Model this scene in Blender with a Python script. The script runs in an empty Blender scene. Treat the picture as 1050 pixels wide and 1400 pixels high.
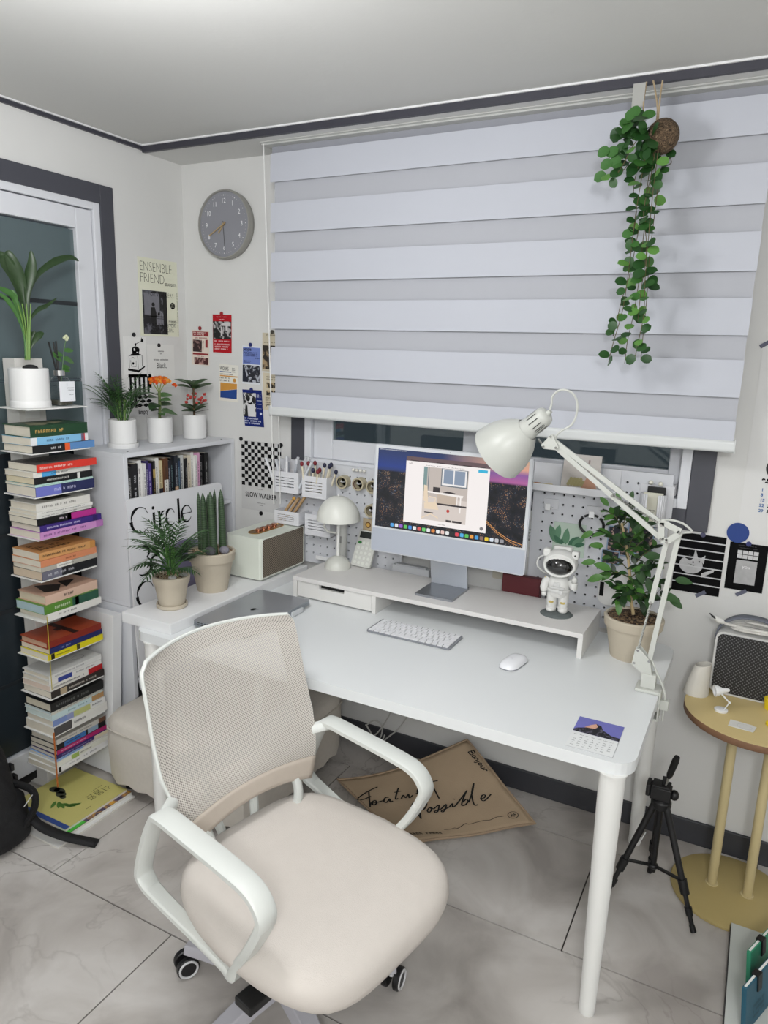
import bpy, math, random
from math import pi, sin, cos, radians as rad
from mathutils import Matrix, Vector, Euler

S = bpy.context.scene
COL = S.collection

# ------------------------------------------------------------------ camera
CAM_H = 1.654
RIGHT = Vector((0.88333437, 0.46778916, 0.0298947))
DOWN = Vector((0.12684718, -0.17715679, -0.97597401))
FWD = Vector((-0.45125401, 0.86590344, -0.21582642))
FPX = 981.86
cd = bpy.data.cameras.new('camera')
cam = bpy.data.objects.new('camera', cd)
COL.objects.link(cam)
cd.sensor_fit = 'HORIZONTAL'
cd.sensor_width = 36.0
cd.lens = FPX * 36.0 / 1050.0
cd.clip_start = 0.02
cam.matrix_world = Matrix(((RIGHT.x, -DOWN.x, -FWD.x, 0), (RIGHT.y, -DOWN.y, -FWD.y, 0), (RIGHT.z, -DOWN.z, -FWD.z, CAM_H), (0, 0, 0, 1)))
S.camera = cam

# ------------------------------------------------------------------ world (night outside), exposure
w = bpy.data.worlds.new('night')
S.world = w
w.use_nodes = True
w.node_tree.nodes['Background'].inputs[0].default_value = (0.045, 0.055, 0.065, 1)
w.node_tree.nodes['Background'].inputs[1].default_value = 1.0
S.view_settings.view_transform = 'Standard'
S.view_settings.look = 'None'
S.view_settings.gamma = 1.0
S.view_settings.use_curve_mapping = False
S.view_settings.exposure = 0.0

# ------------------------------------------------------------------ light of the room (a globe over the desk chair, an added fill light behind the camera)
def globe(name, loc, radius, power, col=(0.985, 0.99, 1.0)):
    l = bpy.data.lights.new(name, 'POINT')
    l.shadow_soft_size = radius
    l.energy = power
    l.color = col
    o = bpy.data.objects.new(name, l)
    COL.objects.link(o)
    o.location = loc
    return o
globe('ceiling_light', (-1.08, 0.92, 2.10), 0.17, 31)
globe('fill_light_rear', (0.35, -0.75, 2.10), 0.17, 84)

# ------------------------------------------------------------------ points of the photograph on real planes of the room
def _ray(u, v):
    return RIGHT * ((u - 525.0) / FPX) + DOWN * ((v - 700.0) / FPX) + FWD
def on_x(X, u, v):
    d = _ray(u, v); t = X / d.x
    return Vector((X, d.y * t, CAM_H + d.z * t))
def on_y(Y, u, v):
    d = _ray(u, v); t = Y / d.y
    return Vector((d.x * t, Y, CAM_H + d.z * t))
def on_z(Z, u, v):
    d = _ray(u, v); t = (Z - CAM_H) / d.z
    return Vector((d.x * t, d.y * t, Z))

# ------------------------------------------------------------------ materials
def lin(h):
    h = h.lstrip('#')
    out = []
    for i in (0, 2, 4):
        c = int(h[i:i + 2], 16) / 255.0
        out.append(c / 12.92 if c <= 0.04045 else ((c + 0.055) / 1.055) ** 2.4)
    return (out[0], out[1], out[2], 1)

_MATS = {}
def M(hexc, rough=0.5, metal=0.0, var=0.05, vscale=9.0, bump=0.0, bscale=300.0, coat=0.0, spec=0.5, name=None):
    """A procedural surface: a base colour that noise varies a little, and a fine noise relief."""
    key = (hexc, rough, metal, var, vscale, bump, bscale, coat, spec)
    if key in _MATS:
        return _MATS[key]
    m = bpy.data.materials.new(name or 'surface_' + hexc.lstrip('#'))
    m.use_nodes = True
    nt = m.node_tree
    b = nt.nodes['Principled BSDF']
    b.inputs['Roughness'].default_value = rough
    b.inputs['Metallic'].default_value = metal
    b.inputs['Coat Weight'].default_value = coat
    b.inputs['Specular IOR Level'].default_value = spec
    tc = nt.nodes.new('ShaderNodeTexCoord')
    c = lin(hexc)
    if var > 0:
        n = nt.nodes.new('ShaderNodeTexNoise')
        n.inputs['Scale'].default_value = vscale
        n.inputs['Detail'].default_value = 3
        nt.links.new(tc.outputs['Object'], n.inputs['Vector'])
        r = nt.nodes.new('ShaderNodeMix')
        r.data_type = 'RGBA'
        r.inputs[6].default_value = tuple(x * (1 - var) for x in c[:3]) + (1,)
        r.inputs[7].default_value = tuple(min(1, x * (1 + var)) for x in c[:3]) + (1,)
        nt.links.new(n.outputs['Fac'], r.inputs[0])
        nt.links.new(r.outputs[2], b.inputs['Base Color'])
    else:
        b.inputs['Base Color'].default_value = c
    if bump > 0:
        n2 = nt.nodes.new('ShaderNodeTexNoise')
        n2.inputs['Scale'].default_value = bscale
        nt.links.new(tc.outputs['Object'], n2.inputs['Vector'])
        bp = nt.nodes.new('ShaderNodeBump')
        bp.inputs['Strength'].default_value = bump
        bp.inputs['Distance'].default_value = 0.002
        nt.links.new(n2.outputs['Fac'], bp.inputs['Height'])
        nt.links.new(bp.outputs[0], b.inputs['Normal'])
    _MATS[key] = m
    return m

def EM(hexc, strength=1.0):
    """A lit part of a screen."""
    key = ('em', hexc, strength)
    if key not in _MATS:
        m = bpy.data.materials.new('screen_' + hexc.lstrip('#'))
        m.use_nodes = True
        b = m.node_tree.nodes['Principled BSDF']
        b.inputs['Base Color'].default_value = (0.01, 0.01, 0.01, 1)
        b.inputs['Roughness'].default_value = 0.25
        b.inputs['Emission Color'].default_value = lin(hexc)
        b.inputs['Emission Strength'].default_value = strength
        _MATS[key] = m
    return _MATS[key]

def nodes(name):
    m = bpy.data.materials.new(name)
    m.use_nodes = True
    nt = m.node_tree
    return m, nt, nt.nodes['Principled BSDF'], nt.nodes.new('ShaderNodeTexCoord')

def ramp(nt, fac, stops, interp='LINEAR'):
    r = nt.nodes.new('ShaderNodeValToRGB')
    r.color_ramp.interpolation = interp
    e = r.color_ramp.elements
    while len(e) < len(stops):
        e.new(0.5)
    for el, (p, c) in zip(e, stops):
        el.position = p
        el.color = lin(c) if isinstance(c, str) else c
    nt.links.new(fac, r.inputs[0])
    return r

def photo_mat(name, dark, light, scale=30.0, seed=0.0):
    """A printed picture: blotches between two inks."""
    m, nt, b, tc = nodes(name)
    mp = nt.nodes.new('ShaderNodeMapping')
    mp.inputs['Location'].default_value = (seed, seed * 1.7, 0)
    nt.links.new(tc.outputs['Object'], mp.inputs[0])
    n = nt.nodes.new('ShaderNodeTexNoise')
    n.inputs['Scale'].default_value = scale
    n.inputs['Detail'].default_value = 6
    n.inputs['Distortion'].default_value = 0.6
    nt.links.new(mp.outputs[0], n.inputs['Vector'])
    r = ramp(nt, n.outputs['Fac'], [(0.40, dark), (0.5, dark), (0.6, light)])
    nt.links.new(r.outputs[0], b.inputs['Base Color'])
    b.inputs['Roughness'].default_value = 0.6
    return m

# ------------------------------------------------------------------ mesh builder
class MB:
    def __init__(s):
        s.v, s.f, s.m, s.s = [], [], [], []
    def add(s, vs, fs, mi=0, smooth=False, T=None):
        o = len(s.v)
        s.v += [tuple(T @ Vector(p)) if T else tuple(p) for p in vs]
        for f in fs:
            s.f.append([i + o for i in f]); s.m.append(mi); s.s.append(smooth)
        return s
    def box(s, a, b, mi=0, T=None):
        (x0, y0, z0), (x1, y1, z1) = a, b
        vs = [(x0, y0, z0), (x1, y0, z0), (x1, y1, z0), (x0, y1, z0), (x0, y0, z1), (x1, y0, z1), (x1, y1, z1), (x0, y1, z1)]
        return s.add(vs, [(3, 2, 1, 0), (4, 5, 6, 7), (0, 1, 5, 4), (1, 2, 6, 5), (2, 3, 7, 6), (3, 0, 4, 7)], mi, False, T)
    def prism(s, poly, z0, z1, mi=0, T=None, smooth=False):
        n = len(poly)
        vs = [(x, y, z0) for x, y in poly] + [(x, y, z1) for x, y in poly]
        s.add(vs, [tuple(range(n - 1, -1, -1)), tuple(range(n, 2 * n))], mi, False, T)
        return s.add(vs, [(i, (i + 1) % n, n + (i + 1) % n, n + i) for i in range(n)], mi, smooth, T)
    def quad(s, pts, mi=0, T=None):
        return s.add(pts, [tuple(range(len(pts)))], mi, False, T)
    def lathe(s, prof, n=24, mi=0, T=None, smooth=True, sx=1.0, sy=1.0):
        vs = []
        for r, z in prof:
            for k in range(n):
                a = 2 * pi * k / n
                vs.append((r * cos(a) * sx, r * sin(a) * sy, z))
        fs = []
        for j in range(len(prof) - 1):
            for k in range(n):
                k2 = (k + 1) % n
                fs.append((j * n + k, j * n + k2, (j + 1) * n + k2, (j + 1) * n + k))
        s.add(vs, fs, mi, smooth, T)
        if prof[0][0] > 1e-6:
            s.add(vs[:n], [tuple(range(n - 1, -1, -1))], mi, False, T)
        if prof[-1][0] > 1e-6:
            s.add(vs[-n:], [tuple(range(n))], mi, False, T)
        return s
    def tube(s, pts, r, n=8, mi=0, closed=False, T=None, flat=1.0):
        pts = [Vector(p) for p in pts]
        L = len(pts)
        rs = r if isinstance(r, (list, tuple)) else [r] * L
        up = None
        vs = []
        for i, p in enumerate(pts):
            if closed:
                d = pts[(i + 1) % L] - pts[i - 1]
            else:
                d = pts[min(i + 1, L - 1)] - pts[max(i - 1, 0)]
            d.normalize()
            if up is None:
                up = d.orthogonal().normalized()
            else:
                up = (up - d * up.dot(d))
                up = up.normalized() if up.length > 1e-6 else d.orthogonal().normalized()
            sd = d.cross(up)
            for k in range(n):
                a = 2 * pi * k / n
                vs.append(p + (up * cos(a) + sd * sin(a) * flat) * rs[i])
        fs = []
        for j in range(L if closed else L - 1):
            j2 = (j + 1) % L
            for k in range(n):
                k2 = (k + 1) % n
                fs.append((j * n + k, j * n + k2, j2 * n + k2, j2 * n + k))
        s.add(vs, fs, mi, True, T)
        if not closed:
            s.add(vs[:n], [tuple(range(n - 1, -1, -1))], mi, False, T)
            s.add(vs[-n:], [tuple(range(n))], mi, False, T)
        return s
    def bar(s, p, q, w, h, up=(0, 0, 1), mi=0, T=None):
        """A rectangular bar from p to q; w across, h along up."""
        p, q, up = Vector(p), Vector(q), Vector(up)
        d = (q - p).normalized()
        sd = d.cross(up).normalized()
        u = sd.cross(d).normalized()
        vs = [e + sd * (w / 2 * i) + u * (h / 2 * j) for e in (p, q) for i, j in ((-1, -1), (1, -1), (1, 1), (-1, 1))]
        return s.add(vs, [(3, 2, 1, 0), (4, 5, 6, 7), (0, 1, 5, 4), (1, 2, 6, 5), (2, 3, 7, 6), (3, 0, 4, 7)], mi, False, T)
    def sphere(s, c, r, nu=16, nv=10, mi=0, T=None):
        rx, ry, rz = r if isinstance(r, (list, tuple)) else (r, r, r)
        prof = []
        vs = [(c[0], c[1], c[2] - rz)]
        for j in range(1, nv):
            a = -pi / 2 + pi * j / nv
            for k in range(nu):
                b = 2 * pi * k / nu
                vs.append((c[0] + rx * cos(a) * cos(b), c[1] + ry * cos(a) * sin(b), c[2] + rz * sin(a)))
        vs.append((c[0], c[1], c[2] + rz))
        fs = [(0, 1 + (k + 1) % nu, 1 + k) for k in range(nu)]
        for j in range(nv - 2):
            for k in range(nu):
                k2 = (k + 1) % nu
                fs.append((1 + j * nu + k, 1 + j * nu + k2, 1 + (j + 1) * nu + k2, 1 + (j + 1) * nu + k))
        last = len(vs) - 1
        o = 1 + (nv - 2) * nu
        fs += [(last, o + k, o + (k + 1) % nu) for k in range(nu)]
        return s.add(vs, fs, mi, True, T)
    def grid(s, fn, nu, nv, mi=0, T=None, wrap=False):
        vs = [fn(i / nu, j / nv) for j in range(nv + 1) for i in range(nu + 1)]
        fs = [(j * (nu + 1) + i, j * (nu + 1) + i + 1, (j + 1) * (nu + 1) + i + 1, (j + 1) * (nu + 1) + i) for j in range(nv) for i in range(nu)]
        return s.add(vs, fs, mi, True, T)
    def mesh(s, name, mats):
        me = bpy.data.meshes.new(name)
        me.from_pydata(s.v, [], s.f)
        for m in (mats if isinstance(mats, (list, tuple)) else [mats]):
            me.materials.append(m)
        me.polygons.foreach_set('material_index', s.m)
        me.polygons.foreach_set('use_smooth', s.s)
        me.update()
        if any(s.s):
            me.set_sharp_from_angle(angle=rad(42))
        return me
    def build(s, name, mats, parent=None, bevel=0, seg=2, subsurf=0, solid=0):
        o = bpy.data.objects.new(name, s.mesh(name, mats))
        COL.objects.link(o)
        if parent:
            o.parent = parent
        if solid:
            md = o.modifiers.new('thickness', 'SOLIDIFY'); md.thickness = solid; md.offset = 0
        if bevel:
            md = o.modifiers.new('edges', 'BEVEL'); md.width = bevel; md.segments = seg; md.limit_method = 'ANGLE'; md.angle_limit = rad(40)
        if subsurf:
            md = o.modifiers.new('smooth', 'SUBSURF'); md.levels = subsurf; md.render_levels = subsurf
        return o

def tag(o, label=None, cat=None, group=None, kind=None):
    if label: o['label'] = label
    if cat: o['category'] = cat
    if group: o['group'] = group
    if kind: o['kind'] = kind
    return o

def thing(name, label, cat, loc=(0, 0, 0), rz=0.0, group=None, rot=None):
    o = bpy.data.objects.new(name, None)
    o.empty_display_size = 0.05
    COL.objects.link(o)
    o.location = loc
    o.rotation_euler = rot if rot else (0, 0, rz)
    return tag(o, label, cat, group)

def struct(o, label=None):
    return tag(o, label, None, None, 'structure')

def place(name, me, parent, T):
    """A part that shares its mesh with others."""
    o = bpy.data.objects.new(name, me)
    COL.objects.link(o)
    if parent:
        o.parent = parent
    o.matrix_local = T
    return o

def rrect(x0, y0, x1, y1, r, n=5):
    pts = []
    for cx, cy, a0 in ((x1 - r, y0 + r, -90), (x1 - r, y1 - r, 0), (x0 + r, y1 - r, 90), (x0 + r, y0 + r, 180)):
        for k in range(n + 1):
            a = rad(a0 + 90 * k / n)
            pts.append((cx + r * cos(a), cy + r * sin(a)))
    return pts

def circ(cx, cy, r, n=20, ry=None):
    return [(cx + r * cos(2 * pi * k / n), cy + (ry or r) * sin(2 * pi * k / n)) for k in range(n)]

BACK = (pi / 2, 0, 0)            # a picture's own plane (x right, y up) laid on the back wall
LEFT = (pi / 2, 0, pi / 2)       # ... and on the left wall
WALL_Y, WALL_X = 2.5, -2.324

def flat(name, parent, mat, polys, z=0.002):
    """Flat print: polygons in the parent's own xy plane."""
    mb = MB()
    mats = mat if isinstance(mat, list) else [mat]
    for p in polys:
        mi = 0
        if isinstance(p[0], int):
            mi, p = p
        mb.quad([(x, y, z) for x, y in p], mi)
    o = mb.build(name, mats, parent)
    if name.endswith('print') or name in ('minute_marks', 'dates', 'badge_text', 'holes', 'page_print'):
        o['kind'] = 'stuff'      # print too small to pick apart
    return o

def R4(x0, y0, x1, y1):
    return [(x0, y0), (x1, y0), (x1, y1), (x0, y1)]

def words(parent, body, size, mat, x, y, z=0.003, align='LEFT', sx=1.0, bold=0.0, rot=0.0, name='lettering', shear=0.0):
    cu = bpy.data.curves.new(name, 'FONT')
    cu.body = body
    cu.size = size
    cu.align_x = align
    cu.offset = bold
    cu.shear = shear
    cu.resolution_u = 3
    cu.materials.append(mat)
    o = bpy.data.objects.new(name, cu)
    COL.objects.link(o)
    o.parent = parent
    o.location = (x, y, z)
    o.rotation_euler = (0, 0, rot)
    o.scale = (sx, 1, 1)
    return o

def scribble(x0, y0, x1, y1, rows, rng, fill=0.8, ch=0.62):
    """Lines of small unreadable print, as little strokes."""
    out = []
    rh = (y1 - y0) / rows
    for r in range(rows):
        yb = y1 - (r + 1) * rh + rh * 0.2
        h = rh * 0.62
        x = x0
        end = x0 + (x1 - x0) * (fill + (1 - fill) * rng.random())
        while x + h * ch < end:
            wd = h * ch
            if rng.random() > 0.13:
                k = rng.randint(0, 3)
                t = h * 0.19
                out.append(R4(x, yb, x + t, yb + h))
                if k != 0: out.append(R4(x + t, yb + h - t, x + wd * 0.8, yb + h))
                if k != 1: out.append(R4(x + t, yb + h * 0.42, x + wd * 0.8, yb + h * 0.42 + t))
                if k != 2: out.append(R4(x + wd * 0.6, yb, x + wd * 0.6 + t, yb + h * 0.8))
            x += wd * 1.25
    return out

def ribbon(pts, width):
    """A pen stroke of varying width as a strip of quads."""
    P = [Vector((p[0], p[1])) for p in pts]
    n = len(P)
    L, Rr = [], []
    for i in range(n):
        d = P[min(i + 1, n - 1)] - P[max(i - 1, 0)]
        d = d.normalized() if d.length > 1e-9 else Vector((1, 0))
        nn = Vector((-d.y, d.x))
        wv = width(i / (n - 1)) if callable(width) else width
        L.append(P[i] + nn * wv / 2); Rr.append(P[i] - nn * wv / 2)
    return [[tuple(Rr[i]), tuple(Rr[i + 1]), tuple(L[i + 1]), tuple(L[i])] for i in range(n - 1)]

def spline(pts, k=6):
    """Catmull-Rom through points of any dimension."""
    P = [tuple(p) for p in pts]
    P = [P[0]] + P + [P[-1]]
    out = []
    for i in range(1, len(P) - 2):
        for j in range(k):
            t = j / k
            out.append(tuple(0.5 * ((2 * b) + (c - a) * t + (2 * a - 5 * b + 4 * c - d) * t * t + (-a + 3 * b - 3 * c + d) * t ** 3)
                             for a, b, c, d in zip(P[i - 1], P[i], P[i + 1], P[i + 2])))
    out.append(P[-2])
    return out

_LEAF = {}
def leaf_mesh(name, mat, wid=0.5, shape='oval', seg=6, fold=0.12, droop=0.25, notch=False):
    """A leaf of length 1 along +x, its face towards +z, folded along the midrib and bent down at the tip."""
    key = (mat.name, wid, shape, seg, fold, droop)
    if key in _LEAF:
        return _LEAF[key]
    mb = MB()
    vs = []
    for i in range(seg + 1):
        t = i / seg
        if shape == 'oval': wv = wid / 2 * (sin(pi * t ** 0.85) ** 0.75 if 0 < t < 1 else 0)
        elif shape == 'round': wv = wid / 2 * (max(0, 1 - (2 * t - 1) ** 2) ** 0.5)
        elif shape == 'lance': wv = wid / 2 * (sin(pi * t ** 0.6) if 0 < t < 1 else 0)
        else: wv = wid / 2 * (1 - t) ** 0.6 * min(1, t * 6 + 0.3)
        z = -droop * t * t
        x = t * (1 - 0.25 * droop * t)
        vs += [(x, -wv, z + fold * wv), (x, 0, z), (x, wv, z + fold * wv)]
    fs = []
    for i in range(seg):
        a = i * 3
        fs += [(a, a + 3, a + 4, a + 1), (a + 1, a + 4, a + 5, a + 2)]
    mb.add(vs, fs, 0, True)
    _LEAF[key] = mb.mesh(name, mat)
    return _LEAF[key]

def aim(pos, d, up=(0, 0, 1), s=1.0, roll=0.0):
    """A matrix that puts a leaf's base at pos, its length along d and its face towards up."""
    x = Vector(d).normalized()
    u = Vector(up)
    y = u.cross(x)
    if y.length < 1e-4:
        y = Vector((0, 1, 0)).cross(x)
    y.normalize()
    z = x.cross(y)
    m = Matrix(((x.x, y.x, z.x, 0), (x.y, y.y, z.y, 0), (x.z, y.z, z.z, 0), (0, 0, 0, 1)))
    return Matrix.Translation(Vector(pos)) @ m @ Matrix.Rotation(roll, 4, 'X') @ Matrix.Scale(s, 4)

# shared surfaces
WHITE = M('e6e7e8', 0.45, var=0.015)
WHITE_MATT = M('e2e2e0', 0.6, var=0.02, bump=0.05, bscale=400)
WHITE_METAL = M('e4e4e1', 0.35, var=0.015)
WARMWHITE = M('cfd0c9', 0.35, var=0.02)
BLACK = M('0c0c0e', 0.5, var=0.1)
INK = M('101012', 0.8, var=0.0, spec=0.2)
STEEL = M('b9b9b6', 0.25, metal=1.0, var=0.05)
CHROME = M('d5d5d5', 0.12, metal=1.0, var=0.02)
PAPER = M('e9e9e6', 0.7, var=0.02)
GREYTRIM = M('46474f', 0.5, var=0.05)
# ================================================================== THE SETTING
wallpaper = M('d8d8d6', 0.75, var=0.025, vscale=5, bump=0.12, bscale=160, name='wallpaper')
ceil_mat = M('d0d0cd', 0.8, var=0.03, vscale=1.4, bump=0.15, bscale=60, name='ceiling_paper')
grout_mat = M('3d3936', 0.9, var=0.1)
base_mat = M('3c3d42', 0.5, var=0.05)
BK = -1.7       # wall behind the camera
RX = 1.7        # right wall

def tile_material():
    m, nt, b, tc = nodes('stone_tile')
    geo = nt.nodes.new('ShaderNodeNewGeometry')
    n = nt.nodes.new('ShaderNodeTexNoise'); n.inputs['Scale'].default_value = 3.2; n.inputs['Detail'].default_value = 7; n.inputs['Distortion'].default_value = 0.8
    nt.links.new(geo.outputs['Position'], n.inputs['Vector'])
    r = ramp(nt, n.outputs['Fac'], [(0.34, 'a39d98'), (0.5, 'bcb7b2'), (0.66, 'cecac6')])
    v = nt.nodes.new('ShaderNodeTexNoise'); v.inputs['Scale'].default_value = 2.3; v.inputs['Detail'].default_value = 5; v.inputs['Distortion'].default_value = 1.6
    nt.links.new(geo.outputs['Position'], v.inputs['Vector'])
    rv = ramp(nt, v.outputs['Fac'], [(0.485, (0, 0, 0, 1)), (0.5, (1, 1, 1, 1)), (0.515, (0, 0, 0, 1))])
    n3 = nt.nodes.new('ShaderNodeTexNoise'); n3.inputs['Scale'].default_value = 1.1
    nt.links.new(geo.outputs['Position'], n3.inputs['Vector'])
    rm = ramp(nt, n3.outputs['Fac'], [(0.45, (0, 0, 0, 1)), (0.65, (0.6, 0.6, 0.6, 1))])
    mul = nt.nodes.new('ShaderNodeMath'); mul.operation = 'MULTIPLY'
    nt.links.new(rv.outputs[0], mul.inputs[0]); nt.links.new(rm.outputs[0], mul.inputs[1])
    mx = nt.nodes.new('ShaderNodeMix'); mx.data_type = 'RGBA'
    nt.links.new(mul.outputs[0], mx.inputs[0]); nt.links.new(r.outputs[0], mx.inputs[6]); mx.inputs[7].default_value = lin('7d7670')
    nt.links.new(mx.outputs[2], b.inputs['Base Color'])
    b.inputs['Roughness'].default_value = 0.38
    return m

floor = MB().box((WALL_X - 0.1, BK - 0.1, -0.06), (RX + 0.1, WALL_Y + 0.1, -0.004)).build('floor', grout_mat)
struct(floor, 'pale stone tiled floor with thin dark joints')
TILE = tile_material()
G = 0.0022
def tiles():
    y0 = 2.30
    row = 0
    while y0 < 2.9:
        y0 += 0.505
        row += 1
    yt = 2.30 + 0.505
    k = 0
    while yt > BK:
        yb = yt - 0.505
        off = -1.32 if k % 2 == 1 else -1.83
        x = off - 2.0
        while x < RX:
            xa, xb = max(x, WALL_X), min(x + 1.0, RX)
            ya, yb2 = max(yb, BK), min(yt, WALL_Y)
            if xb - xa > 0.02 and yb2 - ya > 0.02:
                MB().box((xa + G, ya + G, -0.006), (xb - G, yb2 - G, 0.0)).build('tile', TILE, floor)
            x += 1.0
        yt = yb
        k += 1
tiles()

# left wall, with the opening of the glazed door
DY0, DY1, DZ1 = 0.60, 2.050, 2.180
wl = MB()
wl.box((WALL_X - 0.15, BK, 0), (WALL_X, DY0, 2.43)).box((WALL_X - 0.15, DY1, 0), (WALL_X, WALL_Y + 0.15, 2.43)).box((WALL_X - 0.15, DY0, DZ1), (WALL_X, DY1, 2.43))
struct(wl.build('wall_left', wallpaper), 'off-white papered wall around the glazed door')
# back wall, with the window opening
WX0, WX1, WZ0, WZ1 = -1.679, -0.187, 1.187, 2.29
wb = MB()
wb.box((WALL_X, WALL_Y, 0), (WX0, WALL_Y + 0.15, 2.43)).box((WX1, WALL_Y, 0), (RX, WALL_Y + 0.15, 2.43))
wb.box((WX0, WALL_Y, 0), (WX1, WALL_Y + 0.15, WZ0)).box((WX0, WALL_Y, WZ1), (WX1, WALL_Y + 0.15, 2.43))
struct(wb.build('wall_back', wallpaper), 'off-white papered wall around the window')
struct(MB().box((RX, BK, 0), (RX + 0.12, WALL_Y + 0.15, 2.43)).build('wall_right', wallpaper))
struct(MB().box((WALL_X - 0.15, BK - 0.12, 0), (RX + 0.12, BK, 2.43)).build('wall_front', wallpaper))
struct(MB().box((WALL_X - 0.15, BK - 0.12, 2.43), (RX + 0.12, WALL_Y + 0.15, 2.53)).build('ceiling', ceil_mat), 'pale papered ceiling')
# lowered strip of ceiling in front of the window wall, and the grey moulding
struct(MB().box((WALL_X, 2.283, 2.407), (RX, WALL_Y, 2.43)).build('trim_1', wallpaper), 'lowered ceiling strip above the blind')
mo = MB().box((WALL_X + 0.012, 2.268, 2.402), (RX, 2.283, 2.4295)).box((WALL_X, 2.262, 2.424), (RX, 2.283, 2.4298), 1)
struct(mo.build('trim_2', [M('3b3b44', 0.45, var=0.05), WHITE]), 'dark grey ceiling moulding along the window side')
mo = MB().box((WALL_X, BK, 2.412), (WALL_X + 0.012, 2.283, 2.4295)).box((WALL_X, BK, 2.425), (WALL_X + 0.02, 2.262, 2.4298), 1)
struct(mo.build('trim_3', [M('3b3b44', 0.45, var=0.05), WHITE]), 'dark grey ceiling moulding along the door side')
struct(MB().box((WALL_X, WALL_Y - 0.012, 0), (RX, WALL_Y, 0.088)).build('baseboard_back', base_mat, bevel=0.003), 'charcoal baseboard under the window wall')
struct(MB().box((WALL_X, DY1 + 0.07, 0), (WALL_X + 0.012, WALL_Y - 0.012, 0.088)).build('baseboard_left', base_mat, bevel=0.003), 'charcoal baseboard beside the door')

# glazed door in the left wall: grey casing, white frame, frosted upper panes and dark lower ones
door = thing('door_1', 'white framed glazed door with grey casing', None, (0, 0, 0)); door['kind'] = 'structure'
c = MB()
c.box((WALL_X - 0.01, DY1 - 0.002, 0), (WALL_X + 0.012, 2.112, 2.240)).box((WALL_X - 0.01, DY0 - 0.065, DZ1 - 0.008), (WALL_X + 0.012, DY1 - 0.002, 2.240)).box((WALL_X - 0.01, DY0 - 0.065, 0), (WALL_X + 0.012, DY0, DZ1 - 0.008))
c.build('casing', GREYTRIM, door, bevel=0.003)
PVC = M('d9dbe0', 0.35, var=0.01)
c = MB()
for a, b_ in (((DY1 - 0.030, 0), (DY1, DZ1)), ((DY0, 0), (DY0 + 0.03, DZ1)), ((DY0 + 0.03, DZ1 - 0.034), (DY1 - 0.03, DZ1))):
    c.box((WALL_X - 0.06, a[0], a[1]), (WALL_X + 0.006, b_[0], b_[1]))
c.build('frame', PVC, door, bevel=0.003)
c = MB()
ys0, ys1, zs1 = DY0 + 0.033, DY1 - 0.033, DZ1 - 0.037
c.box((WALL_X - 0.05, ys1 - 0.072, 0.03), (WALL_X - 0.004, ys1, zs1)).box((WALL_X - 0.05, ys0, 0.03), (WALL_X - 0.004, ys0 + 0.072, zs1))
c.box((WALL_X - 0.05, ys0 + 0.072, zs1 - 0.072), (WALL_X - 0.004, ys1 - 0.072, zs1)).box((WALL_X - 0.05, ys0 + 0.072, 0.03), (WALL_X - 0.004, ys1 - 0.072, 0.125))
sash = c.build('sash', PVC, door, bevel=0.003)
frost = M('566467', 0.22, var=0.06, vscale=2.5, name='frosted_glass')
dark_glass = M('252d33', 0.3, var=0.08, vscale=2.5, name='dark_glass')
pz = [zs1 - 0.072, 1.80, 1.52, 1.262, 0.976, 0.695, 0.412, 0.125]
for i in range(len(pz) - 1):
    hi, lo = pz[i], pz[i + 1]
    MB().box((WALL_X - 0.03, ys0 + 0.072, lo + 0.006), (WALL_X - 0.022, ys1 - 0.072, hi - 0.006)).build('pane', frost if lo > 1.2 else dark_glass, door)
c = MB()
for z in (1.80, 1.262, 0.976, 0.695, 0.412):
    c.box((WALL_X - 0.031, ys0 + 0.072, z - 0.007), (WALL_X - 0.019, ys1 - 0.074, z + 0.007))
c.box((WALL_X - 0.031, ys0 + 0.072, 1.517), (WALL_X - 0.0225, ys1 - 0.074, 1.523), 1)
c.build('glazing_bar', [M('23282c', 0.5), M('4f5e62', 0.4)], door)

# window: grey casing, white frame, two sliding sashes with dark night panes
win = thing('window_1', 'white sliding window with grey casing under the blind', None); win['kind'] = 'structure'
c = MB()
c.box((WX0 - 0.07, WALL_Y - 0.012, 1.117), (WX0, WALL_Y + 0.01, 2.36)).box((WX1, WALL_Y - 0.012, 1.117), (-0.117, WALL_Y + 0.01, 2.36))
c.box((WX0, WALL_Y - 0.012, 1.117), (WX1, WALL_Y + 0.01, WZ0)).box((WX0, WALL_Y - 0.012, WZ1), (WX1, WALL_Y + 0.01, 2.36))
c.build('casing', GREYTRIM, win, bevel=0.003)
c = MB()
F = 0.032
c.box((WX0, WALL_Y - 0.016, WZ0), (WX0 + F, WALL_Y + 0.1, WZ1)).box((WX1 - F, WALL_Y - 0.016, WZ0), (WX1, WALL_Y + 0.1, WZ1))
c.box((WX0 + F, WALL_Y - 0.016, WZ0), (WX1 - F, WALL_Y + 0.1, WZ0 + F)).box((WX0 + F, WALL_Y - 0.016, WZ1 - F), (WX1 - F, WALL_Y + 0.1, WZ1))
c.build('frame', PVC, win, bevel=0.003)
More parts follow.
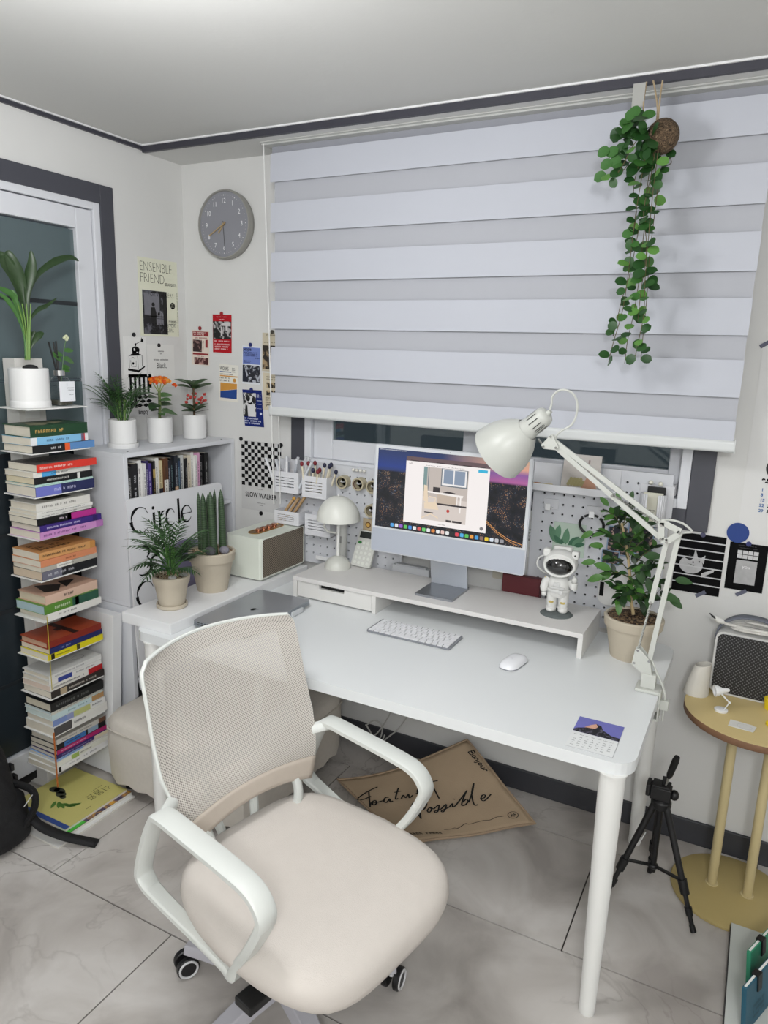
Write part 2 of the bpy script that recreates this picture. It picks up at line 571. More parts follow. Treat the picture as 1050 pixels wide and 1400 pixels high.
def glass_material(name='night_glass', tint=(0.75, 0.8, 0.8, 1)):
    m, nt, b, tc = nodes(name)
    out = nt.nodes['Material Output']
    tr = nt.nodes.new('ShaderNodeBsdfTransparent'); tr.inputs[0].default_value = tint
    gl = nt.nodes.new('ShaderNodeBsdfGlossy'); gl.inputs['Roughness'].default_value = 0.03; gl.inputs[0].default_value = (0.9, 0.95, 0.95, 1)
    fr_ = nt.nodes.new('ShaderNodeLayerWeight'); fr_.inputs[0].default_value = 0.5
    fp = nt.nodes.new('ShaderNodeMath'); fp.operation = 'POWER'; fp.inputs[1].default_value = 4.0
    nt.links.new(fr_.outputs['Facing'], fp.inputs[0])
    fr = nt.nodes.new('ShaderNodeMath'); fr.operation = 'MULTIPLY_ADD'; fr.inputs[1].default_value = 0.8; fr.inputs[2].default_value = 0.04
    nt.links.new(fp.outputs[0], fr.inputs[0])
    mx = nt.nodes.new('ShaderNodeMixShader')
    nt.links.new(fr.outputs[0], mx.inputs[0]); nt.links.new(tr.outputs[0], mx.inputs[1]); nt.links.new(gl.outputs[0], mx.inputs[2])
    nt.links.new(mx.outputs[0], out.inputs[0])
    return m
GLASS = glass_material()
def window_sash(x0, x1, y, gx0, gx1):
    z0, z1 = WZ0 + F, WZ1 - F
    c = MB()
    gz0, gz1 = 1.302, z1 - 0.08
    c.box((x0, y, z0), (gx0, y + 0.03, z1)).box((gx1, y, z0), (x1, y + 0.03, z1)).box((gx0, y, z0), (gx1, y + 0.03, gz0)).box((gx0, y, gz1), (gx1, y + 0.03, z1))
    s = c.build('sash', PVC, win, bevel=0.004)
    MB().box((gx0, y + 0.012, gz0), (gx1, y + 0.016, gz1)).build('pane', GLASS, s)
window_sash(WX0 + F, -0.90, WALL_Y + 0.005, -1.555, -0.983)
window_sash(-0.985, WX1 - F, WALL_Y + 0.045, -0.90, -0.262)
MB().box((-0.262, WALL_Y - 0.004, 1.225), (-0.225, WALL_Y + 0.005, 1.262)).build('latch', M('bcbcc0', 0.4), win, bevel=0.002)

# ceiling lamp fitting out of view, and a plate above the added fill light
for nm, (lx, ly), lb in (('lamp_or_fill_plate', (-1.08, 0.92), 'round white flush ceiling lamp above the desk chair'), ('lamp_or_fill_plate', (0.35, -0.75), 'round white ceiling plate above the added fill light behind the camera')):
    t = thing(nm, lb, 'lamp', (lx, ly, 2.43))
    MB().lathe([(0.0, -0.001), (0.14, -0.001), (0.15, -0.006), (0.15, -0.026), (0.14, -0.032), (0.0, -0.032)][::-1], 32).build('mounting_plate', WHITE, t)
# ================================================================== BLIND, CLOCK, PICTURES
bl = thing('zebra_blind', 'wide white and grey banded roller blind half drawn over the window', 'blind', (0, 0, 0))
BX0, BX1, BY = -1.763, -0.072, 2.378
band_m = M('bfc2cb', 0.7, var=0.012, vscale=3, bump=0.06, bscale=700, name='blind_band')
sheer_m = M('b2b4bb', 0.8, var=0.02, vscale=3, bump=0.08, bscale=700, name='blind_sheer')
MB().box((BX0 - 0.022, 2.342, 2.402), (-0.05, 2.43, 2.4068)).box((BX0 - 0.022, 2.335, 2.4025), (-0.05, 2.342, 2.4068)).box((BX0 - 0.022, 2.345, 2.396), (-0.05, 2.43, 2.402)).build('headrail', M('bdbebb', 0.5), bl, bevel=0.001)
for z1, z0 in ((2.372, 2.271), (2.198, 2.092), (2.019, 1.913), (1.839, 1.735), (1.665, 1.557), (1.487, 1.428)):
    def fn(u, v, z0=z0, z1=z1):
        return (BX0 + (BX1 - BX0) * u, BY - 0.005 - 0.003 * (1 - v), z0 + (z1 - z0) * v)
    MB().quad([fn(0, 0), fn(1, 0), fn(1, 1), fn(0, 1)]).build('fabric_band', band_m, bl, solid=0.0012)
MB().box((BX0 + 0.012, BY + 0.004, 1.42), (BX1 - 0.002, BY + 0.0055, 2.398)).build('sheer_layer', sheer_m, bl)
MB().box((BX0 + 0.003, BY + 0.001, 2.372), (BX1 - 0.003, BY + 0.003, 2.398)).build('top_sheer', M('94969e', 0.8), bl)
MB().prism(rrect(-0.014, 1.394, 0.012, 1.432, 0.011), BX0 - 0.004, BX1 + 0.004, T=Matrix(((0, 0, 1, 0), (1, 0, 0, BY), (0, 1, 0, 0), (0, 0, 0, 1)))).build('bottom_bar', M('d3d6d6', 0.3), bl)
for x in (BX0 - 0.007, BX1 + 0.004):
    MB().box((x, BY - 0.015, 1.392), (x + 0.003, BY + 0.013, 1.434)).build('end_cap', M('c9cbcb', 0.4), bl)
e = MB()
e.tube([(BX0 - 0.012, 2.345, 2.40), (BX0 - 0.006, 2.36, 1.9), (BX0 + 0.012, 2.37, 1.03)], 0.0025, 6)
e.tube([(BX0 + 0.03, 2.38, 1.395), (BX0 + 0.034, 2.385, 1.03)], 0.002, 6)
e.build('pull_cord', M('e2e2e0', 0.4), bl)

def picture(name, label, cat, wall, cx, cz, wd, ht, colr='e9e9e6', tilt=0.0, group=None, mat=None):
    o = MB().box((-wd / 2, -ht / 2, 0.0006), (wd / 2, ht / 2, 0.0016)).build(name, mat or M(colr, 0.8, var=0.02, spec=0.15))
    if wall == 'back':
        o.matrix_world = Matrix.Translation((cx, WALL_Y, cz)) @ Euler(BACK).to_matrix().to_4x4() @ Matrix.Rotation(tilt, 4, 'Z')
    else:
        o.matrix_world = Matrix.Translation((WALL_X, cx, cz)) @ Euler(LEFT).to_matrix().to_4x4() @ Matrix.Rotation(tilt, 4, 'Z')
    if name == 'wall_card': group = 'picture cards on the window wall'
    return tag(o, label, cat, group)

def dot(wall, cx, cz, r, colr, label, name='round_sticker'):
    o = MB().prism(circ(0, 0, r, 18), 0.002, 0.0045).build(name, M(colr, 0.45))
    if wall == 'back':
        o.matrix_world = Matrix.Translation((cx, WALL_Y, cz)) @ Euler(BACK).to_matrix().to_4x4()
    else:
        o.matrix_world = Matrix.Translation((WALL_X, cx, cz)) @ Euler(LEFT).to_matrix().to_4x4()
    return tag(o, label, 'sticker', 'round stickers on the walls')

rng = random.Random(7)
# wall clock: 8:40
ck = thing('wall_clock', 'round grey wall clock with white numerals', 'clock', (-2.070, WALL_Y, 2.153), rot=BACK)
MB().lathe([(0.128, 0.0), (0.134, 0.006), (0.136, 0.030), (0.133, 0.041), (0.129, 0.041), (0.127, 0.033), (0.0, 0.033)], 48).build('case', M('96958f', 0.45, var=0.03), ck)
MB().lathe([(0.127, 0.0332), (0.0, 0.0336)], 48).build('dial', M('8a8b92', 0.6, var=0.03), ck)
num_m = M('e8e8ea', 0.5, var=0)
for h in range(1, 13):
    a = pi / 2 - h * pi / 6
    words(ck, str(h), 0.026, num_m, 0.092 * cos(a), 0.092 * sin(a) - 0.009, 0.0345, 'CENTER', sx=0.9, bold=0.0001, name='numeral')
tk = []
for k in range(60):
    a = 2 * pi * k / 60
    if k % 5 == 0: tk.append(circ(0.113 * cos(a), 0.113 * sin(a), 0.0022, 8))
    else:
        c_, s_ = cos(a), sin(a)
        tk.append([(0.112 * c_ - 0.0004 * s_, 0.112 * s_ + 0.0004 * c_), (0.112 * c_ + 0.0004 * s_, 0.112 * s_ - 0.0004 * c_), (0.115 * c_ + 0.0004 * s_, 0.115 * s_ - 0.0004 * c_), (0.115 * c_ - 0.0004 * s_, 0.115 * s_ + 0.0004 * c_)])
flat('minute_marks', ck, num_m, tk, 0.0345)
hand_m = M('b9a27c', 0.35, metal=0.6)
def hand(name, ang, ln, wd, z, mat):
    a = pi / 2 - ang
    T = Matrix.Rotation(a, 4, 'Z')
    MB().box((-0.012, -wd / 2, z), (ln, wd / 2, z + 0.0015), T=T).build(name, mat, ck)
hand('minute_hand', 2 * pi * 40.2 / 60, 0.088, 0.005, 0.0375, hand_m)
hand('hour_hand', 2 * pi * 7.35 / 12, 0.045, 0.007, 0.0355, hand_m)
hand('second_hand', 2 * pi * 29.3 / 60, 0.112, 0.0014, 0.0395, M('5b5c60', 0.4))
MB().lathe([(0.005, 0.034), (0.005, 0.042), (0.0, 0.042)], 12).build('pin', hand_m, ck)

# cream poster
p = picture('poster', 'cream poster of a standing man, headed with thin capitals', 'poster', 'left', 2.342, 1.852, 0.222, 0.312, 'dedfcb', tilt=0.006)
words(p, 'ENSENBLE', 0.056, INK, -0.104, 0.103, sx=0.72, bold=-0.0016)
words(p, 'FRIEND', 0.056, INK, -0.104, 0.058, sx=0.74, bold=-0.0016)
words(p, '(SE.AUGUST)', 0.017, INK, 0.033, 0.053, sx=0.72)
flat('photo', p, photo_mat('walker_photo', '1b1b1f', '5e5e66', 26, 1.0), [R4(-0.094, -0.148, 0.043, 0.028)], 0.0022)
flat('photo_wall', p, M('77777f', 0.6, var=0.15, vscale=40), [R4(-0.086, -0.07, 0.0, 0.018), [(-0.02, -0.11), (0.028, -0.11), (0.028, -0.085), (0.018, -0.06), (0.004, -0.05), (-0.01, -0.06), (-0.02, -0.085)]], 0.0025)
flat('photo_figure', p, M('0e0e10', 0.6), [circ(-0.036, -0.028, 0.009, 10), [(-0.05, -0.04), (-0.028, -0.038), (-0.02, -0.06), (-0.022, -0.115), (-0.045, -0.115), (-0.052, -0.075)], R4(0.020, -0.148, 0.043, 0.028), R4(-0.094, -0.078, 0.03, -0.074), R4(-0.008, -0.105, -0.006, -0.06), R4(0.008, -0.105, 0.010, -0.06), R4(-0.018, -0.085, 0.024, -0.083)], 0.0028)
words(p, 'FOR WALKERS', 0.026, INK, -0.064, 0.005, 0.0034, sx=0.86, bold=-0.0006)
words(p, 'SOLO WALKS FOR', 0.022, INK, -0.066, -0.118, 0.0034, sx=0.84, bold=-0.0004)
words(p, 'SLOWWALKERS', 0.022, INK, -0.056, -0.138, 0.0034, sx=0.84, bold=-0.0004)
flat('badge', p, INK, [circ(0.077, -0.027, 0.014, 20)], 0.0022)
flat('badge_text', p, M('cfcfb8', 0.7, var=0), scribble(0.068, -0.035, 0.087, -0.019, 3, rng), 0.0026)
flat('small_print', p, INK, scribble(0.05, -0.108, 0.1, -0.088, 3, rng) + [R4(0.05, -0.0945, 0.1, -0.0938)], 0.0022)
flat('side_print', p, INK, [[(-y + 0.0, x) for x, y in q] for q in scribble(-0.15, -0.108, 0.03, -0.103, 1, rng, 1.0)], 0.0022)

# coffee grinder print
p = picture('grinder_print', 'white print with a black line drawing of a coffee grinder', 'print', 'left', 2.197, 1.607, 0.120, 0.165, 'e2e2e0')
flat('drawing', p, INK, [
    circ(0.003, 0.030, 0.021, 18, 0.014), R4(-0.016, 0.012, 0.021, 0.03), R4(-0.024, 0.008, 0.03, 0.013), circ(0.003, 0.052, 0.005, 10), R4(0.0, 0.045, 0.006, 0.05),
    *ribbon([(0.006, 0.054), (0.02, 0.06), (0.036, 0.066)], 0.002), circ(0.040, 0.068, 0.007, 10), R4(0.036, 0.064, 0.039, 0.08), R4(0.043, 0.066, 0.046, 0.078),
    *ribbon([(-0.034, 0.006), (-0.034, -0.044)], 0.0025), *ribbon([(0.036, 0.009), (0.036, -0.036)], 0.0025), *ribbon([(-0.034, 0.006), (0.036, 0.009)], 0.002), *ribbon([(0.012, 0.004), (0.013, -0.046)], 0.0025),
    [(-0.042, -0.045), (0.014, -0.052), (0.05, -0.034), (0.05, -0.04), (0.014, -0.062), (-0.042, -0.053)],
    *ribbon([(-0.024, -0.004), (-0.012, -0.001), (-0.002, -0.006)], 0.002), circ(-0.013, -0.025, 0.0055, 10), *ribbon([(-0.026, -0.012), (-0.024, -0.036), (0.002, -0.039), (0.003, -0.013)], 0.0016)], 0.0022)
flat('drawing_light', p, M('d8d8d8', 0.7, var=0), [R4(-0.008, 0.026, 0.0, 0.036), R4(0.006, 0.018, 0.016, 0.022)], 0.0026)
dot('left', 2.193, 1.697, 0.009, '15151a', 'black round sticker above the coffee grinder print')
# striped and chequered print behind the plants
p = picture('striped_print', 'white print of black stripes and checks over the word Empty', 'print', 'left', 2.218, 1.452, 0.125, 0.172, 'dedede')
stripes = [R4(-0.058 + k * 0.024, -0.052, -0.046 + k * 0.024, 0.078) for k in range(5)]
stripes = [R4(a[0][0], a[0][1] if k < 2 else -0.014 + 0.012 * (k - 2), a[1][0], 0.078) for k, a in enumerate(stripes)]
for i in range(4):
    for j in range(3):
        if (i + j) % 2 == 0:
            cx_, cy_ = -0.008 + i * 0.0175, -0.043 + j * 0.0175
            stripes.append([(cx_ - 0.0175, cy_), (cx_, cy_ - 0.0085), (cx_ + 0.0175, cy_), (cx_, cy_ + 0.0085)])
flat('pattern', p, INK, stripes, 0.0022)
words(p, 'Empty', 0.026, INK, -0.018, -0.078, sx=0.85, bold=0.0004)
# "Black," print
p = picture('text_print', 'white text print with the word Black in the middle', 'print', 'left', 2.342, 1.571, 0.155, 0.180, 'e0e0dd')
words(p, 'Black,', 0.032, INK, -0.03, -0.008, sx=0.8, bold=-0.0003)
flat('small_print', p, M('55555a', 0.7, var=0), scribble(-0.018, 0.058, 0.02, 0.066, 1, rng) + scribble(-0.006, 0.049, 0.008, 0.055, 1, rng) + scribble(-0.045, 0.022, 0.042, 0.031, 1, rng, 1) + [R4(-0.04, -0.034, 0.044, -0.0335), R4(-0.04, -0.065, 0.044, -0.0645)] + scribble(-0.016, -0.048, 0.028, -0.041, 1, rng) + scribble(-0.034, -0.058, 0.04, -0.05, 1, rng, 1), 0.0022)
dot('left', 2.330, 1.658, 0.0085, '15151a', 'black round sticker above the white text print')

# small cards on the back wall
def card_photo(p, name, mat, x0, y0, x1, y1, z=0.0022):
    return flat(name, p, mat, [R4(x0, y0, x1, y1)], z)
RED, DRED = M('b8202a', 0.6, var=0.03), M('8f262b', 0.6, var=0.04)
p = picture('wall_card', 'narrow cream card with dark red headlines and two photos', 'card', 'back', -2.241, 1.653, 0.098, 0.150, 'e0d5c9', tilt=-0.03)
flat('headline_bar', p, DRED, [R4(-0.045, 0.050, 0.045, 0.070), R4(0.028, 0.002, 0.041, 0.036), R4(-0.045, -0.031, 0.045, -0.023)])
flat('headline_print', p, M('eadfd6', 0.7, var=0), scribble(-0.041, 0.052, 0.035, 0.069, 2, rng), 0.0026)
flat('red_print', p, DRED, scribble(-0.03, 0.036, 0.042, 0.047, 1, rng, 1) + scribble(0.012, -0.012, 0.02, 0.033, 6, rng) + scribble(-0.02, -0.040, 0.03, -0.034, 1, rng))
card_photo(p, 'photo', photo_mat('bus_photo', '2b1416', '8a6a66', 50, 2.0), -0.044, -0.018, 0.008, 0.034)
card_photo(p, 'photo', photo_mat('street_photo', '4b2020', 'b98f88', 50, 3.0), -0.036, -0.072, 0.045, -0.042)
dot('back', -2.241, 1.737, 0.0085, '8a2027', 'dark red round sticker above the narrow cream card')
p = picture('wall_card', 'red card with a black and white street photo', 'card', 'back', -2.118, 1.715, 0.103, 0.160, 'b3202a', tilt=-0.015)
card_photo(p, 'photo', photo_mat('market_photo', '161416', 'b8b4b4', 45, 4.0), -0.05, -0.022, 0.05, 0.052)
flat('photo_awning', p, M('d0cccc', 0.6), [[(-0.012, 0.034), (0.012, 0.048), (0.048, 0.046), (0.048, 0.032)], R4(0.02, 0.014, 0.032, 0.034), R4(-0.006, -0.01, 0.002, 0.03)], 0.0026)
flat('white_print', p, M('ecd0d0', 0.7, var=0), scribble(-0.045, -0.036, 0.047, -0.027, 1, rng, 1) + scribble(-0.04, -0.07, 0.042, -0.04, 3, rng, 0.9) + scribble(-0.03, 0.068, 0.03, 0.072, 1, rng) + scribble(-0.016, 0.058, 0.016, 0.062, 1, rng), 0.0026)
dot('back', -2.118, 1.799, 0.0085, 'a11f28', 'red round sticker above the red card')
p = picture('wall_card', 'white card with a mustard and blue block headed WORKS', 'card', 'back', -2.086, 1.506, 0.106, 0.158, 'e6e4db', tilt=-0.035)
words(p, 'WORKS', 0.022, INK, -0.049, 0.054, sx=0.62)
flat('mustard_block', p, M('cf9440', 0.6), [[(-0.046, -0.037), (0.046, -0.022), (0.046, 0.0), (-0.046, 0.0)], R4(-0.049, 0.027, 0.048, 0.032), circ(0.032, 0.014, 0.0085, 14)])
flat('blue_block', p, M('1f458c', 0.6), [[(-0.046, -0.066), (0.046, -0.066), (0.046, -0.023), (-0.046, -0.038)], ])
flat('blue_line', p, M('1f458c', 0.6), [R4(-0.049, 0.046, 0.014, 0.049)])
flat('small_print', p, M('3a3a3a', 0.7, var=0), scribble(-0.049, 0.004, 0.02, 0.026, 2, rng) + scribble(-0.049, 0.034, 0.04, 0.04, 1, rng) + scribble(0.018, 0.046, 0.04, 0.068, 3, rng))
p = picture('wall_card', 'pale blue card with a crowd photo in its lower half', 'card', 'back', -1.961, 1.587, 0.099, 0.160, 'dfe2e6', tilt=-0.03)
flat('blue_block', p, M('7184c4', 0.6), [R4(-0.046, 0.004, 0.046, 0.074)])
words(p, 'people', 0.019, M('232a52', 0.7, var=0), -0.045, 0.060, 0.003, sx=0.85, bold=0.0005)
flat('small_print', p, M('232a52', 0.7, var=0), scribble(-0.043, 0.036, 0.045, 0.056, 3, rng) + scribble(0.02, 0.026, 0.045, 0.034, 1, rng) + scribble(-0.043, 0.008, 0.005, 0.02, 2, rng), 0.0028)
card_photo(p, 'photo', photo_mat('crowd_photo', '23252e', 'b4b8c2', 55, 5.0), -0.046, -0.072, 0.046, 0.0)
flat('photo_edge', p, M('1d2030', 0.6), [[(-0.046, -0.072), (-0.014, -0.072), (-0.03, -0.03), (-0.04, 0.0), (-0.046, 0.0)], circ(0.02, -0.025, 0.006, 10), circ(-0.004, -0.028, 0.005, 10)], 0.0026)
dot('back', -1.964, 1.672, 0.0085, '232c6b', 'navy round sticker above the pale blue card')
p = picture('wall_card', 'navy card with a black and white photo of a spaniel dog', 'card', 'back', -1.960, 1.405, 0.103, 0.156, '1d2a6e', tilt=0.0)
for vtx in p.data.vertices:
    if vtx.co.y < 0: vtx.co.x += 0.012
card_photo(p, 'photo', photo_mat('grass_photo', '2a2a2c', 'd2d2d2', 60, 6.0), -0.047, -0.036, 0.022, 0.065)
flat('photo_dog', p, M('d9d9da', 0.6), [circ(-0.008, 0.034, 0.019, 16), [(-0.03, 0.025), (0.014, 0.02), (0.022, -0.036), (-0.034, -0.036)]], 0.0026)
flat('photo_dog_dark', p, M('131316', 0.6), [circ(-0.020, 0.042, 0.011, 12, 0.013), circ(0.009, 0.036, 0.008, 12, 0.013), circ(-0.003, 0.024, 0.004, 8), circ(-0.012, 0.036, 0.0022, 8), [(-0.038, -0.036), (-0.02, -0.036), (-0.024, 0.01), (-0.034, 0.016)]], 0.0029)
flat('white_print', p, M('d5dbf0', 0.7, var=0), scribble(-0.042, -0.07, 0.055, -0.04, 3, rng, 0.75) + scribble(0.027, 0.045, 0.05, 0.062, 2, rng) + [R4(0.027, 0.033, 0.052, 0.035), R4(0.027, 0.018, 0.052, 0.0188), R4(0.027, 0.0, 0.052, 0.0008), circ(0.048, -0.021, 0.006, 10)], 0.0026)
dot('back', -1.962, 1.484, 0.0085, '232c6b', 'navy round sticker above the navy dog card')
p = picture('wall_card', 'beige card with a street photo, half behind the blind', 'card', 'back', -1.853, 1.643, 0.100, 0.158, 'c9c0aa', tilt=-0.02)
card_photo(p, 'photo', photo_mat('sepia_photo', '2b241e', 'a58e6c', 40, 7.0), -0.048, -0.07, 0.048, 0.028)
flat('small_print', p, M('5d5546', 0.7, var=0), scribble(-0.03, 0.066, 0.045, 0.074, 1, rng) + scribble(-0.045, 0.036, 0.04, 0.044, 1, rng))
dot('back', -1.850, 1.726, 0.0085, '4a463d', 'dark grey round sticker on the beige street card')
p = picture('wall_card', 'cream card with small sepia pictures and text, half behind the blind', 'card', 'back', -1.852, 1.480, 0.100, 0.156, 'd3c9b2', tilt=-0.02)
card_photo(p, 'photo', photo_mat('sepia_photo_small', '2b241e', 'bda77f', 60, 8.0), -0.03, 0.016, 0.045, 0.038)
card_photo(p, 'photo', photo_mat('sepia_photo_low', '2b241e', 'bda77f', 60, 9.0), -0.03, -0.016, 0.045, 0.006)
flat('small_print', p, M('5d5546', 0.7, var=0), scribble(-0.03, 0.046, 0.045, 0.066, 2, rng) + scribble(-0.035, -0.06, 0.04, -0.022, 4, rng) + ribbon([(-0.035, -0.068), (-0.02, -0.05), (-0.01, -0.068), (0.0, -0.06)], 0.003))
dot('back', -1.850, 1.562, 0.0085, '4a463d', 'dark grey round sticker on the cream sepia card')
# chequered poster
p = picture('checkered_poster', 'black and white checkered poster lettered SLOW WALKER', 'poster', 'back', -1.913, 1.110, 0.216, 0.308, 'cfcfce')
q, n_ = [], 12
for i in range(n_):
    for j in range(n_):
        if (i + j) % 2 == 0:
            x0, y0 = -0.107 + i * 0.214 / n_, -0.046 + j * 0.197 / n_
            q.append(R4(x0, y0, x0 + 0.214 / n_, y0 + 0.197 / n_))
flat('checks', p, INK, q, 0.0022)
words(p, 'SLOW WALKER', 0.031, INK, -0.002, -0.096, 0.0024, 'CENTER', sx=0.78, bold=0.0005)
flat('small_print', p, M('55555a', 0.7, var=0), scribble(-0.02, -0.06, 0.02, -0.055, 1, rng) + scribble(-0.022, -0.122, 0.022, -0.117, 1, rng, 1) + scribble(-0.01, -0.132, 0.012, -0.127, 1, rng))
for nm, x, z in (('black round sticker at the upper left corner of the checkered poster', -2.021, 1.268), ('black round sticker at the upper right corner of the checkered poster', -1.806, 1.258), ('black round sticker under the checkered poster', -1.915, 0.946)):
    dot('back', x, z, 0.009, '111114', nm)

# right of the window: calendar sheet, photos, circle
p = picture('wall_calendar', 'large white calendar sheet taped right of the blind', 'calendar', 'back', 0.21, 1.42, 0.48, 0.615, 'dcdcdb', tilt=0.0)
blu, rows = M('2f5f9b', 0.7, var=0), []
def month(cx, cy, first, count, nm):
    words(p, nm, 0.018, INK, cx - 0.002, cy + 0.005, 0.0024, bold=0.0012)
    d, r_ = 1, 0
    col = first
    while d <= count:
        words(p, str(d), 0.0135, blu if col == 0 else INK, cx + col * 0.022, cy - 0.022 - r_ * 0.0165, 0.0024, bold=0.0004, name='date')
        col += 1; d += 1
        if col == 7: col, r_ = 0, r_ + 1
month(-0.19, -0.128, 0, 30, '9.September')
month(-0.178, 0.042, 4, 31, '8.August')
flat('flower_photo', p, photo_mat('flower_photo', '0c0c0d', '4b4742', 40, 3.3), [circ(-0.152, -0.076, 0.034, 24), circ(-0.152, 0.10, 0.034, 24)], 0.0022)
flat('flower_center', p, M('b78b45', 0.6), [circ(-0.147, -0.078, 0.008, 10)], 0.0026)
tp = MB().box((-0.032, -0.006, 0.0018), (0.032, 0.006, 0.0026)).build('tape_strip', M('45485e', 0.5)); tp.matrix_world = Matrix.Translation((-0.012, WALL_Y, 1.724)) @ Euler(BACK).to_matrix().to_4x4() @ Matrix.Rotation(rad(33), 4, 'Z')
tag(tp, 'dark tape strip at the corner of the wall calendar', 'tape', 'tape strips on the wall')
o = MB().prism(circ(0, 0, 0.0325, 36), 0.002, 0.003).build('blue_circle', M('173a82', 0.5)); o.matrix_world = Matrix.Translation((-0.028, WALL_Y, 1.129)) @ Euler(BACK).to_matrix().to_4x4()
tag(o, 'large blue paper circle above the dark window photo', 'sticker')
p = picture('cat_photo', 'black photo of a white cat behind horizontal bars', 'photo', 'back', -0.131, 1.008, 0.146, 0.200, '09090b', tilt=-0.005)
flat('cat', p, M('b9b9bb', 0.6, var=0.2, vscale=50), [circ(-0.022, -0.006, 0.036, 20, 0.030), [(-0.018, 0.018), (-0.014, 0.05), (-0.004, 0.022)], [(0.0, 0.016), (0.018, 0.032), (0.016, 0.002)], [(0.012, -0.03), (0.052, -0.008), (0.048, -0.02), (0.014, -0.044)]], 0.0022)
flat('cat_dark', p, M('131316', 0.6), [[(-0.044, 0.016), (-0.03, 0.028), (-0.014, 0.02), (-0.026, 0.008)], circ(-0.016, 0.004, 0.003, 8), circ(0.002, 0.008, 0.003, 8), [(-0.034, -0.002), (-0.006, -0.01), (-0.02, -0.004)]], 0.0026)
flat('bars', p, M('c6c6c8', 0.6), [R4(-0.073, z, 0.073, z + 0.004) for z in (0.074, 0.046, 0.018, -0.012, -0.042, -0.07)], 0.003)
dot('back', -0.128, 1.108, 0.008, '4a4a66', 'small violet grey round sticker on top of the cat photo')
p = picture('window_photo', 'black photo of a bright paned window beside the cat photo', 'photo', 'back', 0.009, 1.020, 0.110, 0.156, '08080a')
wp = M('a9a9aa', 0.6, var=0.2, vscale=50)
flat('panes', p, M('c9c9ca', 0.6), [R4(-0.03 + i * 0.0155, 0.028 + j * 0.014, -0.0165 + i * 0.0155, 0.040 + j * 0.014) for i in range(4) for j in range(2)], 0.0022)
flat('view', p, wp, [R4(-0.030, -0.056, 0.030, 0.022)], 0.0022)
words(p, 'you', 0.016, M('e8e8e8', 0.6, var=0), 0, -0.004, 0.0026, 'CENTER')
flat('small_print', p, M('4a4a4c', 0.7, var=0), scribble(-0.025, 0.06, 0.03, 0.064, 1, rng) + scribble(-0.03, 0.068, 0.03, 0.072, 1, rng))
dot('back', 0.007, 1.098, 0.008, '2b336e', 'small navy round sticker on top of the window photo')
p = picture('dark_photo', 'dark photo cut off at the right edge, right of the window photo', 'photo', 'back', 0.125, 1.035, 0.100, 0.09, '2c2c30')
for x, z, lb in ((-0.113, 0.908, 'grey tape strip at the lower edge of the cat photo'), (0.005, 0.934, 'grey tape strip at the lower edge of the window photo')):
    tp = MB().box((-0.017, -0.006, 0.0018), (0.017, 0.006, 0.0026)).build('tape_strip', M('5f6274', 0.5)); tp.matrix_world = Matrix.Translation((x, WALL_Y, z)) @ Euler(BACK).to_matrix().to_4x4() @ Matrix.Rotation(rad(35), 4, 'Z')
    tag(tp, lb, 'tape', 'tape strips on the wall')
# ================================================================== DESK, SHELVES, CABINET
DZ = 0.73
desk = thing('desk', 'long white desk with rounded corners and round white legs', 'desk', (-0.97, 2.03, 0))
MB().prism(rrect(-0.805, -0.42, 0.805, 0.415, 0.055, 6), 0.698, DZ).build('desktop', M('e2e5e6', 0.33, var=0.01), desk, bevel=0.002)
for lx, ly in ((-0.735, -0.39), (0.757, -0.415 + 0.02), (0.755, 0.365), (-0.735, 0.365)):
    MB().lathe([(0.020, 0.0), (0.021, 0.004), (0.021, 0.02), (0.0205, 0.022), (0.030, 0.60), (0.031, 0.694), (0.036, 0.695), (0.036, 0.6985)], 24).build('leg', WHITE_METAL, desk).location = (lx, ly, 0)

sl = thing('wall_shelf_board', 'thick white board lying across the left end of the desk', 'board', (-1.738, 2.04, DZ))
MB().box((-0.112, -0.40, 0.0), (0.11, 0.40, 0.038)).build('board', WHITE, sl, bevel=0.002)
SLZ = DZ + 0.038

# monitor riser with a drawer
rs = thing('monitor_riser', 'white monitor stand with a drawer at its left end', 'stand', (-0.965, 2.305, DZ))
RZ = 0.814
MB().box((-0.55, -0.135, 0.068), (0.55, 0.135, 0.084)).build('top_board', M('dcdad8', 0.45, var=0.012), rs, bevel=0.001)
for nm, x in (('side_panel', -0.55), ('side_panel', 0.534), ('divider', -0.206)):
    MB().box((x, -0.133, 0), (x + 0.016, 0.133, 0.068)).build(nm, M('dfdedb', 0.45, var=0.012), rs, bevel=0.001)
MB().box((-0.534, 0.118, 0), (-0.206, 0.133, 0.068)).build('back_panel', M('dfdedb', 0.45, var=0.012), rs)
dr = MB()
dr.box((-0.531, -0.128, 0.006), (-0.209, -0.114, 0.050)).box((-0.531, -0.128, 0.050), (-0.435, -0.114, 0.0655)).box((-0.325, -0.128, 0.050), (-0.209, -0.114, 0.0655))
dr.box((-0.531, -0.114, 0.006), (-0.209, 0.110, 0.010)).box((-0.435, -0.1135, 0.03), (-0.325, -0.112, 0.0655), 1)
dr.build('drawer', [M('dfdedb', 0.45, var=0.012), BLACK], rs)

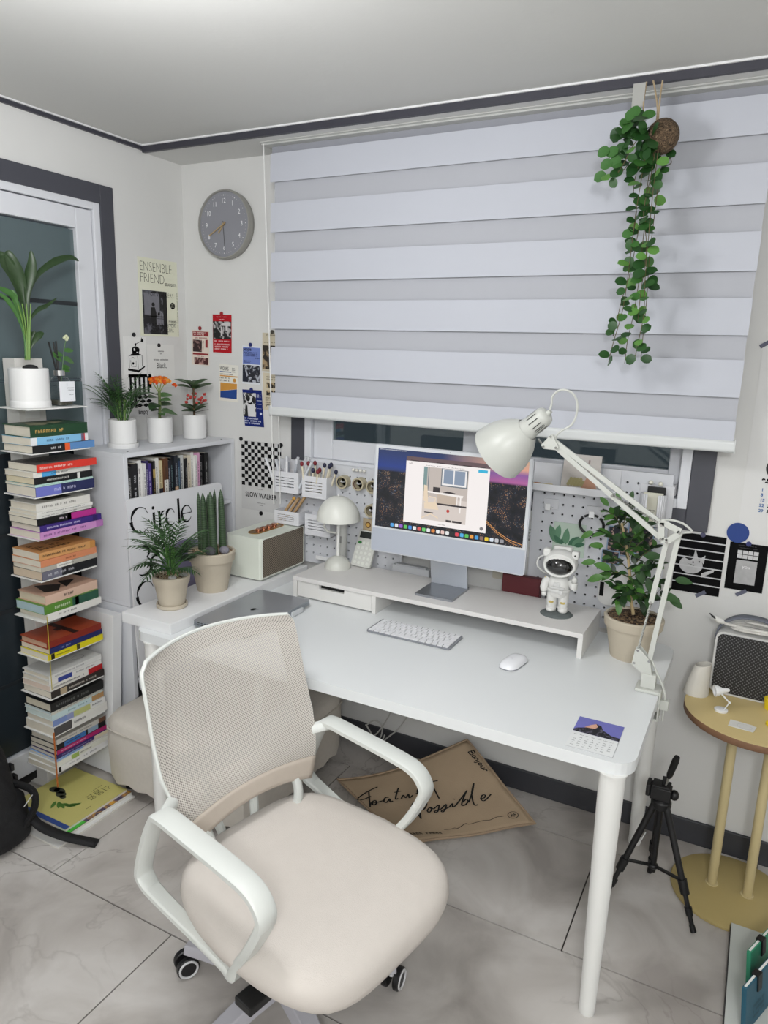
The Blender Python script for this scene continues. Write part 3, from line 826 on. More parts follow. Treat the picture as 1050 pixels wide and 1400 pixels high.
# bookcase: two white units, one on the other
def bookcase(name, label, z0, z1, shelves):
    t = thing(name, label, 'bookcase', (-2.187, 2.183, z0))
    h = z1 - z0
    mt = M('dbdde2', 0.5, var=0.012)
    x0, x1, y0, y1 = -0.135, 0.128, -0.315, 0.314
    MB().box((x0, y0, h - 0.017), (x1, y1, h)).build('top_panel', mt, t, bevel=0.001)
    MB().box((x0, y0, 0), (x1, y1, 0.017)).build('bottom_panel', mt, t, bevel=0.001)
    for a, b_ in ((y0, y0 + 0.02), (y1 - 0.02, y1)):
        MB().box((x0, a, 0.017), (x1, b_, h - 0.017)).build('side_panel', mt, t, bevel=0.001)
    MB().box((x0, y0 + 0.02, 0.017), (x0 + 0.006, y1 - 0.02, h - 0.017)).build('back_panel', mt, t)
    for z in shelves:
        MB().box((x0 + 0.006, y0 + 0.0205, z - z0 - 0.016), (x1 - 0.006, y1 - 0.0205, z - z0)).build('shelf', mt, t, bevel=0.001)
    c = MB()
    for y in (y0 + 0.05, y1 - 0.05):
        c.lathe([(0.004, 0.0), (0.004, 0.0012), (0, 0.0012)], 10, T=Matrix.Translation((x1 - 0.03, y, h)))
    c.build('screw_cap', M('55565a', 0.5), t)
    return t
bookcase('bookcase', 'white bookcase unit with plants on top, left of the window corner', 0.672, 1.265, (0.995,))
bookcase('bookcase', 'lower white bookcase unit standing on the floor behind the ottoman', 0.0, 0.670, (0.36,))

# white board leaning on the end of the bookcase
lb = thing('leaning_board', 'thick white board leaning against the end of the bookcase', 'board', (-2.19, 1.785, 0.0), rot=(rad(-4.2), 0, 0))
MB().box((-0.105, -0.022, 0.004), (0.10, 0.022, 0.65)).build('board', WHITE, lb, bevel=0.002)

# "Circle" picture board leaning on the bookcase front
cb = thing('picture_board', 'tall white board lettered Circle leaning on the bookcase front', 'board', (-1.988, 2.110, 0.336), rz=rad(-3.6))
ang = math.atan2(0.038, 0.76)
cbm = MB().prism(rrect(-0.258, 0.336, 0.240, 1.098, 0.02, 4), -0.008, 0.0)
T = Matrix.Rotation(-ang, 4, 'Y') @ Matrix.Translation((0, 0, -0.336)) @ Euler(LEFT).to_matrix().to_4x4()
bo = cbm.build('panel', M('dddee2', 0.4, var=0.01), cb, bevel=0.002)
bo.matrix_local = T
def thick(a, b_, p=1.0):
    return lambda t: a + (b_ - a) * sin(pi * t) ** p
def arc(cx, cy, rx, ry, a0, a1, n=22):
    return [(cx + rx * cos(rad(a0 + (a1 - a0) * k / n)), cy + ry * sin(rad(a0 + (a1 - a0) * k / n))) for k in range(n + 1)]
L_ = []
def letter_c(x, y, h, wd):
    r = ribbon(arc(x + wd / 2, y + h / 2, wd / 2, h / 2, 50, 180, 20), lambda t: 0.004 + 0.012 * max(0, sin(pi * (t - 0.25) / 0.75)) ** 2 if t > 0.25 else 0.004)
    r += ribbon(arc(x + wd / 2, y + h / 2, wd / 2, h / 2, 180, 318, 20), lambda t: 0.016 * (1 - t) ** 1.5 + 0.003)
    return r + ribbon([(x + wd * 0.80, y + h * 0.90), (x + wd * 0.9, y + h * 0.72)], thick(0.004, 0.018))
L_ += letter_c(-0.232, 0.868, 0.125, 0.115)
L_ += [R4(-0.098, 0.872, -0.083, 0.955), circ(-0.092, 0.978, 0.0085, 12)]
L_ += [R4(-0.062, 0.872, -0.047, 0.955)] + ribbon([(-0.05, 0.925), (-0.035, 0.95), (-0.02, 0.952)], thick(0.004, 0.012))
L_ += letter_c(-0.012, 0.872, 0.083, 0.062)
L_ += [R4(0.068, 0.872, 0.083, 1.0)]
L_ += ribbon(arc(0.128, 0.913, 0.034, 0.042, 0, 180, 20), lambda t: 0.004 + 0.01 * t * t) + ribbon(arc(0.128, 0.913, 0.034, 0.042, 180, 330, 20), lambda t: 0.014 * (1 - t) + 0.003) + [R4(0.096, 0.913, 0.162, 0.917)]
L_ = [[(-0.242 + (x + 0.232) * 0.76, 1.06 - (0.993 - y) * 0.78) for x, y in q] for q in L_]
# lines lower down, half hidden by the plants
L_ += ribbon(arc(-0.20, 0.885, 0.030, 0.024, 110, -60, 20), thick(0.003, 0.012)) + ribbon(arc(-0.20, 0.832, 0.038, 0.035, 60, -130, 24), thick(0.003, 0.013))
L_ += ribbon(arc(-0.14, 0.828, 0.028, 0.034, 40, 330, 24), thick(0.003, 0.011))
L_ += [[(x, y - 0.29) for x, y in [(-0.242 + (x + 0.232) * 0.76, 1.06 - (0.993 - y) * 0.78) for x, y in q]] for q in letter_c(-0.232, 0.868, 0.125, 0.115)]
L_ += ribbon(arc(-0.19, 0.46, 0.05, 0.06, 120, -120, 24), thick(0.003, 0.016))
tag(flat('lettering', bo, INK, L_, 0.0012), kind='stuff')
flat('purple_disc', bo, M('75708a', 0.5, var=0.12, vscale=6), [circ(0.01, 0.755, 0.140, 48)], 0.0006)

# ------------------------------------------------------------------ books
def book(label, L, W, T, cover, spine, ink='f0f0f0', blocks=(), pages='d9d2c2', group=None, art=None, hard=False, seed=0, rows=1, ink_on=(0.1, 0.75), cover_mat=None):
    """A book lying flat: spine in the plane x = 0 facing +x, y along the spine, z up."""
    b = thing('book', label, 'book', group=group)
    r = random.Random(seed)
    th = 0.0022 if hard else 0.0009
    ov = 0.003 if hard else 0.0
    c = MB()
    c.box((-W, 0, 0), (-0.0008, L, th)).box((-W, 0, T - th), (-0.0008, L, T)).box((-0.0016, 0, 0.0), (0, L, T), 1)
    c.build('cover', [cover_mat or M(cover, 0.4, var=0.05), M(spine, 0.42, var=0.04)], b)
    MB().box((-W + 0.002 + ov, 0.001 + ov, th), (-0.0016, L - 0.001 - ov, T - th)).build('pages', M(pages, 0.85, var=0.06, vscale=40, bump=0.3, bscale=900), b)
    mats, polys = [M(ink, 0.5, var=0)], []
    for (f0, f1, colr) in blocks:
        mats.append(M(colr, 0.45, var=0.03))
        polys.append((len(mats) - 1, [(f0 * L, T * 0.0 + 0.0003), (f1 * L, 0.0003), (f1 * L, T - 0.0003), (f0 * L, T - 0.0003)]))
    mb = MB()
    for mi, p in polys:
        mb.quad([(0.0004, y, z) for y, z in p], mi)
    for p in scribble(ink_on[0] * L, T * 0.27, ink_on[1] * L, T * 0.73, rows, r, 0.9, 0.75):
        mb.quad([(0.0008, y, z) for y, z in p], 0)
    tag(mb.build('spine_print', mats, b), kind='stuff')
    if art:
        kind, colr = art
        a = MB()
        if kind == 'photo':
            a.quad([(-W * 0.85, L * 0.3, T + 0.0005), (-W * 0.2, L * 0.3, T + 0.0005), (-W * 0.2, L * 0.75, T + 0.0005), (-W * 0.85, L * 0.75, T + 0.0005)])
        elif kind == 'text':
            for p in scribble(L * 0.12, W * 0.2, L * 0.8, W * 0.85, 3, r, 0.85, 0.9):
                a.quad([(-W + x2, y2, T + 0.0005) for y2, x2 in p])
        elif kind == 'oval':
            ring = arc(0, 0, 0.024, 0.016, 0, 360, 24)
            for p in ribbon([(x2, y2) for x2, y2 in ring], 0.0012):
                a.quad([(-W * 0.35 + y2, L * 0.72 + x2, T + 0.0005) for x2, y2 in p])
        elif kind == 'strap':
            a.box((-W, L * 0.48, T), (0.0006, L * 0.57, T + 0.0016)).box((-W * 0.6, L * 0.40, T), (-W * 0.45, L * 0.48, T + 0.0014))
        elif kind == 'wing':
            a.quad([(-W * 0.9, L * 0.25, T + 0.0005), (-W * 0.25, L * 0.12, T + 0.0005), (-W * 0.1, L * 0.3, T + 0.0005), (-W * 0.5, L * 0.55, T + 0.0005)])
            a.quad([(-W * 0.75, L * 0.6, T + 0.0005), (-W * 0.2, L * 0.5, T + 0.0005), (-W * 0.55, L * 0.85, T + 0.0005)])
        a.build('cover_art', M(colr, 0.5, var=0.1, vscale=30), b)
    return b

# spine tower: a white column at the door with ten steel shelves
TX0, TX1, TY0, TY1 = -2.256, -2.098, 1.524, 1.757
tw = thing('book_tower', 'tall white tower with ten thin shelves of lying books by the door', 'shelf', (-2.29, 1.655, 0))
MB().box((-0.030, -0.052, 0.006), (0.034, 0.055, 1.60)).build('column', M('d6d4cf', 0.5, var=0.015), tw, bevel=0.002)
MB().box((-0.030, -0.078, 0.0), (0.045, 0.078, 0.006)).build('base_plate', M('d6d4cf', 0.5, var=0.015), tw, bevel=0.001)
shelf_me = MB().box((0.0345, -0.131, -0.0035), (0.192, 0.102, 0.0)).box((0.0345, -0.028, -0.045), (0.037, 0.028, -0.0035)).mesh('shelf', WHITE_METAL)
SZ = [1.4425 - 0.1455 * i for i in range(10)]
for z in SZ:
    place('shelf', shelf_me, tw, Matrix.Translation((0, 0, z)))
G_T = 'books lying in the shelf tower'
def on_tower(i, books):
    z = SZ[i] + 0.0004
    for k, (lab, T, dy, dx, L, a) in enumerate(books):
        kw = dict(a)
        b = book(lab, L, 0.146 + dx, T, kw.pop('cover'), kw.pop('spine'), group=G_T, seed=i * 10 + k, **kw)
        b.location = (TX1 + dx - 0.006, TY0 + 0.006 + dy, z)
        b.rotation_euler = (0, 0, rad(((k * 37 + i * 11) % 5 - 2) * 0.5))
        z += T + 0.0004
on_tower(1, [
    ('book with a spine half black and half blue, lowest on the second shelf', 0.025, 0.002, 0.004, 0.245, dict(cover='20242c', spine='101113', blocks=[(0.5, 0.585, 'e4602c'), (0.585, 1.0, '5a88be')], ink_on=(0.28, 0.48))),
    ('sky blue book with white ends on its spine, under the green hardback', 0.026, 0.0, 0.0, 0.228, dict(cover='8fbfdd', spine='e6e8ea', blocks=[(0.1, 0.92, '83bde2'), (0.87, 0.94, 'cf2f38')], ink='3f5f86', ink_on=(0.26, 0.7))),
    ('thick green hardback with gold lettering, top of the second shelf', 0.037, 0.003, -0.003, 0.222, dict(cover='1e4a2c', spine='1c4127', ink='c9a25b', rows=1, hard=True, ink_on=(0.08, 0.6), art=('wing', '9a9678'))),
])
on_tower(2, [
    ('violet book with a dark starry spine, lowest on the third shelf', 0.033, 0.0, 0.006, 0.236, dict(cover='3a3f86', spine='252a56', blocks=[(0.0, 0.42, '7076c4')], ink='c9cbe8', ink_on=(0.3, 0.7))),
    ('thin mint green book between the violet and the black one', 0.008, 0.0, 0.006, 0.236, dict(cover='bfe0d6', spine='bfe0d6', ink='7aa59b')),
    ('black paperback with red and white spine print on the third shelf', 0.022, 0.0, 0.003, 0.232, dict(cover='17181b', spine='131416', blocks=[(0.72, 0.77, 'e2e2dd')], ink='dcdcd6', ink_on=(0.2, 0.6), pages='d8cdb0')),
    ('white paperback with a blue patch on its spine, third shelf', 0.018, 0.0, 0.0, 0.228, dict(cover='e4e3dc', spine='e4e3dc', blocks=[(0.14, 0.38, '4fa3dc')], ink='44484e', ink_on=(0.3, 0.6))),
    ('bright red paperback with white spine letters, top of the third shelf', 0.025, 0.010, 0.006, 0.238, dict(cover='6a6462', spine='d8392b', ink='f0dcd6', ink_on=(0.05, 0.6), art=('text', '2c2a2a'))),
])
on_tower(3, [
    ('wide pink book at the bottom of the fourth shelf', 0.025, 0.000, 0.012, 0.262, dict(cover='cf93cb', spine='cb90c8', ink='6a3e78', blocks=[(0.88, 1.0, 'b274b4')], ink_on=(0.05, 0.75))),
    ('dark purple book with white letters on the fourth shelf', 0.021, 0.004, 0.008, 0.25, dict(cover='3a2775', spine='3b2778', ink='d8d2ee', blocks=[(0.85, 0.93, '2e1f60')], ink_on=(0.08, 0.7))),
    ('book with a spine half black half magenta on the fourth shelf', 0.023, 0.0, 0.002, 0.24, dict(cover='26262a', spine='141416', blocks=[(0.5, 1.0, 'b8308c'), (0.5, 0.56, 'd84a6a')], ink='e8d8e4', ink_on=(0.36, 0.5))),
    ('thin white booklet, lower of two under the thick white book', 0.011, 0.002, -0.003, 0.228, dict(cover='dedcd4', spine='e4e3de', ink='55555a')),
    ('thin white booklet, upper of two under the thick white book', 0.011, 0.004, -0.003, 0.226, dict(cover='e2e0d8', spine='e6e5e0', ink='55555a', ink_on=(0.08, 0.9))),
    ('thick white book with a dark picture on its cover, fourth shelf', 0.027, 0.006, -0.006, 0.220, dict(cover='dcdad2', spine='dedcd6', ink='6a6862', art=('photo', '4a463c'), hard=True)),
])
on_tower(4, [
    ('thick black book with a grey drawing on its spine, fifth shelf', 0.031, 0.002, 0.004, 0.232, dict(cover='26272b', spine='1b1c20', blocks=[(0.0, 0.34, '6f6f7e')], ink='c9c9cf', ink_on=(0.1, 0.6), pages='cdbba4')),
    ('cream and grey paperback on the fifth shelf above the black book', 0.016, 0.0, 0.004, 0.232, dict(cover='c8c4b8', spine='b0aca2', blocks=[(0.26, 0.52, 'e8e6de')], ink='2c2c2e', ink_on=(0.3, 0.6))),
    ('salmon orange paperback under the tan book on the fifth shelf', 0.023, 0.0, 0.004, 0.232, dict(cover='d08a62', spine='d58b64', ink='7a3f22', ink_on=(0.4, 0.62))),
    ('tan orange book with bold black cover lettering, top of the fifth shelf', 0.026, 0.0, -0.002, 0.228, dict(cover='c98f55', spine='cf9a62', ink='1f1a16', art=('text', '241d18'), blocks=[(0.9, 1.0, 'c08848')], ink_on=(0.06, 0.9))),
])
on_tower(5, [
    ('white paperback at the bottom of the sixth shelf', 0.023, 0.01, 0.004, 0.226, dict(cover='e4e2da', spine='e8e7e2', ink='6a6a6c', ink_on=(0.2, 0.55))),
    ('green leafy book with a blue page edge on the sixth shelf', 0.031, 0.0, 0.004, 0.228, dict(cover='5f8f3a', spine='5a8a36', blocks=[(0.5, 1.0, '2f5a48'), (0.55, 0.62, '1c2420')], ink='dfe6cf', pages='a9c0c6', ink_on=(0.18, 0.5))),
    ('pale pink hardback with black brush letters, top of the sixth shelf', 0.032, 0.012, -0.002, 0.222, dict(cover='c9a48e', spine='dcbba8', ink='231c1a', art=('wing', '2a2320'), hard=True, ink_on=(0.3, 0.55), pages='cfc3ac')),
])
on_tower(6, [
    ('yellow book with black print at the bottom of the seventh shelf', 0.021, 0.0, 0.005, 0.235, dict(cover='dcd02e', spine='e3d51f', ink='3a3610', blocks=[(0.05, 0.11, '222018'), (0.5, 0.56, '4a4620')], art=('text', '2a2610'), ink_on=(0.12, 0.4))),
    ('navy blue book under the leather notebook', 0.020, 0.008, 0.004, 0.228, dict(cover='252f6e', spine='232c66', ink='9aa4d6', pages='ded3c2', ink_on=(0.2, 0.4))),
    ('rust brown leather notebook with a dark strap, seventh shelf', 0.024, 0.002, 0.0, 0.230, dict(cover='9c4326', spine='8a2f22', ink='8a2f22', art=('strap', '2c1612'), hard=True, pages='c8a48a')),
])
on_tower(7, [
    ('dark brown book with white print at the bottom of the eighth shelf', 0.025, 0.002, 0.004, 0.232, dict(cover='332c2a', spine='2f2927', ink='d6cfc4', blocks=[(0.16, 0.28, 'b3a184')], ink_on=(0.32, 0.85))),
    ('white paperback with a red end on its spine, eighth shelf', 0.022, 0.002, 0.0, 0.230, dict(cover='e2dfd6', spine='e6e4dc', blocks=[(0.72, 1.0, 'b32026')], ink='2c2c2e', ink_on=(0.05, 0.68), pages='d9c7b8')),
    ('white book with a blue patch on its spine, eighth shelf', 0.017, 0.002, -0.004, 0.226, dict(cover='dddcd8', spine='e2e1de', blocks=[(0.16, 0.42, '2f3f8e')], ink='55555a', ink_on=(0.5, 0.9))),
    ('grey white cover with a thin oval emblem, top of the eighth shelf', 0.019, 0.004, -0.004, 0.228, dict(cover='cfcfcc', spine='dededb', ink='8a8a8c', art=('oval', '3a3a3c'), hard=True)),
])
on_tower(8, [
    ('thick white book with a dark grey patch on its spine, ninth shelf', 0.034, 0.0, 0.006, 0.238, dict(cover='dcdbd6', spine='e2e1dc', blocks=[(0.0, 0.32, '4c4a4a')], ink='55555a', ink_on=(0.36, 0.6))),
    ('paperback with a pale landscape spine, ninth shelf', 0.023, 0.004, -0.002, 0.228, dict(cover='d2d6da', spine='e2e2df', blocks=[(0.0, 0.26, '7a8ec0'), (0.26, 0.38, '8f98c0'), (0.38, 0.7, 'b9bd7a')], ink='3c3c40', ink_on=(0.74, 0.95))),
    ('pale ice blue book with a tan end, ninth shelf', 0.021, 0.002, -0.003, 0.228, dict(cover='cfdfe0', spine='c2d6d8', blocks=[(0.76, 1.0, 'b08a5c')], ink='5b7d84', pages='cfdcd8', ink_on=(0.3, 0.7))),
    ('thin pale grey book under the black one, ninth shelf', 0.012, 0.002, -0.003, 0.228, dict(cover='d9d6ca', spine='cdcdc2', ink='6a6a64', pages='c3d2d4')),
    ('black hardback at the top of the ninth shelf', 0.033, 0.0, -0.002, 0.229, dict(cover='1a1b1c', spine='161718', ink='6a6c6a', pages='cfc8b4', hard=True)),
])
on_tower(9, [
    ('white paperback with a small black emblem, lowest in the tower', 0.021, -0.004, 0.008, 0.242, dict(cover='e4e4e2', spine='e8e8e8', ink='8a8a92', blocks=[(0.04, 0.085, '1a1a1a')], ink_on=(0.2, 0.8))),
    ('white book with a green patch on its spine, tenth shelf', 0.018, -0.002, 0.004, 0.238, dict(cover='dfdfd6', spine='e2e2d8', ink='4a4a44', blocks=[(0.28, 0.42, '9ab45a')], ink_on=(0.44, 0.7))),
    ('thin light blue book on the tenth shelf', 0.010, 0.006, 0.0, 0.23, dict(cover='8fb0da', spine='8fb0da', ink='2c3a5c', blocks=[(0.5, 1.0, 'd9d6cc')])),
    ('purple book with a pale corner on the tenth shelf', 0.014, 0.008, 0.0, 0.226, dict(cover='3a2f70', spine='372a66', ink='a49ac8', blocks=[(0.72, 1.0, 'dcd2b6')])),
    ('magenta spined book on the tenth shelf', 0.016, 0.012, -0.002, 0.222, dict(cover='2a2a2e', spine='b02a68', ink='f0c8da', ink_on=(0.05, 0.6))),
    ('black and blue book on the tenth shelf above the magenta one', 0.020, 0.014, -0.003, 0.220, dict(cover='18191c', spine='17181b', ink='0c0c0e', blocks=[(0.14, 0.58, '3f74b4'), (0.62, 0.84, '8fa6bc')], ink_on=(0.18, 0.5))),
    ('grey book with a navy corner, topmost on the tenth shelf', 0.019, 0.016, -0.006, 0.218, dict(cover='bfbcb4', spine='c9c6be', ink='6e6c68', art=('wing', '23285a'), blocks=[(0.85, 1.0, '6a4a3a')])),
])
# ribbon bookmarks hanging out of the tower
rb = MB()
rb.bar((TX1 + 0.003, TY0 + 0.010, 0.735), (TX1 + 0.004, TY0 + 0.008, 0.46), 0.0025, 0.001, up=(1, 0, 0))
tag(rb.build('ribbon_marker', M('b9a93a', 0.6)), 'thin yellow ribbon hanging from the sixth shelf of the tower', 'ribbon')
rb = MB()
rb.bar((TX1 + 0.006, TY0 + 0.0, 0.30), (TX1 + 0.014, TY0 - 0.006, 0.09), 0.006, 0.001, up=(1, 0, 0))
tag(rb.build('ribbon_marker', M('b4652a', 0.6)), 'orange brown ribbon hanging below the ninth shelf of the tower', 'ribbon')

# upright books in the bookcase
def upright(lab, y, T, H, W, xs, zb, cover, group, **kw):
    b = book(lab, H, W, T, cover, cover, group=group, **kw)
    b.location = (xs, y + T, zb)
    b.rotation_euler = (pi / 2, 0, 0)
    return b
row = [('black book at the left end of the bookcase row', 0.026, '121214', 'b8b8b8', ()), ('thick black book with a white flower drawing on its spine', 0.031, '16161a', 'cfd0d4', ()),
       ('white book with a brown patch low on its spine', 0.021, 'dfdedb', '3a3a3c', [(0.08, 0.25, '8a5a32')]), ('white book right beside the purple pair', 0.015, 'dcdbd8', '4a4a4e', ()),
       ('deep purple book, first of the purple pair', 0.016, '33265c', 'cfc8e6', ()), ('violet purple book, second of the purple pair', 0.018, '4a3a86', 'd8d2ec', ()),
       ('narrow black book with a gold band on its spine', 0.012, '1b1a18', 'b9a05c', [(0.7, 0.86, 'b9a05c')]), ('white book with a tall title, right of the gold banded one', 0.022, 'dddcd6', '46464a', ()),
       ('cream book with a navy patch low on its spine', 0.022, 'd2c49a', '3a342a', [(0.1, 0.5, '1f2638')]), ('brown topped book with a white lower spine', 0.023, '5c3a24', '2f2a26', [(0.0, 0.62, 'dcd9d2')]),
       ('navy black book with white dots on its spine', 0.019, '171a28', 'c8ccd8', ()), ('black book with small teal print', 0.015, '14161a', '7fa0a4', ()),
       ('dark book with a peach patch low on its spine', 0.019, '20242c', 'aeb4c0', [(0.08, 0.45, 'd6a878')]), ('dark teal speckled book', 0.017, '1d3036', '86a8b4', [(0.5, 0.95, '2c3f5a')]),
       ('light grey book between dark ones', 0.021, 'c6c8c4', '44464a', ()), ('black book left of the cream group', 0.014, '111113', 'a8a8a8', ()),
       ('cream book, left of the two white ones', 0.024, 'd8d0bc', '5a5448', ()), ('white book with black brush title near the pink one', 0.020, 'dedcd8', '2a2a2c', ()),
       ('narrow white book touching the pink one', 0.013, 'e2e1de', '5a5a5e', ()), ('pink book near the right end of the bookcase row', 0.019, 'd4a0c0', '5c2c4c', ()),
       ('black book right of the pink one', 0.022, '1a1a1c', '9a9a9a', ()), ('thick black book at the right end of the bookcase row', 0.024, '141416', 'b0b0b0', ())]
y = 1.8915
for k, (lab, T, c_, ik, blk) in enumerate(row):
    upright(lab, y, T, 0.215 + 0.018 * ((k * 7) % 5) / 4, 0.16, -2.070 - 0.004 * (k % 3), 0.9954, c_, 'books standing in the bookcase', ink=ik, blocks=blk, seed=200 + k, ink_on=(0.3, 0.9))
    y += T + 0.0006
y = 1.90
for k, (c_, ik, T) in enumerate((('1a1b1e', 'b0b0b0', 0.03), ('26282e', 'c0c0c0', 0.028), ('dcdad6', '444444', 0.022))):
    upright(('black book in the lower bookcase unit, behind the desk corner', 'charcoal book in the lower bookcase unit, behind the desk corner', 'white book in the lower bookcase unit, behind the desk corner')[k], y, T, 0.22, 0.16, -2.080, 0.3604, c_, 'books in the lower bookcase', ink=ik, seed=300 + k)
    y += T + 0.001

# magazines on the floor under the tower
def magazine(label, x0, y0, x1, y1, z, T, colr, rz=0.0):
    t = thing('magazine', label, 'magazine', ((x0 + x1) / 2, (y0 + y1) / 2, z), rz, 'magazines on the floor')
    a, b_ = (x1 - x0) / 2, (y1 - y0) / 2
    MB().box((-a, -b_, 0), (a, b_, T)).build('pages', M('dcdad2', 0.7), t)
    return t, a, b_, T
m0, a, b_, T = magazine('white magazine lowest under the shelf tower', -2.19, 1.372, -1.905, 1.705, 0.0, 0.006, 'e0e0e0')
MB().box((-a, -b_, T), (a, b_, T + 0.0008)).build('cover', M('e0e0de', 0.4), m0)
m1, a, b_, T = magazine('magazine with an orange and violet picture and a green label', -2.21, 1.418, -1.922, 1.706, 0.0072, 0.009, '8a86a0')
MB().box((-a, -b_, T), (a, b_, T + 0.0008)).build('cover', M('6a6258', 0.35, var=0.3, vscale=20), m1)
flat('picture', m1, photo_mat('flower_print', '4a3f5c', 'c9963a', 18, 2.2), [R4(0.09, -0.06, a, b_)], T + 0.0014)
flat('label', m1, M('45b33a', 0.4), [R4(0.09, -b_, a, -0.062)], T + 0.0016)
flat('label_print', m1, INK, scribble(0.105, -0.125, 0.135, -0.08, 3, rng), T + 0.002)
m2, a, b_, T = magazine('pale yellow magazine with a green leaf sprig on its cover', -2.225, 1.428, -1.938, 1.700, 0.0174, 0.008, 'cfc57a')
MB().box((-a, -b_, T), (a, b_, T + 0.0008)).build('cover', M('c6bf76', 0.4, var=0.03), m2)
flat('cover_band', m2, M('2f4a8c', 0.4), [R4(-a, -b_, a, -b_ + 0.02)], T + 0.0012)
ttl = words(m2, '식물원', 0.04, INK, 0.125, 0.112, T + 0.0014, 'RIGHT', sx=0.9, rot=rad(-90), bold=-0.0005, name='title')
ttl.data.align_x = 'LEFT'; ttl.location = (0.055, 0.118, T + 0.0014)
flat('small_print', m2, INK, [[(yy * 1.0 + 0.02, xx) for xx, yy in q] for q in scribble(0.06, 0.02, 0.11, 0.026, 1, rng, 1)] + [[(yy, xx) for xx, yy in q] for q in scribble(-0.03, 0.108, 0.0, 0.114, 1, rng, 1)], T + 0.0014)
lv = leaf_mesh('leaf', M('4f7a34', 0.5), 0.32, 'oval', 5, 0.0, 0.0)
for k in range(7):
    a_ = rad(-60 + k * 20)
    place('leaf_print', lv, m2, Matrix.Translation((-0.02 + 0.011 * k, -0.045 + 0.004 * (k % 2), T + 0.0018)) @ Matrix.Rotation(a_, 4, 'Z') @ Matrix.Scale(0.045, 4))
flat('stone_print', m2, M('3a3e34', 0.6, var=0.45, vscale=90), [circ(-0.085, 0.0, 0.022, 14, 0.016), circ(-0.062, 0.004, 0.026, 14, 0.015), circ(-0.04, -0.008, 0.022, 14, 0.016), circ(-0.02, -0.016, 0.014, 12, 0.010)], T + 0.0013)
# ================================================================== ON THE DESK
# computer
cx_, cy_ = -0.952, 2.305
im = thing('desktop_computer', 'slim silver all-in-one computer with a lit city-at-night screen', 'computer', (cx_, cy_, RZ))
SILVER = M('c3c6cc', 0.35, metal=0.0, var=0.01)
st = MB()
st.prism(rrect(-0.072, -0.085, 0.072, 0.085, 0.006), 0, 0.008)
st.build('foot', M('a9adb4', 0.28, metal=0.9, var=0.02), im, bevel=0.001)
MB().add([(-0.072, 0.060, 0.008), (0.072, 0.060, 0.008), (0.072, 0.070, 0.008), (-0.072, 0.070, 0.008), (-0.072, 0.016, 0.22), (0.072, 0.016, 0.22), (0.072, 0.026, 0.22), (-0.072, 0.026, 0.22)],
         [(3, 2, 1, 0), (4, 5, 6, 7), (0, 1, 5, 4), (1, 2, 6, 5), (2, 3, 7, 6), (3, 0, 4, 7)]).build('stand', M('c0c4ca', 0.3, metal=0.6, var=0.02), im, bevel=0.001)
head = bpy.data.objects.new('display', MB().prism(rrect(-0.2985, 0.0, 0.2985, 0.402, 0.012), -0.012, 0.0).mesh('display', SILVER))
COL.objects.link(head); head.parent = im
Hd = Matrix.Translation((0, -0.006, 0.114)) @ Matrix.Rotation(rad(-2.5), 4, 'X') @ Euler(BACK).to_matrix().to_4x4()
head.matrix_local = Hd
flat('bezel', head, M('d5d8dc', 0.3, var=0), [R4(-0.294, 0.090, 0.294, 0.398)], 0.0006)
flat('chin', head, M('b4bac6', 0.35, var=0.01), [R4(-0.294, 0.004, 0.294, 0.0885)], 0.0006)
flat('camera', head, BLACK, [circ(0, 0.3945, 0.0016, 10)], 0.001)
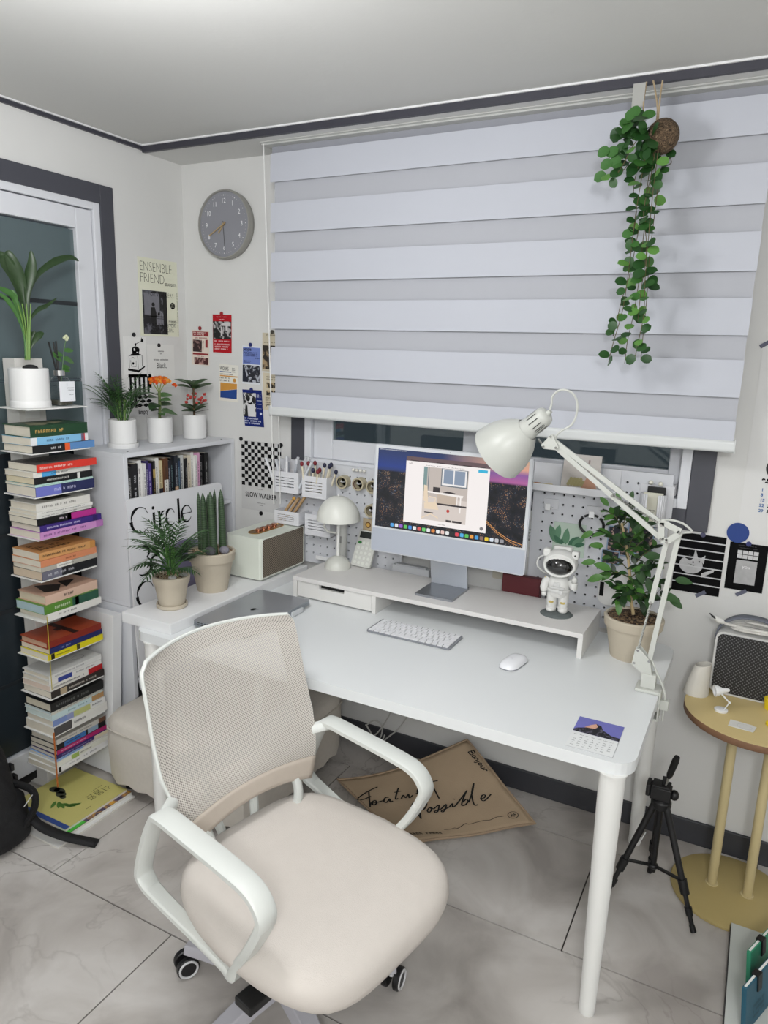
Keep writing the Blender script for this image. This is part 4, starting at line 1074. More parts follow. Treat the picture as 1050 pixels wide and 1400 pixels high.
def city_material():
    m, nt, b, tc = nodes('city_night_screen')
    sx = nt.nodes.new('ShaderNodeSeparateXYZ')
    nt.links.new(tc.outputs['Object'], sx.inputs[0])
    def mr(sock, a, b2):
        n = nt.nodes.new('ShaderNodeMapRange'); n.inputs[1].default_value = a; n.inputs[2].default_value = b2
        nt.links.new(sock, n.inputs[0]); return n.outputs[0]
    yy = mr(sx.outputs[1], 0.096, 0.388)
    xx = mr(sx.outputs[0], -0.284, 0.284)
    sky_l = ramp(nt, yy, [(0.70, '2a3450'), (0.78, '1f3a86'), (1.0, '26365e')])
    sky_r = ramp(nt, yy, [(0.70, '5a3a6a'), (0.75, 'b0619a'), (0.84, '8a5a9c'), (0.9, 'd8a08a'), (1.0, 'c9a890')])
    mxs = nt.nodes.new('ShaderNodeMix'); mxs.data_type = 'RGBA'
    nt.links.new(ramp(nt, xx, [(0.45, (0, 0, 0, 1)), (0.85, (1, 1, 1, 1))]).outputs[0], mxs.inputs[0])
    nt.links.new(sky_l.outputs[0], mxs.inputs[6]); nt.links.new(sky_r.outputs[0], mxs.inputs[7])
    # lights of the streets
    vo = nt.nodes.new('ShaderNodeTexVoronoi'); vo.inputs['Scale'].default_value = 230
    nt.links.new(tc.outputs['Object'], vo.inputs['Vector'])
    pt = ramp(nt, vo.outputs['Distance'], [(0.14, (1, 1, 1, 1)), (0.36, (0, 0, 0, 1))])
    no = nt.nodes.new('ShaderNodeTexNoise'); no.inputs['Scale'].default_value = 26; no.inputs['Detail'].default_value = 5
    nt.links.new(tc.outputs['Object'], no.inputs['Vector'])
    msk = ramp(nt, no.outputs['Fac'], [(0.46, (0, 0, 0, 1)), (0.68, (1, 1, 1, 1))])
    mu = nt.nodes.new('ShaderNodeMath'); mu.operation = 'MULTIPLY'
    nt.links.new(pt.outputs[0], mu.inputs[0]); nt.links.new(msk.outputs[0], mu.inputs[1])
    wn = nt.nodes.new('ShaderNodeTexNoise'); wn.inputs['Scale'].default_value = 60
    nt.links.new(tc.outputs['Object'], wn.inputs['Vector'])
    lc = ramp(nt, wn.outputs['Fac'], [(0.4, 'f0a050'), (0.55, 'f6d0a0'), (0.65, 'a0b8e0')])
    city = nt.nodes.new('ShaderNodeMix'); city.data_type = 'RGBA'
    nt.links.new(mu.outputs[0], city.inputs[0]); nt.links.new(ramp(nt, no.outputs['Fac'], [(0.35, '080a12'), (0.7, '1a2030')]).outputs[0], city.inputs[6]); nt.links.new(lc.outputs[0], city.inputs[7])
    fin = nt.nodes.new('ShaderNodeMix'); fin.data_type = 'RGBA'
    nt.links.new(ramp(nt, yy, [(0.715, (0, 0, 0, 1)), (0.735, (1, 1, 1, 1))]).outputs[0], fin.inputs[0])
    nt.links.new(city.outputs[2], fin.inputs[6]); nt.links.new(mxs.outputs[2], fin.inputs[7])
    b.inputs['Base Color'].default_value = (0.01, 0.01, 0.01, 1)
    b.inputs['Roughness'].default_value = 0.2
    nt.links.new(fin.outputs[2], b.inputs['Emission Color'])
    b.inputs['Emission Strength'].default_value = 0.95
    return m
scr = flat('screen', head, city_material(), [R4(-0.284, 0.096, 0.284, 0.388)], 0.0012)
flat('menu_bar', scr, EM('e6e8f0', 0.7), scribble(-0.280, 0.381, -0.17, 0.387, 1, rng, 1.0), 0.0018)
flat('highway', scr, EM('e8a860', 0.9), ribbon([(0.150, 0.172), (0.19, 0.140), (0.235, 0.118), (0.284, 0.106)], 0.002) + ribbon([(0.150, 0.166), (0.19, 0.134), (0.235, 0.112), (0.270, 0.100)], 0.0015), 0.0016)
flat('browser_window', scr, EM('f4eeec', 0.98), [R4(-0.168, 0.128, 0.150, 0.352)], 0.0020)
flat('browser_bar', scr, EM('6e5a5e', 0.8), [R4(-0.168, 0.352, 0.150, 0.368)], 0.0020)
flat('browser_tabs', scr, EM('2c2628', 0.8), [R4(-0.150 + 0.05 * k, 0.353, -0.118 + 0.05 * k, 0.3555) for k in range(6)], 0.0026)
flat('page_print', scr, EM('7a7474', 0.8), scribble(-0.09, 0.339, 0.06, 0.344, 1, rng, 1.0, 1.6) + scribble(-0.156, 0.340, -0.14, 0.349, 2, rng, 1.0) + scribble(-0.03, 0.133, 0.0, 0.138, 1, rng, 1.0), 0.0026)
flat('blue_button', scr, EM('38b4dc', 0.95), [R4(0.108, 0.336, 0.142, 0.346)], 0.0026)
flat('round_button', scr, EM('8a8688', 0.8), [circ(0.134, 0.142, 0.0065, 16)], 0.0026)
ph = flat('room_picture', scr, EM('d8cdc6', 0.95), [R4(-0.096, 0.147, 0.074, 0.337)], 0.0026)
flat('picture_wall', ph, EM('c4b9b2', 0.95), [R4(-0.096, 0.230, 0.074, 0.337)], 0.0030)
flat('picture_door', ph, EM('7f9a9a', 0.9), [R4(-0.096, 0.25, -0.082, 0.337)], 0.0034)
flat('picture_casing', ph, EM('6f7880', 0.9), [R4(-0.028, 0.274, 0.072, 0.337), R4(-0.078, 0.235, -0.075, 0.337)], 0.0034)
flat('picture_frame', ph, EM('f2efee', 0.95), [R4(-0.024, 0.278, 0.068, 0.335)], 0.0038)
flat('picture_glass', ph, EM('8c9bb0', 0.9), [R4(-0.018, 0.284, 0.018, 0.333), R4(0.023, 0.284, 0.062, 0.333)], 0.0042)
flat('picture_desk', ph, EM('f2ece8', 0.98), [[(-0.078, 0.252), (0.06, 0.248), (0.058, 0.240), (-0.076, 0.246)], R4(0.048, 0.185, 0.053, 0.244), R4(0.036, 0.205, 0.039, 0.244)], 0.0038)
flat('picture_cabinet', ph, EM('c9b8a8', 0.9), [R4(-0.04, 0.212, 0.034, 0.244)], 0.0034)
flat('picture_items', ph, EM('3a3438', 0.8), [R4(-0.056, 0.25, -0.03, 0.268), [(-0.02, 0.25), (0.0, 0.258), (0.03, 0.254), (0.03, 0.25)], R4(-0.04, 0.206, 0.074, 0.212), R4(0.0, 0.149, 0.02, 0.156), R4(0.024, 0.149, 0.06, 0.156), R4(-0.085, 0.172, -0.05, 0.176)], 0.0042)
flat('picture_chair', ph, EM('ead6bc', 0.95), [[(-0.09, 0.215), (-0.072, 0.205), (-0.078, 0.27), (-0.092, 0.272)], [(-0.088, 0.208), (-0.04, 0.213), (-0.03, 0.188), (-0.086, 0.186)]] + ribbon([(-0.07, 0.232), (-0.044, 0.230), (-0.046, 0.208)], 0.004) + ribbon([(-0.094, 0.152), (-0.06, 0.17), (-0.03, 0.158)], 0.004), 0.0044)
flat('picture_red_item', ph, EM('c04038', 0.9), [circ(0.006, 0.188, 0.006, 10)], 0.0044)
dock = flat('dock', scr, EM('23262e', 0.8), [R4(-0.224, 0.100, 0.222, 0.118)], 0.0022)
dcol = ['58a8e8', 'e8e8ea', '9a60d0', '60c860', '4a90e0', 'f0f0f0', 'e06060', '70d070', 'f0f0f0', 'e08a40', 'f4f4f4', 'e8c8c0', 'f0f0f0', '2a2a2c', 'e04a5a', '50b0e8', '60c860', 'f0a040', '4aa0e0', '8a6a60', 'f0d030', 'dce4f0', 'c8c8cc', '9a9aa0']
for k, c_ in enumerate(dcol):
    x = -0.219 + k * 0.0184
    flat('dock_icon', dock, EM(c_, 0.9), [rrect(x, 0.1025, x + 0.0135, 0.1155, 0.003, 2)], 0.0026)

# keyboard
kb = thing('keyboard', 'slim white keyboard with white keys', 'keyboard', (-0.950, 2.072, DZ), rz=rad(0.2))
MB().prism(rrect(-0.152, -0.0625, 0.152, 0.0625, 0.009), 0.001, 0.007).build('body', M('83868c', 0.35, var=0.01), kb, bevel=0.001)
key_m = M('e8e9ec', 0.5, var=0)
_KM = {}
def key(x, y, wd, dp):
    k = (round(wd, 4), round(dp, 4))
    if k not in _KM:
        _KM[k] = MB().prism(rrect(-wd / 2, -dp / 2, wd / 2, dp / 2, 0.002, 2), 0, 0.0022).mesh('key', key_m)
    place('key', _KM[k], kb, Matrix.Translation((x, y, 0.007)))
p_, g_ = 0.0208, 0.0026
def row_keys(y, dp, widths):
    tot = sum(widths)
    sc = (0.2925) / tot
    x = -0.14625
    for wd in widths:
        key(x + wd * sc / 2, y, wd * sc - g_, dp)
        x += wd * sc
row_keys(0.051, 0.0125, [1.5] + [1] * 13)
row_keys(0.0315, 0.0185, [1] * 13 + [1.5])
row_keys(0.0110, 0.0185, [1.5] + [1] * 13)
row_keys(-0.0095, 0.0185, [1.75] + [1] * 11 + [1.75])
row_keys(-0.0300, 0.0185, [2.3] + [1] * 10 + [2.2])
row_keys(-0.0505, 0.0185, [1, 1, 1, 1.25, 5.0, 1.25, 1, 1, 1, 1])

# mouse
ms = thing('mouse', 'white wireless mouse lying right of the keyboard', 'mouse', (-0.588, 2.022, DZ), rz=rad(-8))
def mfn(u, v):
    x = (u - 0.5) * 2; y = (v - 0.5) * 2
    k = max(abs(x), abs(y)); n = (abs(x) ** 3.2 + abs(y) ** 3.2) ** (1 / 3.2)
    f = k / n if n > 1e-6 else 1
    x, y = x * f, y * f
    r = (abs(x) ** 3.2 + abs(y) ** 3.2) ** (1 / 3.2)
    return (x * 0.031, y * 0.061, 0.005 + 0.019 * (1 - min(1, r) ** 2.6) ** 0.6)
MB().grid(mfn, 16, 20).build('top_shell', M('ecedf1', 0.2, var=0), ms)
MB().prism([(mfn(u, v)[0] * 0.97, mfn(u, v)[1] * 0.97) for u, v in [(i / 10, 0) for i in range(10)] + [(1, i / 10) for i in range(10)] + [(1 - i / 10, 1) for i in range(10)] + [(0, 1 - i / 10) for i in range(10)]], 0.0005, 0.006).build('base', M('9a9ca2', 0.4), ms)
flat('emblem', ms, M('c9cad0', 0.4), [circ(0, -0.012, 0.0045, 14)], 0.0244)

# small calendar card lying on the desk
cc = thing('calendar_card', 'calendar card with a violet mountain picture lying at the desk corner', 'calendar', (-0.2735, 1.711, DZ), rz=rad(0.5))
MB().box((-0.057, -0.083, 0.0004), (0.057, 0.083, 0.0012)).build('card', M('e6e8e8', 0.6, var=0.01), cc)
sky = M('6f70b8', 0.5, var=0.14, vscale=18)
flat('mountain_picture', cc, sky, [R4(-0.057, 0.0, 0.057, 0.083)], 0.0017)
flat('mountain', cc, photo_mat('rock_photo', '14141c', '5c5868', 90, 1.0), [[(-0.057, 0.0), (0.057, 0.0), (0.057, 0.016), (0.036, 0.018), (0.012, 0.036), (0.004, 0.056), (-0.01, 0.062), (-0.02, 0.05), (-0.03, 0.03), (-0.05, 0.018), (-0.057, 0.008)]], 0.0020)
flat('lit_peak', cc, M('d3a288', 0.6, var=0.1, vscale=90), [[(-0.01, 0.0605), (-0.003, 0.048), (-0.008, 0.034), (-0.034, 0.029), (-0.022, 0.048)]], 0.0023)
flat('dates', cc, M('44464c', 0.7, var=0), [q for r_ in range(5) for c_ in range(7) for q in scribble(-0.048 + c_ * 0.0145, -0.030 - r_ * 0.0105, -0.041 + c_ * 0.0145, -0.025 - r_ * 0.0105, 1, rng, 1) if not (r_ == 0 and c_ < 1) and not (r_ == 4 and c_ > 5)] + [q for c_ in range(7) for q in scribble(-0.050 + c_ * 0.0145, -0.016, -0.040 + c_ * 0.0145, -0.012, 1, rng, 1)], 0.0017)
flat('edge_line', cc, M('8a8c92', 0.7, var=0), [R4(-0.057, -0.083, 0.057, -0.0822), R4(0.0562, -0.083, 0.057, 0.0)], 0.0017)

# laptop in a clear case, left
lp = thing('laptop', 'closed grey laptop in a clear case on the left of the desk', 'laptop', (-1.503, 1.917, DZ), rz=rad(1.5))
CLEAR = glass_material('clear_plastic', (0.93, 0.94, 0.95, 1))
MB().prism(rrect(-0.114, -0.190, 0.114, 0.190, 0.012), 0.013, 0.022).build('base', M('8d9095', 0.3, metal=0.7, var=0.02), lp, bevel=0.001)
lid = MB().prism(rrect(-0.114, -0.190, 0.114, 0.190, 0.012), 0.0225, 0.0285).build('lid', M('9a9da3', 0.3, metal=0.35, var=0.03), lp, bevel=0.001)
app = ribbon(arc(0, 0, 0.007, 0.0085, 0, 360, 16), 0.001)
flat('apple_emblem', lid, M('63666c', 0.3, metal=0.6), [circ(-0.003, 0.0, 0.0085, 16, 0.0105), circ(-0.003, 0.0065, 0.0082, 14, 0.0062), circ(-0.003, -0.0065, 0.0082, 14, 0.0062), [(0.010, 0.0), (0.014, 0.003), (0.017, 0.008), (0.012, 0.005)]], 0.0292)
bc = MB()
bc.prism(rrect(-0.1165, -0.1925, 0.1165, 0.1925, 0.013), 0.0115, 0.0128)
for yy in (-0.1925, 0.1915):
    bc.box((-0.105, yy, 0.0128), (0.105, yy + 0.001, 0.0290))
bc.box((0.1155, -0.18, 0.0128), (0.1165, 0.18, 0.0290))
bc.build('clear_case', CLEAR, lp)
ft = MB()
for fx, fy in ((-0.09, -0.16), (0.09, -0.16), (-0.09, 0.16), (0.09, 0.16)):
    ft.box((fx - 0.012, fy - 0.012, 0), (fx + 0.012, fy + 0.012, 0.0115))
ft.box((0.104, 0.06, 0.002), (0.122, 0.13, 0.02))
ft.build('clear_foot', M('c9cccf', 0.2), lp, bevel=0.002)
vt = [R4(-0.09 + k * 0.014, 0.0, -0.081 + k * 0.014, 0.0025) for k in range(13)]
v = MB()
for q in vt:
    v.quad([(x, -0.1930, 0.018 + y) for x, y in q])
    v.quad([(x, -0.1930, 0.025 + y) for x, y in q])
v.build('vent_slots', BLACK, lp)

# white box speaker
sp = thing('speaker', 'white box speaker with a dark woven grille and brass control strip', 'speaker', (-1.738, 2.300, SLZ))
MB().prism(rrect(-0.085, -0.148, 0.085, 0.148, 0.012), 0.006, 0.172).build('cabinet', M('dadfd4', 0.4, var=0.015, bump=0.06, bscale=500), sp, bevel=0.006)
def grille_material(name, a, b2, sc, metal=0.0, lo=0.30):
    m, nt, b, tc = nodes(name)
    mp = nt.nodes.new('ShaderNodeMapping'); mp.inputs['Scale'].default_value = (sc, sc, sc); mp.inputs['Rotation'].default_value = (0, 0, rad(45))
    nt.links.new(tc.outputs['Object'], mp.inputs[0])
    vo = nt.nodes.new('ShaderNodeTexVoronoi'); vo.voronoi_dimensions = '2D'; vo.inputs['Scale'].default_value = 1; vo.inputs['Randomness'].default_value = 0.0
    nt.links.new(mp.outputs[0], vo.inputs['Vector'])
    r = ramp(nt, vo.outputs['Distance'], [(lo, b2), (lo + 0.1, a)])
    nt.links.new(r.outputs[0], b.inputs['Base Color'])
    bp = nt.nodes.new('ShaderNodeBump'); bp.inputs['Strength'].default_value = 0.5; bp.inputs['Distance'].default_value = 0.001
    nt.links.new(vo.outputs['Distance'], bp.inputs['Height']); nt.links.new(bp.outputs[0], b.inputs['Normal'])
    b.inputs['Roughness'].default_value = 0.5; b.inputs['Metallic'].default_value = metal
    return m
gr = MB().prism(rrect(-0.140, 0.014, 0.140, 0.166, 0.006), 0.0, 0.002)
o = gr.build('grille', grille_material('speaker_cloth', '8c8070', '231e1b', 140), sp)
o.matrix_local = Matrix.Translation((0.0852, 0, 0)) @ Euler(LEFT).to_matrix().to_4x4()
MB().tube([(0.087, yy, zz) for yy, zz in rrect(-0.142, 0.012, 0.142, 0.168, 0.008, 4)], 0.0022, 6, closed=True).build('grille_rim', M('dcdfd6', 0.4), sp)
tp = MB()
tp.prism(rrect(-0.027, -0.098, 0.027, 0.098, 0.026, 8), 0.1722, 0.1732)
tp.build('control_plate', M('8c6a3a', 0.3, metal=0.85, var=0.04), sp)
MB().tube([(x, y, 0.1735) for x, y in rrect(-0.027, -0.098, 0.027, 0.098, 0.026, 8)], 0.0018, 6, closed=True).build('plate_rim', M('b08a4c', 0.25, metal=0.9), sp)
for yy in (-0.05, -0.015, 0.02, 0.055):
    MB().lathe([(0.012, 0.1732), (0.012, 0.183), (0.010, 0.185), (0, 0.185)], 20).build('knob', M('c08a72', 0.25, metal=0.9), sp).location = (0, yy, 0)
f4 = MB()
for fx in (-0.06, 0.06):
    for fy in (-0.12, 0.12):
        f4.lathe([(0.01, 0), (0.012, 0.0065)], 12, T=Matrix.Translation((fx, fy, 0)))
f4.build('rubber_foot', BLACK, sp)

# mushroom lamp
ml = thing('mushroom_lamp', 'white dome table lamp with a round base on the monitor stand', 'lamp', (-1.430, 2.358, RZ))
MB().lathe([(0.053, 0), (0.053, 0.004), (0.050, 0.018), (0.040, 0.033), (0.022, 0.044), (0.008, 0.049), (0.0, 0.049)], 28).build('base', WARMWHITE, ml)
MB().lathe([(0.0065, 0.045), (0.0065, 0.190), (0, 0.190)], 14).build('stem', WHITE_METAL, ml)
prof = [(0.086 * cos(rad(a)), 0.195 + 0.096 * sin(rad(a))) for a in range(0, 91, 9)]
prof[-1] = (0.0, prof[-1][1])
inner = [(r * 0.97, z - 0.001) for r, z in prof[::-1]]
MB().lathe([(0.078, 0.195)] + prof, 32).build('dome_shade', M('dfe0d9', 0.35, var=0.01), ml)
MB().lathe([(0.040, 0.183), (0.042, 0.197), (0.0, 0.197)], 24).build('diffuser', WHITE, ml)
MB().tube([(-0.038, -0.03, 0.193), (-0.044, -0.036, 0.170), (-0.032, -0.028, 0.148), (-0.006, -0.006, 0.142)], 0.004, 8).build('handle', WARMWHITE, ml)
MB().lathe([(0.004, 0.289), (0.003, 0.299), (0, 0.300)], 10).build('finial', WHITE_METAL, ml)

# ------------------------------------------------------------------ pegboards
def pegboard(name, label, x0, x1, z0, z1, y, pitch=0.0345, hole=0.0042, solid_rows=0):
    t = thing(name, label, 'pegboard', ((x0 + x1) / 2, y, z0))
    wd, h = x1 - x0, z1 - z0
    nx, nz = int((wd - 0.02) / pitch), int((h - 0.02) / pitch)
    px, pz = (wd - nx * pitch) / 2, (h - nz * pitch) / 2
    mb = MB()
    X0 = -wd / 2
    def ring(cx, cz, x_a, x_b, z_a, z_b, has):
        sq = [(x_b, (z_a + z_b) / 2), (x_b, z_b), ((x_a + x_b) / 2, z_b), (x_a, z_b), (x_a, (z_a + z_b) / 2), (x_a, z_a), ((x_a + x_b) / 2, z_a), (x_b, z_a)]
        if not has:
            mb.quad([(x, -0.005, z) for x, z in (sq[5], sq[7], sq[1], sq[3])])
            return
        ci = [(cx + hole * cos(rad(45 * k)), cz + hole * sin(rad(45 * k))) for k in range(8)]
        vs = [(x, -0.005, z) for x, z in sq] + [(x, -0.005, z) for x, z in ci] + [(x, 0.003, z) for x, z in ci]
        mb.add(vs, [(k, 8 + k, 8 + (k + 1) % 8, (k + 1) % 8) for k in range(8)] + [(8 + k, 16 + k, 16 + (k + 1) % 8, 8 + (k + 1) % 8) for k in range(8)])
    for i in range(nx):
        for j in range(nz):
            xa, za = X0 + px + i * pitch, pz + j * pitch
            ring(xa + pitch / 2, za + pitch / 2, xa, xa + pitch, za, za + pitch, True)
    for a, b_ in (((X0, 0), (X0 + px, h)), ((-X0 - px, 0), (-X0, h)), ((X0 + px, 0), (-X0 - px, pz)), ((X0 + px, h - pz), (-X0 - px, h))):
        mb.quad([(a[0], -0.005, a[1]), (b_[0], -0.005, a[1]), (b_[0], -0.005, b_[1]), (a[0], -0.005, b_[1])])
    mb.build('board', M('cfd1d6', 0.45, var=0.01), t)
    e = MB()
    for a, b_ in (((X0 - 0.001, 0), (X0, h)), ((-X0, 0), (-X0 + 0.001, h)), ((X0, -0.001), (-X0, 0)), ((X0, h), (-X0, h + 0.001))):
        e.box((a[0], -0.006, a[1]), (b_[0], 0.004, b_[1]))
    e.build('edge', M('d6d8dc', 0.45), t)
    MB().box((X0, 0.003, 0), (-X0, 0.004, h)).build('hole_shade', M('1c1c1f', 0.9), t)  # added dark sheet, its colour stands in for the shade inside the holes
    return t
PL = pegboard('pegboard', 'wide pegboard behind the dome lamp, hung with small bins', -1.795, -1.205, 0.775, 1.205, 2.478)
PR = pegboard('pegboard', 'pegboard right of the computer with a shelf and hooks', -0.690, -0.235, 0.737, 1.296, 2.478)
PY = 2.473
def bin_(label, x0, x1, ztop, h=0.088, dp=0.075):
    t = thing('storage_bin', label, 'bin', ((x0 + x1) / 2, PY - dp - 0.001, ztop - h), group='slotted bins on the left pegboard')
    wd = x1 - x0
    mt = M('dcdde1', 0.45, var=0.01)
    f = MB()
    th = 0.002
    sl0 = -wd / 2 + 0.016; sl1 = wd / 2 - 0.022
    zs = [0.0]
    for k in range(4):
        zs += [(0.024 + k * 0.0125) * h / 0.088, (0.0275 + k * 0.0125) * h / 0.088]
    zs.append(h)
    f.box((-wd / 2, 0, 0), (sl0, th, h)).box((sl1, 0, 0), (wd / 2, th, h))
    for a, b_ in zip(zs[0::2], zs[1::2]):
        f.box((sl0, 0, a), (sl1, th, b_))
    f.build('front_panel', mt, t)
    s = MB()
    s.box((-wd / 2, th, 0), (-wd / 2 + th, dp, h)).box((wd / 2 - th, th, 0), (wd / 2, dp, h)).box((-wd / 2, dp - th, 0), (wd / 2, dp, h)).box((-wd / 2, th, 0), (wd / 2, dp, th))
    s.build('body', mt, t)
    return t
b1 = bin_('small white bin full of pale pens', -1.775, -1.648, 1.166)
b2 = bin_('small white bin full of giant red and navy tipped matches', -1.630, -1.512, 1.160)
b3 = bin_('small white bin holding wooden clothes pegs', -1.768, -1.645, 1.000, h=0.056)
b4 = bin_('empty small white bin behind the speaker', -1.628, -1.505, 0.998, dp=0.055)
rr = random.Random(3)
def stick(name, label, cat, group, base, tip, r, mats, headr=0.0, parts=None):
    p, q = Vector(base), Vector(tip)
    t = thing(name, label, cat, p, group=group)
    d = q - p
    MB().tube([(0, 0, 0), d * 0.5, d], r, 8).build('shaft', mats[0], t)
    if headr:
        hm = MB().sphere((0, 0, 0), (headr, headr, headr * 1.35), 10, 8).build('tip', mats[1], t)
        hm.location = d
    else:
        cp = MB().tube([d * 0.86, d * 1.004], r * 1.12, 8).build('cap', mats[1], t)
    return t
penlab = ['white pen at the far left of the pen bin', 'pale grey pen, second from the left in the pen bin', 'clear pen leaning left in the pen bin', 'pinkish wooden pen in the pen bin', 'grey pen right of the pinkish wooden one', 'white pen in the middle of the pen bin', 'white pen with a grey clip in the pen bin', 'silver pen leaning right in the pen bin', 'pale pen, second from the right in the pen bin', 'white pen at the far right of the pen bin', 'frosted pen at the back of the pen bin']
for k, lab in enumerate(penlab):
    u = k / 10
    bx = -1.762 + 0.10 * u
    col_ = ['e2e3e6', 'c9ccd2', 'd6d9de', 'c79a86', 'a6aab4', 'e4e5e8', 'dcdde2', 'b4b8c0', 'd9dae0', 'e4e4e8', 'cfd4da'][k]
    by = PY - 0.066 + 0.05 * ((k * 3) % 5) / 4
    stick('pen', lab, 'pen', 'pens in the pegboard bin', (bx, by, 1.082), (bx - 0.045 + 0.115 * u + rr.uniform(-0.01, 0.01), by - 0.01 + rr.uniform(-0.008, 0.008), 1.215 + rr.uniform(-0.012, 0.02)), 0.0052, [M(col_, 0.3, var=0.02), M('d3d5da', 0.3)])
ml_ = ['red', 'red', 'red', 'navy', 'red', 'red', 'navy', 'navy', 'navy', 'navy']
pos_ = ['at the left edge of the bin', 'second from the left', 'tall and third from the left', 'fourth from the left', 'at the front, fifth from the left', 'at the front, sixth from the left', 'seventh from the left', 'eighth from the left', 'second from the right', 'at the right edge of the bin']
for k, c_ in enumerate(ml_):
    u = k / 9
    bx = -1.618 + 0.085 * u
    by = PY - 0.066 + 0.05 * ((k * 2) % 5) / 4
    stick('giant_match', f'giant match with a {c_} tip, {pos_[k]}', 'match', 'giant matches in the pegboard bin', (bx, by, 1.078), (bx - 0.012 + 0.055 * u, by - 0.012, 1.195 + (0.012 if k in (0, 1, 2, 6, 7, 8) else -0.012)), 0.0042, [M('ded6c0', 0.6), M('7a1f2a' if c_ == 'red' else '1f2340', 0.5)], 0.0078)
for k in range(3):
    bx = -1.753 + 0.017 * k
    t = thing('clothes_peg', ['wooden clothes peg with an orange bead, left in its bin', 'wooden clothes peg in the middle of its bin', 'longest wooden clothes peg, right in its bin'][k], 'clothes peg', (bx, PY - 0.06 + 0.012 * k, 0.953), group='wooden pegs in the pegboard bin', rot=(0, rad(34), rad(6)))
    for s in (-1, 1):
        MB().box((-0.005, s * 0.0045 - 0.003, 0), (0.005, s * 0.0045 + 0.003, 0.115 + 0.008 * k)).build('jaw', M('b4946c', 0.6, var=0.12, vscale=40), t, bevel=0.0015)
    if k == 0:
        MB().sphere((0, 0, 0.122), 0.008, 12, 8).build('bead', M('d09a3c', 0.4), t)
    else:
        MB().tube([(-0.006, -0.006, 0.05), (0.006, -0.006, 0.05), (0.006, 0.006, 0.05), (-0.006, 0.006, 0.05)], 0.001, 6, closed=True).build('spring', STEEL, t)
# tape rolls on pins
for x, z, rim, lab in ((-1.469, 1.142, '3a3e52', 'tape roll with a slate blue edge, leftmost of the round tape rolls'), (-1.394, 1.142, '7a4450', 'tape roll with a plum edge, second from the left on the pegboard'), (-1.330, 1.138, '8c8474', 'tape roll half hidden by the computer, upper one'), (-1.334, 1.041, '9a8e70', 'tape roll half hidden by the computer, lower one')):
    t = thing('tape_roll', lab, 'tape', (x, PY - 0.001, z), group='tape rolls on the left pegboard', rot=BACK)
    MB().lathe([(0.020, 0.0), (0.026, 0.0), (0.026, 0.030), (0.020, 0.030), (0.020, 0.0)], 28).build('roll', M(rim, 0.45), t)
    MB().lathe([(0.0185, 0.0), (0.0205, 0.032), (0.026, 0.032), (0.0262, 0.029), (0.0262, 0.0)], 28).build('core', M('b9b096', 0.4, var=0.08, vscale=60), t)
    MB().tube([(0, 0, 0), (0, 0.0, 0.028), (0, 0.006, 0.034)], 0.0035, 8).build('pin', WHITE, t)
for k in range(4):
    x = -1.424 + k * 0.0165
    t = thing('push_pin', ['leftmost', 'second from the left', 'third from the left', 'rightmost'][k] + ' of four white ball pins above the tape rolls', 'pin', (x, PY - 0.001, 1.196), group='ball pins on the left pegboard', rot=BACK)
    MB().sphere((0, 0, 0.016), 0.0066, 12, 8).build('ball', M('e6e4dc', 0.3), t)
    MB().tube([(0, 0, 0), (0, 0, 0.012)], 0.0022, 6).build('shaft', STEEL, t)
# kraft tag, white stick, ledge
t = thing('kraft_tag', 'small kraft paper tag with a round print beside the dome lamp', 'tag', (-1.357, PY - 0.001, 0.976), rot=BACK)
MB().box((-0.024, -0.026, 0), (0.024, 0.026, 0.003)).build('card', M('b9a88a', 0.7), t)
flat('print', t, M('6b4a2a', 0.7), [circ(0, 0.0, 0.013, 16)] + [R4(-0.012, -0.022, 0.012, -0.020)], 0.0034)
flat('print_light', t, M('c9a050', 0.7), [circ(0, 0.0, 0.008, 12)] , 0.0038)
t = thing('white_tube', 'white round tube hanging behind the stem of the dome lamp', 'tube', (-1.465, PY - 0.02, 0.80))
MB().lathe([(0.015, 0), (0.017, 0.004), (0.017, 0.180), (0.012, 0.185), (0, 0.185)], 18).build('tube', M('cfd0cc', 0.4), t)
MB().box((-0.004, -0.0178, 0.09), (0.004, -0.0165, 0.12)).build('marking', M('9a9a98', 0.5), t)
MB().bar((0, 0.016, 0.12), (0, 0.019, 0.12), 0.02, 0.03).build('clip', WHITE, t)
t = thing('pen_ledge', 'low white ledge clipped to the bottom of the left pegboard', 'ledge', (-1.535, PY - 0.001, 0.812))
MB().box((-0.055, -0.03, -0.012), (0.055, -0.001, -0.009)).box((-0.055, -0.03, -0.012), (0.055, -0.0275, 0.006)).build('tray', WHITE, t, bevel=0.001)
# calculator leaning behind the lamp
cl = thing('calculator', 'pale calculator leaning on the pegboard beside the dome lamp', 'calculator', (-1.352, 2.400, RZ + 0.006), rot=(rad(64), 0, rad(-4)))
MB().prism(rrect(-0.045, 0.0, 0.045, 0.148, 0.006), -0.010, 0.0).build('body', M('cfd0ca', 0.45), cl, bevel=0.001)
flat('display', cl, M('2e3230', 0.3), [R4(-0.038, 0.116, 0.038, 0.142)], 0.0006)
for r_ in range(5):
    for c_ in range(4):
        green = r_ == 4 and c_ == 0
        k = MB().prism(circ(0, 0, 0.0072 if not green else 0.0085, 14, 0.0062), 0, 0.0015).build('key', M('2f7a38' if green else 'dddfd8', 0.4), cl)
        k.location = (-0.029 + c_ * 0.0195, 0.014 + r_ * 0.0205, 0.0002)
